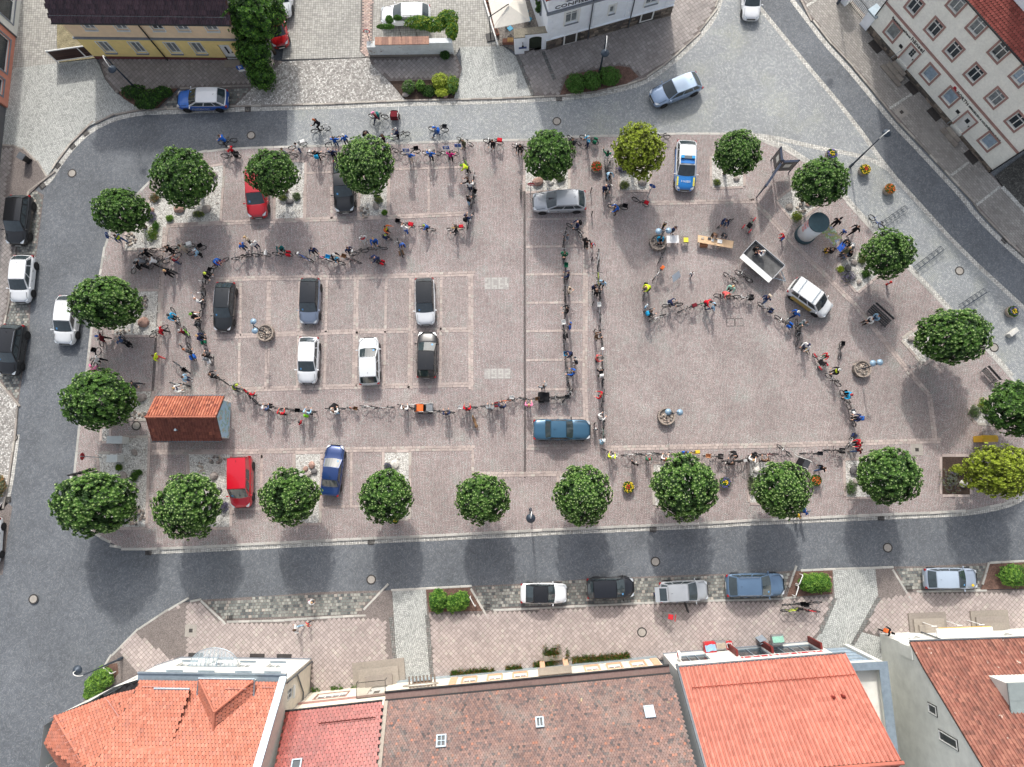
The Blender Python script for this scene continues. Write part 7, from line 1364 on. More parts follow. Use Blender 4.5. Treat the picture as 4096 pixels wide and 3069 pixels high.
chain('below the middle bays','x','left',[(32,75,240,172,252,'k','city','Pk'),(32,235,275,335,285,'k','city'),(32,400,290,520,296,'k','step','Bk'),(32,640,270,745,270,'w','step'),(32,800,265,852,275,'o','kid','Rt'),(32,915,255,1005,265,'w','city'),(32,1045,265,1140,258,'w','step'),(32,1215,245,1310,268,'k','city'),(32,1515,290,1620,300,'k','mtb'),(32,1700,265,1805,262,'k','step','Bw'),(32,1880,250,1982,240,'k','city','Pm'),(32,2015,215,2100,202,'o','mtb'),(32,2115,190,2190,192,'g','step','Bw'),(33,210,200,292,196,'k','step','Rt'),(33,425,186,535,188,'k','step','Rd')],[(32,115,275,90,'hold','j','d','Cw'),(32,245,310,90,'hold','r','k','h'),(32,405,385,150,'stand','r','w','Hk','',.7),(32,455,305,80,'hold','l','k','g','Pv'),(32,668,240,-100,'bend','k','k','g'),(32,678,302,100,'hold','w','l','h'),(32,1240,275,90,'hold','w','n','h'),(32,1580,315,100,'hold','n','w','h'),(32,1745,275,90,'hold','r','k','k'),(32,1930,272,90,'hold','g','d','Cg'),(32,2025,256,80,'hold','n','k','k'),(33,232,248,90,'hold','p','d','LB')])
chain('in left vertical column','y','top',[(23,560,310,645,360,'g','mtb'),(23,532,355,512,455,'k','city'),(23,520,500,515,590,'k','city'),(23,528,640,515,755,'k','step','BG'),(23,522,790,520,895,'k','city'),(23,528,945,520,1045,'k','mtb'),(23,505,1090,525,1215,'k','step','Bw Pk'),(23,515,1265,525,1335,'k','city'),(23,530,1360,532,1430,'k','city','Bc'),(23,545,1480,540,1565,'k','step'),(33,545,50,560,135,'k','city'),(33,562,150,530,190,'g','city')],[(23,625,288,-160,'hold','n','k','z','Pk'),(23,545,390,210,'hold','g','j','h','',.75),(23,520,530,-100,'phone','G','k','h','S'),(23,552,695,180,'reach','n','k','h'),(23,555,825,0,'phone','e','d','h'),(23,545,975,190,'hold','k','t','k'),(23,565,1110,170,'stand','b','k','h'),(23,572,1330,200,'bend','n','k','k'),(23,612,1390,200,'stand','i','k','g'),(23,592,1490,160,'reach','b','d','h')])
chain('in right vertical column','y','top',[(23,640,385,690,465,'k','city'),(23,788,515,782,645,'w','city'),(23,788,685,795,790,'y','mtb'),(23,798,840,797,925,'k','city'),(23,795,960,806,1060,'w','step','Bw'),(23,800,1140,820,1245,'k','mtb'),(23,826,1295,822,1415,'w','city','N'),(23,824,1465,825,1590,'k','city'),(33,838,145,820,245,'k','mtb'),(33,825,295,830,405,'g','city'),(33,830,440,832,525,'a','step','Sw')],[(23,698,440,-60,'hold','k','k','k','Pk'),(23,735,452,-50,'ride','r','m','Hl','Vy',.65),(23,760,790,-60,'phone','n','k','h'),(23,828,765,-120,'stand','l','k','h'),(23,778,842,60,'hold','k','k','h'),(23,775,1195,20,'hold','t','e','h'),(23,780,1375,10,'hold','C','d','h'),(23,815,1498,100,'bend','k','O','g','Pw'),(33,812,165,160,'hold','r','w','R'),(33,808,345,40,'hold','w','k','g'),(33,768,438,90,'stand','d','d','Hw','',.65),(33,820,552,80,'ride','l','l','Hl','',.65)])
chain('in lower right chain','x','left',[(33,842,600,920,635,'k','step','Rw'),(33,1000,645,1110,637,'w','city'),(33,1170,640,1235,636,'w','city'),(33,1292,636,1400,636,'e','step'),(33,1490,632,1565,628,'Y','city','XY'),(33,1650,650,1770,656,'k','step','Bu Pk'),(33,1795,690,1925,688,'d','city'),(33,1935,690,2038,642,'k','step','Pk N'),(33,2105,642,2205,642,'m','city'),(34,245,580,318,645,'k','city'),(34,415,630,560,632,'k','step','Rd'),(34,615,605,740,612,'k','mtb','Pk'),(34,790,572,832,492,'w','city','Pn')],[(33,900,665,80,'hold','y','d','Hw'),(33,1088,712,60,'stand','k','d','g'),(33,1198,682,90,'hold','G','d','Hr','',.75),(33,1330,680,80,'hold','w','k','R','Vo'),(33,1487,622,-90,'hold','b','d','h'),(33,1860,715,80,'hold','k','k','h'),(33,1893,625,-100,'bend','k','k','k'),(33,2028,690,60,'hold','w','k','B'),(33,2140,690,90,'hold','t','d','h'),(34,592,750,20,'walk','k','j','h'),(34,888,548,190,'hold','r','k','k'),(34,890,602,180,'walk','m','j','Lh')])
chain('below the white van','y','top',[(24,90,945,165,1000,'w','step','Pn'),(24,222,1045,322,1118,'k','city','Pb'),(24,378,1100,380,1165,'k','step','Xk'),(24,398,1190,388,1238,'d','city'),(24,428,1272,468,1328,'Y','kid'),(24,632,1518,708,1585,'k','city'),(34,745,150,795,252,'k','step','Bk'),(34,812,300,838,392,'k','step','Bg N')],[(24,148,890,-140,'walk','n','j','h','Pe'),(24,385,1010,200,'walk','b','n','Hw'),(24,455,1090,220,'phone','g','T','h'),(24,470,1270,-140,'hold','w','n','Cn'),(24,630,1352,200,'reach','r','G','g','',.8),(24,712,1475,180,'hold','k','k','Hw','Vy'),(34,812,165,170,'hold','c','k','Hr'),(34,888,345,170,'hold','n','k','Hb','Pb')])
chain('below the tables','x','left',[(23,1150,890,1158,800,'k','step','Rk'),(23,1170,1010,1215,1040,'k','kid'),(23,1218,1070,1305,1035,'w','city'),(23,1245,725,1290,668,'w','city','Xo'),(23,1280,592,1325,505,'k','city'),(23,1330,955,1438,948,'k','city','N'),(23,1450,995,1545,958,'k','step','Xm'),(23,1590,945,1665,925,'G','mtb'),(23,1745,875,1850,892,'k','city'),(23,1900,885,2010,898,'w','step','Pk'),(23,1825,715,1878,755,'k','city'),(23,1910,690,2000,752,'k','city')],[(23,1178,955,-40,'stand','l','d','Hw','',.7),(23,1210,1005,20,'hold','d','k','h','Pc'),(23,1205,795,200,'bend','y','d','B'),(23,1365,915,-10,'ride','n','k','g'),(23,1660,915,-30,'ride','r','d','Hk'),(23,1722,955,160,'walk','l','j','k'),(23,1815,842,-60,'bend','C','C','h'),(23,1865,805,-120,'hold','a','d','B')])
ONE=[(23,950,165,180,'ride','b','t','h','',1,'cyclist in blue jacket riding left above the lamp tub'),(13,865,1240,80,'raised','G','w','Lk','',1,'woman in green jacket and white trousers waving beside the flower tub'),(13,872,1390,-60,'ride','l','k','k','',1,'person in striped pale shirt on a bicycle below the flower tub'),(13,850,1505,-70,'hold','n','k','z','',1,'person in navy with bald head pushing a bicycle below the striped shirt'),(23,1325,295,-30,'stand','k','d','g','VY',1,'person in black with yellow badge above the lamp tub'),(23,1402,330,-60,'stand','n','d','h','',1,'person in dark blue standing behind the white leaflet table'),(23,1292,402,-90,'sit','c','k','h','',1,'person in bright blue shirt sitting on the rim of the lamp tub'),(23,1545,690,-100,'walk','w','n','h','',.6,'toddler in white top walking beside the white board'),(23,1730,365,-90,'bend','t','k','h','',.8,'child in brown behind the long wooden table, left one'),(23,1812,368,-100,'bend','d','k','Cd','',.8,'child in dark grey cap behind the long wooden table, right one'),(23,1822,255,-110,'ride','n','j','h','',1,'cyclist in navy shirt with white print above the wooden table'),(24,285,390,170,'bend','r','b','h','',.75,'child in red coat crouching left of the advertising column'),(24,715,270,40,'stand','k','k','Ck','',1,'police officer in black with cap at the top of the group by the painted board'),(24,868,328,200,'walk','k','k','h','',1,'police officer in black at the right of the group by the painted board'),(24,770,352,40,'stand','b','d','g','',.7,'child in blue between two police officers'),(24,805,420,-120,'bend','k','k','k','',1,'person in black leaning over the blue table'),(24,850,452,-140,'bend','g','j','Cw','',1,'person in pale grey with white cap beside the blue table'),(24,800,500,150,'stand','O','O','B','',1,'person in olive clothes below the blue table'),(24,820,525,200,'sit','k','j','h','',1,'person in black and jeans sitting right of the blue table'),(24,680,510,150,'sit','k','k','k','',1,'person in black sitting left of the blue table'),(34,455,1095,20,'stand','b','d','Cg','',1,'person in blue jacket at the lower kerb beside a child'),(34,402,1136,10,'walk','Y','k','h','',.7,'child in yellow top at the lower kerb'),(42,470,288,10,'bend','w','p','B','',.75,'child in white and pink in the empty lower bay'),(42,368,500,180,'walk','w','l','Lh','',1,'woman in white top and pale blue trousers on the lower pavement'),(42,462,460,20,'walk','C','d','B','',.65,'small child in coral on the lower pavement'),(43,1268,235,20,'bend','w','n','h','',1,'person in checked shirt loading the silver car'),(44,1128,520,-20,'walk','k','k','Ck','Po',1,'person in black with orange backpack beside the gable house'),(21,945,402,150,'walk','j','j','h','Vy',1,'steward in hi-vis vest and jeans beside the blue arrow sign'),(33,350,95,110,'raised','g','d','h','',1,'person in grey raising an arm on the black cargo bicycle')]
for t,x,y,fc,ps,top,bot,hd,ex,s,lab in ONE:person(t,x,y,fc,ps,top,bot,hd,ex,lab,None,s=s)
person(24,1040,1038,200,'sit','l','j','h','','person in pale blue shirt on the wooden bench',None,PZ+.02);person(24,992,1062,200,'sit','w','k','k','','person in white top on the wooden bench',None,PZ+.02)
person(23,2055,480,-60,'sit','k','k','k','','person in black sitting on the trailer, left one',None,.72);person(23,2125,530,150,'sit','w','n','g','','person in white shirt sitting on the trailer, right one',None,.72)
for t,xf,yf,xr,yr,col,st,ex,lab in ((23,890,155,1000,172,'k','city','Rk','black bicycle ridden by the cyclist in blue above the lamp tub'),(23,1085,100,1168,142,'k','step','Xr','black bicycle with red bag leaning alone below the golden tree'),(13,890,1290,875,1330,'w','city','','white bicycle beside the woman in green'),(13,880,1430,860,1385,'k','city','','black bicycle under the person in striped shirt'),(13,890,1500,855,1580,'k','step','','dark bicycle pushed by the bald person'),(13,168,1490,165,1580,'k','city','','black bicycle parked beside the no-entry sign'),(23,1765,315,1850,270,'k','mtb','','black mountain bicycle under the cyclist in navy'),(24,985,240,1068,320,'b','step','','blue bicycle parked at the upper bicycle rack'),(24,725,1360,735,1268,'k','step','Rk','black bicycle with large rear basket parked above the stone lamp tub'),(44,285,302,415,288,'k','city','Rk','dark bicycle at the top of the group by the shrub bed'),(44,275,345,400,330,'y','city','','yellow-green bicycle at the left of the group by the shrub bed'),(44,535,350,420,335,'r','mtb','','red bicycle at the right of the group by the shrub bed'),(44,545,280,430,290,'k','step','Rk','black bicycle with basket at the right of the group by the shrub bed')):
 bicycle(t,xf,yf,xr,yr,col,st,ex.split(),lab,None)
 #  STREET FURNITURE
m_lampsteel=M('blue-grey lamp steel',S(62,72,84),.5,.4,.1,8);m_lglass=M('pale blue lamp disc',S(136,162,182),.3,.1,.08,8);m_tub=M('exposed aggregate tub',S(150,138,128),.95,0,.2,14,bump=.5);m_wood=M('pale wooden top',S(214,180,142),.6,0,.1,5);m_dwood=PIECE('dark bench slats',[(S(60,60,62),2),(S(70,70,72),1)],.7,.15,8)
def at(t,x,y,z=None):
 p=G(t,x,y);zz=PZ if inside((p.x,p.y),plaza_line)else.1
 return Vector((p.x,p.y,zz if z is None else z))
def street_lamp(lab,foot,head,h=5.1):
 p=at(*foot);hp=G(*head,h);d=Vector((hp.x-p.x,hp.y-p.y));L=max(.5,min(1.9,d.length));r=thing('street_lamp',lab,'street lamp',p,math.atan2(d.y,d.x),'street lamps');q=MB();q.lathe([(.13,0),(.13,.5),(.085,.6),(.075,2.6),(.06,2.7),(.05,h+.1)],10);q.build('pole',m_lampsteel,r)
 q=MB();q.tube([(0,0,h)]+[(L*.5-L*.5*math.cos(a),0,h+.1+.55*math.sin(a))for a in [math.pi*i/8 for i in range(9)]],.035,6);q.build('arm',m_white,r);q=MB();q.lathe([(.04,.16),(.1,.12),(.22,.02),(.36,-.12),(.36,-.16),(.3,-.15)],18,(L,0,h));s=q.build('lamp_shade',m_lampsteel,r,smooth=True);q=MB();q.ball((L,0,h-.16),(.12,.12,.1));q.build('bulb',m_lglass,s)
for a in (('tall lamp in the hedge bed beside the yellow house',(11,1115,735),(11,900,555)),('tall lamp in the hedge bed by the white villa',(13,800,590),(13,845,425)),('tall lamp leaning into the right-hand road beside flower tubs',(14,810,1345),(14,1110,1070)),('tall lamp at the lower left street corner',(41,985,730),(41,620,830)),('tall lamp at the lower edge of the square',(33,245,1080),(33,248,1145)),('tall lamp at the top of the right-hand pavement',(14,708,35),(14,690,-150))):street_lamp(*a)
def lamp_tub(lab,c,heads):
 p=at(*c);r=thing('lamp_tub',lab,'lamp',p,0,'stone tubs with twin lamps');q=MB();q.lathe([(.66,0),(.7,.1),(.72,.5),(.66,.5),(.6,.46),(.6,.3),(0.01,.3)],28,cap=False);q.build('tub',m_tub,r)
 for i in range(30):a=i*2*math.pi/30;q=MB();q.obox((.71*math.cos(a),.71*math.sin(a),.27),(.02*math.cos(a),.02*math.sin(a),0),(-.058*math.sin(a),.058*math.cos(a),0),(0,0,.2));q.build('palisade_stone',m_river,r)
 rnd=random.Random(int(c[1]));q=MB()
 for i in range(60):a,b=rnd.uniform(0,6.28),.56*math.sqrt(rnd.random());s=rnd.uniform(.06,.11);q.ball((b*math.cos(a),b*math.sin(a),.33+s*.4),(s,s*.8,s*.7),7,4,jit=.05)
 q.build('stones',m_river,r,kind='stuff');h=3.2;q=MB();q.tube([(0,0,.3),(0,0,h)],.05,8);q.build('pole',m_lampsteel,r)
 for hd in heads:
  g=G(*hd,h)-p;g.z=h;q=MB();q.tube([(0,0,h-.3),(g.x*.5,g.y*.5,h+.1),(g.x,g.y,h+.05)],.025,6);q.build('arm',m_lampsteel,r);q=MB();q.lathe([(.05,.1),(.14,.06),(.26,-.02),(.26,-.06),(.1,-.05)],18,(g.x,g.y,h));q.build('lamp_disc',m_lglass,r,smooth=True)
for a in (('stone tub with twin lamps between the parked cars',(21,2150,1180),((21,2040,1080),(21,2052,1155))),('stone tub with twin lamps and sitting person near the tables',(23,1262,455),((23,1275,355),(23,1355,350))),('stone tub with twin lamps at the right of the square',(24,890,1468),((24,995,1415),(24,1050,1408))),('stone tub with twin lamps alone in the lower open field',(33,1330,338),((33,1352,298),(33,1445,302)))):lamp_tub(*a)
def flower_tub(lab,c,cols,R0=.5):
 p=at(*c);r=thing('flower_tub',lab,'flower tub',p,0,'round flower tubs');q=MB();q.lathe([(R0*.85,0),(R0*.98,.2),(R0,.45),(R0*.9,.45),(R0*.88,.36),(.01,.38)],22,cap=False);q.build('tub',m_tub,r);rnd=random.Random(int(c[1]));g=MB()
 for i in range(150):a,b=rnd.uniform(0,6.28),R0*.9*math.sqrt(rnd.random());tuft(g,Vector((b*math.cos(a),b*math.sin(a),.4+.14*(1-(b/R0)**2))),Vector((rnd.uniform(-.3,.3),rnd.uniform(-.3,.3),1)),.1,.03,4,0,0,rnd)
 g.build('leaves',[lf_mid],r)
 for k,(cc,lo,hi)in enumerate(cols):
  g=MB()
  for i in range(int(70*(hi*hi-lo*lo))+8):a,b=rnd.uniform(0,6.28),R0*.92*math.sqrt(rnd.uniform(lo*lo,hi*hi));g.lathe([(.032,0),(.014,.012)],6,(b*math.cos(a),b*math.sin(a),.5+.16*(1-(b/R0)**2)+rnd.uniform(0,.03)))
  g.build('flowers',M('petals %d'%cc[0]+str(cc[2]),S(*cc),.7,0,.12,30),r)
YE,RE,VI,OR=(236,200,40),(206,40,36),(104,84,166),(222,104,40)
for a in (('flower tub with red flowers below the green tree and kerb',(13,772,1362),[(RE,.3,1)]),('flower tub with violet and yellow flowers behind the information board',(14,643,1262),[(VI,.5,1),(YE,0,.5)]),('flower tub with yellow flowers and red centre beside the tall lamp',(14,910,1385),[(YE,.4,1),(RE,0,.4)]),('flower tub with orange flowers at the right-hand road',(14,1108,1540),[(OR,.1,1)]),('flower tub with few yellow flowers near the right edge',(24,2090,1010),[(YE,0,.5),(VI,.5,.8)]),('flower tub with yellow ring and red centre on the lower square',(33,1025,902),[(YE,.45,1),(RE,0,.4)]),('flower tub with violet ring and yellow centre on the lower square',(33,1795,868),[(VI,.5,1),(YE,0,.45)]),('flower tub with orange flowers in the lower right',(34,515,848),[(OR,.1,.8)]),('small flower tub with yellow flower under the lower tree',(32,1178,1165),[(YE,0,.6)],.28)):flower_tub(*a)
p=at(24,440,388);r=thing('advertising_column','white advertising column with dark teal round top and one poster','column',p);q=MB();q.lathe([(.86,0),(.86,.45),(.8,.5)],28);q.build('plinth',M('dark teal paint',S(44,70,78),.6,0,.15,4),r);q=MB();q.lathe([(.78,.5),(.78,3.0)],28);q.build('shaft',M('white painted column',S(212,218,222),.6,0,.05,3),r,smooth=True);q=MB();q.lathe([(.84,3.0),(.86,3.05),(.86,3.16),(.3,3.28),(.01,3.3)],28);q.build('top',M('dark teal paint',None),r)
k=NT('printed poster');cr=k.n('ValToRGB');e=cr.color_ramp.elements
for i,(a,c_)in enumerate(((0,S(60,90,160)),(.44,S(206,214,226)),(.54,S(200,90,80)),(.6,S(226,200,190)),(.66,S(70,80,120)))):el=e[i]if i<2 else e.new(a);el.position=a;el.color=(*c_,1)
k.l(k.noise(k.pos(),4,3),cr.inputs[0]);k.col(cr.outputs[0]);q=MB();P=[(.79*math.cos(a),.79*math.sin(a))for a in [RAD(200-i*9)for i in range(9)]]
for (x0,y0),(x1,y1)in zip(P[:-1],P[1:]):q.add([(x0,y0,1.5),(x1,y1,1.5),(x1,y1,2.9),(x0,y0,2.9)],[(0,1,2,3)])
q.build('poster',k.m,r)
k=NT('child painting');cr=k.n('ValToRGB');e=cr.color_ramp.elements
for i,(a,c_)in enumerate(((0,S(180,200,150)),(.36,S(214,222,206)),(.46,S(120,160,90)),(.52,S(196,164,130)),(.58,S(120,150,196)),(.64,S(224,226,206)))):el=e[i]if i<2 else e.new(a);el.position=a;el.color=(*c_,1)
k.l(k.noise(k.pos(),1.7,4,.7),cr.inputs[0]);k.col(cr.outputs[0]);m_childart=k.m
def tabletop(name,lab,quad,z,mat,th=.03,legs=True,cat='table',tilt=0):
 P=[G(*q_,z+(tilt if i in (0,1)else 0))for i,q_ in enumerate(quad)];c=sum(P,Vector())/4;r=thing(name,lab,cat,(c.x,c.y,PZ));q=MB();V=[v-Vector((c.x,c.y,PZ))for v in P]
 q.add(V+[v-Vector((0,0,th))for v in V],[(0,1,2,3),(7,6,5,4),(0,4,5,1),(1,5,6,2),(2,6,7,3),(3,7,4,0)]);q.build('top',mat,r)
 if legs:
  for v in V:f=v*.92;f.z=v.z-th;q=MB();q.tube([(f.x,f.y,0),tuple(f)],.02,5);q.build('leg',m_zincd,r)
 return r
tabletop('painted_board','colourful painted board propped beside the advertising column',((24,655,300),(24,750,408),(24,682,470),(24,572,348)),1.0,m_childart,tilt=.5,cat='board')
tabletop('blue_table','small bright blue table beside the painted board',((24,752,438),(24,790,465),(24,735,520),(24,705,488)),.72,M('blue table top',S(36,92,190),.5,0,.06));r=tabletop('crate','black crate with yellow contents left of the blue table',((24,612,490),(24,645,482),(24,655,515),(24,622,528)),.35,M('yellow contents',S(226,180,50),.6),.3,False,'crate')
tabletop('leaflet_table','white table covered with leaflets beside the lamp tub',((23,1340,388),(23,1436,385),(23,1440,446),(23,1342,448)),.74,M('white table cloth',S(222,222,222),.7,0,.08,20));r=tabletop('slatted_table','small slatted table with bright yellow sheet',((23,1458,395),(23,1515,392),(23,1518,448),(23,1464,452)),.62,M('grey slats',S(132,122,112),.8,0,.15,12));g=G(23,1496,422,.66);q=MB();q.box(g.x-.2,g.x+.2,g.y-.2,g.y+.2,.66,.67);o=q.build('yellow_sheet',M('yellow sheet',S(232,216,60),.6),r);o.location=(-r.location.x,-r.location.y,-PZ)
r=tabletop('long_table','long pale wooden table with papers and books',((23,1592,382),(23,1880,432),(23,1870,490),(23,1590,440)),.74,m_wood,.04)
for i,(x,y,sx,sy,cc)in enumerate(((1630,408,.12,.09,'e'),(1685,412,.14,.1,'d'),(1710,425,.1,.12,'w'),(1768,435,.2,.16,'w'),(1740,420,.07,.05,'g'))):g=G(23,x,y,.76);q=MB();q.obox((g.x-r.location.x,g.y-r.location.y,.76-PZ+.02),(sx,-sx*.17,0),(sy*.17,sy,0),(0,0,.018));q.build('paper',cloth(cc),r)
tag(MB().box(-.3,.3,-.2,.2,0,.42).build('cardboard_box',M('brown box',S(150,100,70),.85),None,at(23,1632,470)),'brown box with white lid below the long table','box');tag(MB().box(-.16,.16,-.12,.12,0,.3).build('small_box',M('beige box',S(196,180,160),.85),None,at(23,1768,480)),'small beige box below the right part of the long table','box')
tabletop('white_board','white framed board leaning on an easel in the open square',((23,1382,712),(23,1440,668),(23,1454,716),(23,1396,764)),.55,M('pale grey board',S(206,216,222),.5,0,.04),tilt=.5,cat='board')
ct=G(14,268,1300,2.5);r=thing('information_board','three-winged dark blue information board with notices','notice board',(ct.x,ct.y,PZ));m_inf=M('dark blue steel',S(44,54,74),.5,.3,.1,5)
for t,x,y in ((14,252,1192),(14,398,1298),(14,130,1505)):
 e_=G(t,x,y,2.4)-ct;e_.z=0;L=e_.length;d=e_/L;n=Vector((-d.y,d.x,0));q=MB();q.obox(d*L*.54+Vector((0,0,1.45)),d*L*.42,n*.05,(0,0,.85));pn=q.build('panel',M('grey display field',S(74,76,78),.4,0,.1,5),r);q=MB();q.obox(d*L*.54+Vector((0,0,2.36)),d*L*.46,n*.1,(0,0,.06));q.build('top_rail',m_inf,pn);q=MB();q.tube([d*L,d*L+Vector((0,0,2.45))],.05,8);q.ball(tuple(d*L+Vector((0,0,2.5))),.07);q.build('post',m_inf,r);q=MB();q.obox(d*L*.5+n*-.055+Vector((0,0,1.6)),d*L*.2,n*.006,(0,0,.3));q.obox(d*L*.5+n*.055+Vector((0,0,1.6)),d*L*.2,n*.006,(0,0,.3));q.build('notice',m_plate,pn)
q=MB();q.tube([(0,0,0),(0,0,2.5)],.06,8);q.ball((0,0,2.6),.13);q.build('post',m_inf,r)
def rack(lab,a,b):
 p,p2=at(*a),at(*b);d=p2-p;L=d.length;r=thing('bicycle_rack',lab,'bicycle rack',p,math.atan2(d.y,d.x),'dark bicycle racks')
 for y in (-.2,.2):q=MB();q.tube([(0,y,.05),(L,y,.05)],.022,5);q.build('rail',m_lampsteel,r)
 n=6
 for i in range(n):x=L*(i+.5)/n;q=MB();q.tube([(x-.05,-.2,.05),(x-.05,-.2,.35),(x-.05,.2,.35),(x-.05,.2,.05)],.018,5);q.tube([(x+.05,-.2,.05),(x+.05,-.2,.35),(x+.05,.2,.35),(x+.05,.2,.05)],.018,5);q.build('wheel_hoop',m_lampsteel,r)
 q=MB();q.tube([(0,-.2,.4),(L,-.2,.4)],.02,5);q.build('rail',m_lampsteel,r)
rack('uppermost dark bicycle rack with one parked bicycle',(24,1065,300),(24,1258,165));rack('middle dark bicycle rack beside a green tree',(24,1325,660),(24,1548,490));rack('lowest dark bicycle rack above the broad tree',(24,1690,965),(24,1890,832))
def bench(lab,c,ang,L,back=True,w_=.9):
 r=thing('bench',lab,'bench',at(*c),RAD(ang))
 for i in range(5):q=MB();q.box(-L/2,L/2,-w_/2+i*w_/5,-w_/2+i*w_/5+w_/5-.05,.42,.46);q.build('slat',m_dwood,r)
 if back:
  for i in range(2):q=MB();q.box(-L/2,L/2,w_/2,w_/2+.04,.6+i*.16,.72+i*.16);q.build('back_slat',m_dwood,r)
 for x in (-L*.4,L*.4):
  for y in (-w_*.4,w_*.4):q=MB();q.tube([(x,y,0),(x,y,.42)],.03,6);q.build('leg',m_lampsteel,r)
bench('broad dark slatted bench with a seated couple',(24,1025,1042),-45,2.0);bench('empty dark bench beside the right-hand trees',(24,1905,1520),-52,1.5,True,.5)
tag(MB().chbox(-.45,.45,-.18,.18,0,.45,.03).build('stone_bench',M('pale stone block',S(196,194,188),.9,0,.1),None,at(24,2098,1175),RAD(38)),'pale stone block bench near the right edge','bench')
r=thing('mail_box','bright yellow mail box with pitched top at the right','mail box',at(34,1850,520));m_yel2=M('yellow enamel',S(226,178,40),.4,0,.06,4);q=MB();q.box(-.6,.6,-.25,.25,.1,1.25);q.build('body',m_yel2,r);q=MB();q.add([(-.64,-.28,1.25),(.64,-.28,1.25),(.64,.28,1.25),(-.64,.28,1.25),(-.64,0,1.4),(.64,0,1.4)],[(0,1,5,4),(2,3,4,5),(1,2,5),(3,0,4)]);q.build('lid',m_yel2,r);q=MB();q.box(-.14,.14,-.27,-.25,.8,1.05);q.build('label_plate',m_plate,r)
for i,(c,sx,lab)in enumerate((((31,985,528),.62,'wider white electricity box above the gravel'),((31,965,677),.42,'smaller white electricity box in the gravel'))):r=thing('electricity_box',lab,'electricity box',at(*c));q=MB();q.box(-sx,sx,-.28,.28,0,1.05);q.build('cabinet',M('pale cabinet',S(206,210,208),.6,0,.06),r);q=MB();q.box(-sx-.03,sx+.03,-.31,.31,1.05,1.12);q.build('lid',M('pale cabinet',None),r)
r=thing('hydrant','red hydrant post beside the middle right tree','hydrant',at(24,1100,785));q=MB();q.lathe([(.09,0),(.09,.7),(.12,.72),(.12,.82),(.05,.9)],12);q.build('post',M('hydrant red',S(176,46,40),.5),r);q=MB();q.tube([(-.18,0,.6),(.18,0,.6)],.05,8);q.build('outlet',m_zinc,r)
r=thing('wheelie_bin','dark grey wheelie bin on the upper left pavement','bin',at(11,235,1300),RAD(150));q=MB();q.add([(-.2,-.22,.1),(.2,-.22,.1),(.2,.22,.1),(-.2,.22,.1),(-.28,-.28,.95),(.28,-.28,.95),(.28,.28,.95),(-.28,.28,.95)],[(0,3,2,1),(0,1,5,4),(1,2,6,5),(2,3,7,6),(3,0,4,7)]);q.build('body',m_trim,r);q=MB();q.obox((0,0,.98),(.31,0,.02),(0,.3,0),(0,0,.03));q.build('lid',M('bin lid',S(84,88,94),.5),r);q=MB();q.tube([(-.22,-.26,.1),(-.22,.26,.1)],.09,8);q.build('axle_wheels',m_tyre,r)
def sign(lab,foot,kind,face,h=2.3):
 r=thing('road_sign',lab,'sign',at(*foot),RAD(face));q=MB();q.tube([(0,0,0),(0,0,h+.3)],.03,8);q.build('post',m_zinc,r);q=MB();sq=kind=='P'
 if sq:q.box(.03,.05,-.28,.28,h-.2,h+.36)
 else:q.lathe([(.3,.03),(.3,.05)],24);q.v=[(z,x,y+h)for x,y,z in q.v]
 pl=q.build('plate',{'P':M('sign blue',S(30,80,160),.4),'A':M('sign blue',S(30,80,160),.4),'N':M('sign red',S(186,30,40),.4),'O':M('sign red',S(186,30,40),.4)}[kind],r);q=MB()
 if kind=='N':q.box(.051,.056,-.22,.22,h-.05,h+.05)
 elif kind=='O':q.lathe([(.22,.051),(.22,.056)],24);q.v=[(z,x,y+h)for x,y,z in q.v]
 elif kind=='A':q.box(.051,.056,-.04,.04,h-.18,h+.08);q.add([(.054,-.14,h+.04),(.054,.14,h+.04),(.054,0,h+.2)],[(0,1,2)])
 else:q.box(.051,.056,-.12,-.05,h-.1,h+.28);q.box(.051,.056,-.05,.1,h+.21,h+.28);q.box(.051,.056,-.05,.1,h+.06,h+.12);q.box(.051,.056,.08,.14,h+.08,h+.26)
 q.build('symbol',m_white,pl)
 if sq:q=MB();q.box(.03,.05,-.28,.28,h-.5,h-.22);q.build('extra_plate',m_white,r)
for a in (('no-entry sign above the silver estate',(13,245,1570),'N',-90),('round white and red sign beside the garden wall',(12,975,360),'O',-90,1.9),('blue parking sign on the pavement by the yellow house',(11,2015,668),'P',-80),('round blue arrow sign beside the steward',(21,990,460),'A',190),('blue parking sign at the left of three along the upper kerb',(12,1290,1310),'P',-90),('blue parking sign in the middle of three along the upper kerb',(12,1600,1290),'P',-90),('grey-backed parking sign at the right of three along the upper kerb',(12,1690,1280),'P',90),('thin sign post beside the electricity boxes',(31,822,665),'O',180,2.6),('small sign post under the golden tree',(13,1185,1590),'A',60)):sign(*a)
for i,(t,x,y,ex)in enumerate(((23,728,42,'beside the rear of the silver estate'),(23,735,228,'below the silver estate'),(23,737,590,'beside the white bicycle column'),(23,742,945,'halfway down the bicycle columns'),(23,755,1160,'beside the brown-jacketed person'),(33,755,395,'right of the teal saloon'))):r=thing('bollard','thin dark bollard '+ex,'bollard',at(t,x,y),0,'thin bollards');q=MB();q.lathe([(.05,0),(.05,.85),(.065,.87),(.065,.92),(.03,.96)],10);q.build('post',m_iron,r)
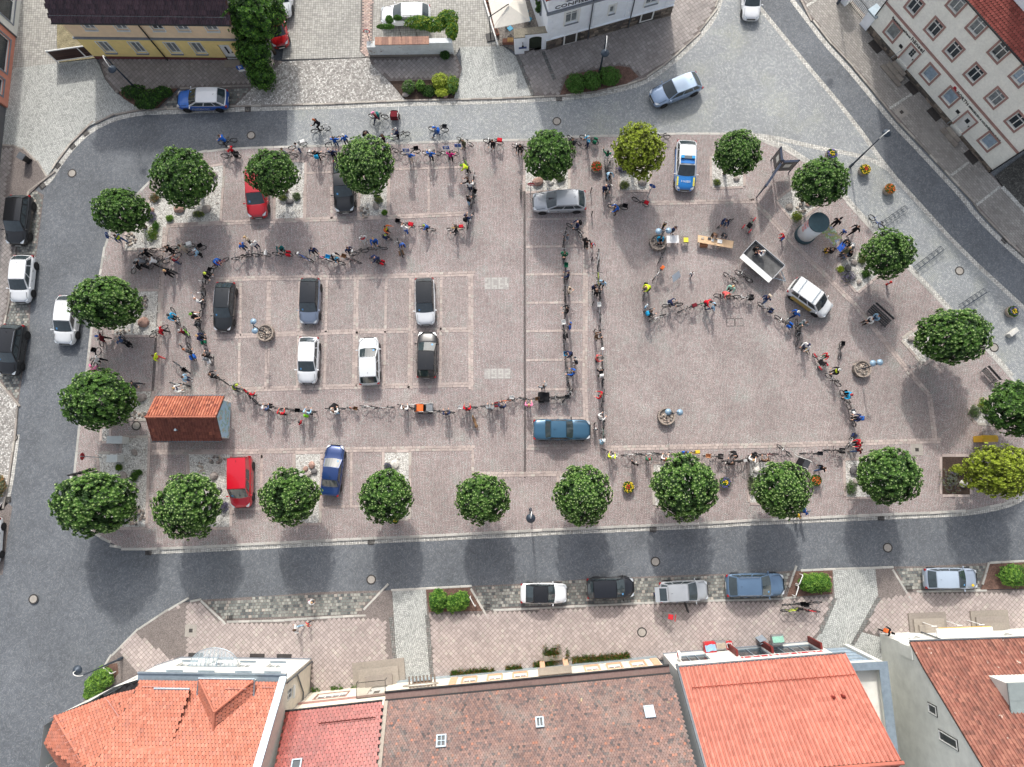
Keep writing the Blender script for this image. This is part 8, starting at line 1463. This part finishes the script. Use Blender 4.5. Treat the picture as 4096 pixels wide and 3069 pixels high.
for i,(t,x,y,w_)in enumerate(((11,580,1395,'in the left road near the upper left corner'),(11,2020,1090,'in the upper road near the blue-shirted cyclist'),(13,457,977,'in the upper road below the villa'),(34,1115,1390,'in the lower road at the right'),(33,1250,1502,'in the lower road at the middle'),(42,975,100,'in the lower road above the paved drive'),(41,275,255,'in the road at the lower left'),(31,108,505,'on the left pavement edge'),(31,1102,410,'left of the tiled hut'),(24,1693,672,'right of the middle bicycle rack'),(24,1970,1288,'beside the broad right tree'),(43,1140,522,'on the lower pavement'))):
 p=at(t,x,y);r=thing('manhole_cover','round manhole cover '+w_,'manhole',(p.x,p.y,(PZ if inside((p.x,p.y),plaza_line)else PAV if (p.y<-9 or p.x<-43.5)else.004)),0,'round manhole covers');q=MB();q.lathe([(.4,0),(.4,.016),(.3,.016)],22,cap=False);q.build('ring',m_iron,r);q=MB();q.lathe([(.3,.0),(.3,.02),(.01,.022)],22,cap=False);q.build('lid',m_manhole,r)
 for j in range(12):a=j*.5236;q=MB();q.obox((.35*math.cos(a),.35*math.sin(a),.018),(.03*math.cos(a),.03*math.sin(a),0),(-.025*math.sin(a),.025*math.cos(a),0),(0,0,.004));q.build('slot',m_black,r)
for t,x,y,a,w_ in ((14,1222,908,38,'on the right-hand pavement'),(34,1345,602,0,'above the lower right tree'),(41,1540,508,0,'on the lower left pavement')):r=thing('access_cover','square concrete access cover '+w_,'cover',at(t,x,y),RAD(a));q=MB();q.chbox(-.48,.48,-.48,.48,0,.02,.006);q.build('slab',m_manhole,r);q=MB();q.box(-.15,.15,-.15,.15,.02,.026);q.build('grate',m_iron,r)
for t,x,y,a,w_ in ((11,690,1072,40,'highest of four round the upper left curve'),(11,582,1178,45,'second of four round the upper left curve'),(11,462,1332,55,'third of four round the upper left curve'),(11,342,1497,40,'lowest of four round the upper left curve'),(11,1995,880,2,'right of the blue and white police car'),(13,475,795,2,'below the hedge bed by the villa'),(31,1195,1426,-2,'at the lower left corner of the square'),(32,975,1340,-2,'below the tree with white boulder'),(33,1230,1241,-2,'below the large ball tree'),(34,1060,1147,-2,'below the blossom-tipped tree'),(24,2055,425,-45,'in the right-hand road gutter'),(44,1285,172,0,'beside the silver-grey car with sticker'),(42,1905,318,0,'left of the white car with black roof'),(41,1852,412,0,'at the left end of the lower bays'),(31,65,1005,10,'at the left edge by the brownish shrub')):
 p=G(t,x,y);r=thing('gully_grate','black gully grate '+w_,'grate',(p.x,p.y,.026),RAD(a),'gully grates');q=MB();[q.box(*b_,0,.02)for b_ in ((-.26,.26,-.24,-.2),(-.26,.26,.2,.24),(-.26,-.22,-.2,.2),(.22,.26,-.2,.2))];q.build('frame',m_iron,r)
 for j in range(6):q=MB();q.box(-.2+j*.07,-.165+j*.07,-.2,.2,0,.018);q.build('bar',m_iron,r)
r=thing('shopping_trolley','shopping trolley with red handle behind the silver car','trolley',at(43,1342,380),RAD(-10));m_wire=M('wire',S(170,172,174),.35,.7,.05);q=MB()
for z in (.5,.7,.95):q.tube([(-.4,-.22,z),(.4,-.27,z+.03),(.4,.27,z+.03),(-.4,.22,z),(-.4,-.22,z)],.014,4)
for i in range(9):x=-.4+i*.1;q.tube([(x,-.25,.95),(x,-.22,.5),(x,.22,.5),(x,.25,.95)],.008,4)
q.build('basket',m_wire,r);q=MB();q.tube([(.46,-.28,1.0),(.46,.28,1.0)],.035,6);q.build('handle',M('red plastic',S(190,36,44),.5),r);q=MB();q.box(-.1,.3,-.2,.2,.92,.96);q.build('seat_flap',M('red plastic',None),r)
for x,y in ((-.38,-.2),(-.38,.2),(.38,-.24),(.38,.24)):q=MB();q.tube([(x,y,.12),(x,y,.5)],.015,5);q.build('leg',m_wire,r);q=MB();q.lathe([(.06,-.015),(.06,.015)],10);q.v=[(a+x,c_+y,b+.06)for a,b,c_ in q.v];q.build('castor',m_tyre,r)
def stand(nm,lab,c,sx,sy,h,mat,tmat,ang=5):
 r=thing(nm,lab,'shop stand',at(*c),RAD(ang));q=MB();q.box(-sx,sx,-sy,sy,.45,h);q.build('bin',mat,r);q=MB()
 for i in range(7):q.obox((-sx+.1+i*(2*sx-.2)/6,random.uniform(-.05,.05),h+.03),(.06,.02,0),(-.03,sy*.6,0),(0,0,.03))
 q.build('goods',tmat,r)
 for x in (-sx,sx):
  for y in (-sy,sy):q=MB();q.tube([(x,y,0),(x,y,h+.08)],.018,5);q.build('leg',m_wire,r)
stand('sales_bin','red sales bin outside the shop',(43,1665,625),.45,.4,1.0,M('red plastic',None),cloth('l'));stand('sales_rack','wire sales rack beside the red bin outside the shop',(43,1752,610),.4,.32,.85,m_wire,cloth('e'));stand('sales_tray','small red-edged tray outside the shop',(43,1822,612),.25,.3,.7,M('red plastic',None),cloth('w'));stand('sales_basket','wire basket of blue goods outside the shop',(44,200,565),.48,.38,.85,m_wire,cloth('a'))
r=thing('pavement_sign','grey pavement sign with red oval outside the shop','sign',at(44,85,580),RAD(20));q=MB();q.obox((0,.18,.45),(.3,0,0),(0,.02,.0),(0,-.1,.45));q.obox((0,-.18,.45),(.3,0,0),(0,.02,.0),(0,.1,.45));q.build('panel',M('grey panel',S(130,140,150),.5),r);q=MB();q.lathe([(.2,0),(.2,.012)],20);q.v=[(x,-.3+y*.2+.13,.5+y*.9+z)for x,y,z in q.v];q.build('oval',m_redletter,r)
for t,x,y,a,w_ in ((41,905,812,-35,'by the corner hedge'),(42,1795,268,-60,'right of the two round shrubs'),(44,388,92,65,'upper one left of the shrub bed'),(44,358,182,70,'lower one left of the shrub bed')):r=thing('parking_hoop','pale tubular hoop '+w_,'hoop',at(t,x,y),RAD(a),'pale hoops');q=MB();q.tube([(-.42,0,0),(-.42,0,.6),(-.34,0,.7),(.34,0,.7),(.42,0,.6),(.42,0,0)],.04,7);q.build('tube',m_white,r)
p=G(13,70,60,2.6);r=thing('parasol','large cream parasol over the terrace seats','parasol',(p.x,p.y,.1),RAD(12));q=MB();q.add([(-1.6,-1.6,2.35),(1.6,-1.6,2.35),(1.6,1.6,2.35),(-1.6,1.6,2.35),(0,0,2.85)],[(0,1,4),(1,2,4),(2,3,4),(3,0,4)]);q.build('canopy',M('cream canvas',S(222,216,204),.8,0,.05),r)
q=MB();q.tube([(-1.9,-.8,0),(-1.9,-.8,2.9),(0,0,2.95)],.05,7);q.build('mast',m_black,r);q=MB();q.box(-2.3,-1.5,-1.2,-.4,0,.1);q.build('base',m_black,r);m_bs=M('bright blue seat',S(40,150,190),.5,0,.05)
def seat(lab,t,x,y,ang,back):
 r=thing('terrace_chair',lab,'chair',at(t,x,y),RAD(ang),'terrace chairs');q=MB();q.chbox(-.22,.22,-.22,.22,.42,.48,.02);q.build('seat',m_bs,r)
 if back:q=MB();q.obox((-.22,0,.68),(.02,0,0),(0,.22,0),(-.03,0,.18));q.build('backrest',m_bs,r)
 for a in (-.19,.19):
  for b in (-.19,.19):q=MB();q.tube([(a,b,0),(a,b,.43)],.015,5);q.build('leg',m_black,r)
seat('bright blue terrace chair nearest the arched gateway',13,82,260,40,0);seat('bright blue terrace chair under the cream parasol',13,58,195,0,1);seat('bright blue terrace chair right of the cream parasol',13,205,125,100,1);seat('bright blue terrace chair at the top left of the terrace',12,1940,25,0,1);seat('bright blue terrace chair behind the arched gateway',13,232,185,150,0)
for i,(x,y)in enumerate(((1905,10),(1925,90),(1962,200),(1985,270))):r=thing('planter_box','small terracotta planter box %s from top along the terrace edge'%ORD[i],'planter',at(12,x,y),RAD(-70),'terrace planter boxes');q=MB();q.box(-.35,.35,-.14,.14,0,.3);q.build('box',M('terracotta',S(140,96,80),.9),r);q=MB();q.box(-.3,.3,-.1,.1,.3,.305);q.build('soil',m_soil,r)
r=thing('planter_box','terracotta planter with straw beside the gateway','planter',at(13,65,350),0);q=MB();q.box(-.5,.5,-.2,.2,0,.35);q.build('box',M('terracotta',None),r);q=MB();q.box(-.05,.48,-.18,.18,.35,.5);q.build('straw',M('straw',S(190,150,96),.95,0,.3,30),r)
q=MB();pts=PL((12,1880,0),(1990,370));[q.obox(p_+d*.5+Vector((0,0,.25)),d*.49,Vector((-d.y,d.x,0))*.06,(0,0,.2))for p_,d in walk(pts,1.0)];tag(q.build('terrace_edge',m_white),'low white terrace edge beside the planter boxes','wall')
def child_trailer(lab,t,x,y,ang,col,top):
 r=thing('child_trailer',lab,'trailer',at(t,x,y,.02 if t==12 else None),RAD(ang));q=MB();q.add([(-.4,-.33,.2),(.4,-.33,.2),(.4,.33,.2),(-.4,.33,.2),(-.42,-.3,.9),(.1,-.28,.95),(.1,.28,.95),(-.42,.3,.9)],[(0,1,5,4),(1,2,6,5),(2,3,7,6),(3,0,4,7),(4,5,6,7),(0,3,2,1)]);q.build('cabin',cloth(col),r);q=MB();q.add([(.12,-.24,.97),(.4,-.28,.25),(.4,.28,.25),(.12,.24,.97)],[(0,1,2,3)]);q.v=[(a+.02,b,c_+.02)for a,b,c_ in q.v];q.build('window',cloth(top),r);q=MB();q.tube([(-.45,-.36,.25),(-.45,-.36,.95),(-.2,-.36,1.0),(.45,-.36,.25)],.02,5);q.tube([(-.45,.36,.25),(-.45,.36,.95),(-.2,.36,1.0),(.45,.36,.25)],.02,5);q.tube([(.4,-.3,.28),(.9,-.35,.35)],.02,5);q.build('frame',m_white,r)
 for s in (-1,1):w_=put('wheel',BK['kid']['tyre'],r,(-.1,s*.42,.24));put('rim',BK['kid']['rim'],w_)
child_trailer('red and white child trailer on the upper road',12,1170,945,90,'m','w');child_trailer('grey child trailer behind the orange one below the middle bays',32,1440,272,180,'g','k');child_trailer('orange child trailer below the middle bays',32,1365,272,180,'o','d');child_trailer('small dark handcart trailer at the lower right chain',34,410,710,150,'d','k')
p=at(33,350,185);r=thing('cargo_bicycle','cargo bicycle with large black box near the teal saloon','cargo bicycle',p,0);q=MB();q.box(-.48,.48,-.36,.36,.25,.85);q.build('cargo_box',cloth('k'),r);q=MB();q.box(-.46,.46,-.34,.34,.7,.72);q.build('box_floor',m_trim,r);q=MB();q.tube([(.48,0,.4),(1.2,0,.35),(1.1,0,.85)],.03,6);q.tube([(.45,-.3,1.0),(.6,0,1.0),(.45,.3,1.0)],.018,5);q.build('frame',m_alu2,r);w_=put('wheel',BK['city']['tyre'],r,(1.35,0,.335));put('rim',BK['city']['rim'],w_);o=put('saddle',BK['city']['saddle'],r,(1.25,0,.05))
for s in (-1,1):w_=put('wheel',BK['kid']['tyre'],r,(-.2,s*.42,.24));put('rim',BK['kid']['rim'],w_)
def trike(lab,t,xf,yf,xr,yr,col):
 f,b=at(t,xf,yf),at(t,xr,yr);d=f-b;L=d.length;r=thing('tricycle',lab,'tricycle',b,math.atan2(d.y,d.x));q=MB();q.tube([(0,0,.45),(L*.4,0,.3),(L,0,.35)],.04,6);q.build('frame',bpaint(col),r);q=MB();q.tube([(L*.7,-.3,.85),(L*.85,0,.8),(L*.7,.3,.85)],.02,5);q.tube([(L,0,.35),(L*.85,0,.8)],.025,5);q.build('handlebar',m_trim,r);q=MB();q.chbox(.15,.6,-.2,.2,.45,.55,.03);q.obox((.15,0,.75),(.03,0,0),(0,.2,0),(-.05,0,.22));q.build('seat',cloth('k'),r)
 for x,y in ((0,-.34),(0,.34),(L,0)):w_=put('wheel',BK['kid']['tyre'],r,(x,y,.24));put('rim',BK['kid']['rim'],w_);q=MB();q.obox((0,0,.2),(.2,0,0),(0,.05,0),(0,0,.06));q.build('mudguard',bpaint('r'),w_)
trike('black and red tricycle beside the red-clad child',24,512,1360,578,1445,'k');trike('dark green recumbent cycle above the trailer',23,2030,275,1970,350,'G')
def dog_mesh():
 J=dict(p=(-.28,0,.5),m=(0,0,.48),c=(.26,0,.5),n=(.42,0,.62),h=(.52,0,.68),s=(.66,0,.64),t=(-.42,0,.52),u=(-.62,0,.42));vs,es,rd=[],[],[];ix={}
 def V(k,p_,r_):ix[k]=len(vs);vs.append(p_);rd.append(r_)
 for k,r_ in zip('pmcnhstu',(.1,.095,.12,.075,.075,.04,.03,.018)):V(k,J[k],(r_,r_))
 E_=[('p','m'),('m','c'),('c','n'),('n','h'),('h','s'),('p','t'),('t','u')]
 for s in (-1,1):
  for nm,pts in (('f',[(.25,s*.09,.36),(.23,s*.09,.2),(.24,s*.09,.04),(.3,s*.09,.025)]),('b',[(-.26,s*.1,.38),(-.18,s*.1,.28),(-.33,s*.1,.17),(-.3,s*.1,.04),(-.24,s*.1,.025)])):
   pv='c' if nm=='f' else 'p'
   for i,q_ in enumerate(pts):k='%s%d%d'%(nm,s,i);V(k,q_,((.06,.04,.03,.028,.025)[i],)*2);E_.append((pv,k));pv=k
  V('e%d'%s,(.5,s*.06,.76),(.022,.012));E_.append(('h','e%d'%s))
 me=bpy.data.meshes.new('t');me.from_pydata(vs,[(ix[a],ix[b])for a,b in E_],[]);ob=bpy.data.objects.new('t',me);C.objects.link(ob);md=ob.modifiers.new('s','SKIN');md.use_smooth_shade=True
 for i,v in enumerate(me.skin_vertices[0].data):v.radius=rd[i];v.use_root=i==0
 sb=ob.modifiers.new('u','SUBSURF');sb.levels=sb.render_levels=1;ev=bpy.data.meshes.new_from_object(ob.evaluated_get(bpy.context.evaluated_depsgraph_get()));bpy.data.objects.remove(ob);ev.materials.clear();ev.materials.append(m_black);ev.name='dog';return ev
dm=dog_mesh()
for t,x,y,a,mt,lab in ((31,650,795,195,M('black fur',S(24,23,24),.8,0,.2,20),'left of two black dogs above the broad lower left tree'),(31,728,772,200,M('black fur',None),'right of two black dogs above the broad lower left tree'),(32,1815,392,110,M('brown fur',S(120,92,66),.9,0,.3,14),'brown dog standing below the chain of bicycles')):o=put('dog',dm,None,at(t,x,y),RAD(a));omat(o,mt);tag(o,lab,'dog');o.scale=(1.05,1.05,1.05)
m_chalk=M('chalk',S(206,196,192),.95,0,.15,20,alpha=.55);q=MB()
def chalk(pts,t=23,closed=False):
 for p_,d in walk(smooth_line(PL(*[(t,*a)for a in pts]),2),.12):q.obox(p_+d*.06+Vector((0,0,PZ+.0065)),d*.06,Vector((-d.y,d.x,0))*.022,(0,0,.0015))
for c_ in ([(1915,935),(1960,905),(1968,920),(1922,950),(1960,1085)],[(1680,1200),(1740,1180),(1815,1195)],[(1680,1205),(1710,1300),(1750,1360),(1800,1340),(1810,1300)],[(1590+30*math.cos(a),1150+30*math.sin(a))for a in [i*.7 for i in range(10)]],[(1885+25*math.cos(a),1400+22*math.sin(a))for a in [i*.7 for i in range(10)]],[(1925+20*math.cos(a),1410+18*math.sin(a))for a in [i*.7 for i in range(10)]],[(1600,1260),(1630,1300),(1600,1340)]):chalk(c_)
q.build('chalk_drawing',m_chalk,plaza)
for x in (1850,1920):r_=G(23,x,1088);q=MB();[q.box(*b_,PZ+.005,PZ+.012)for b_ in ((r_.x-.36,r_.x+.36,r_.y-.34,r_.y-.3),(r_.x-.36,r_.x+.36,r_.y+.3,r_.y+.34),(r_.x-.36,r_.x-.32,r_.y-.3,r_.y+.3),(r_.x+.32,r_.x+.36,r_.y-.3,r_.y+.3))];q.build('paved_lid_frame',m_iron,plaza)
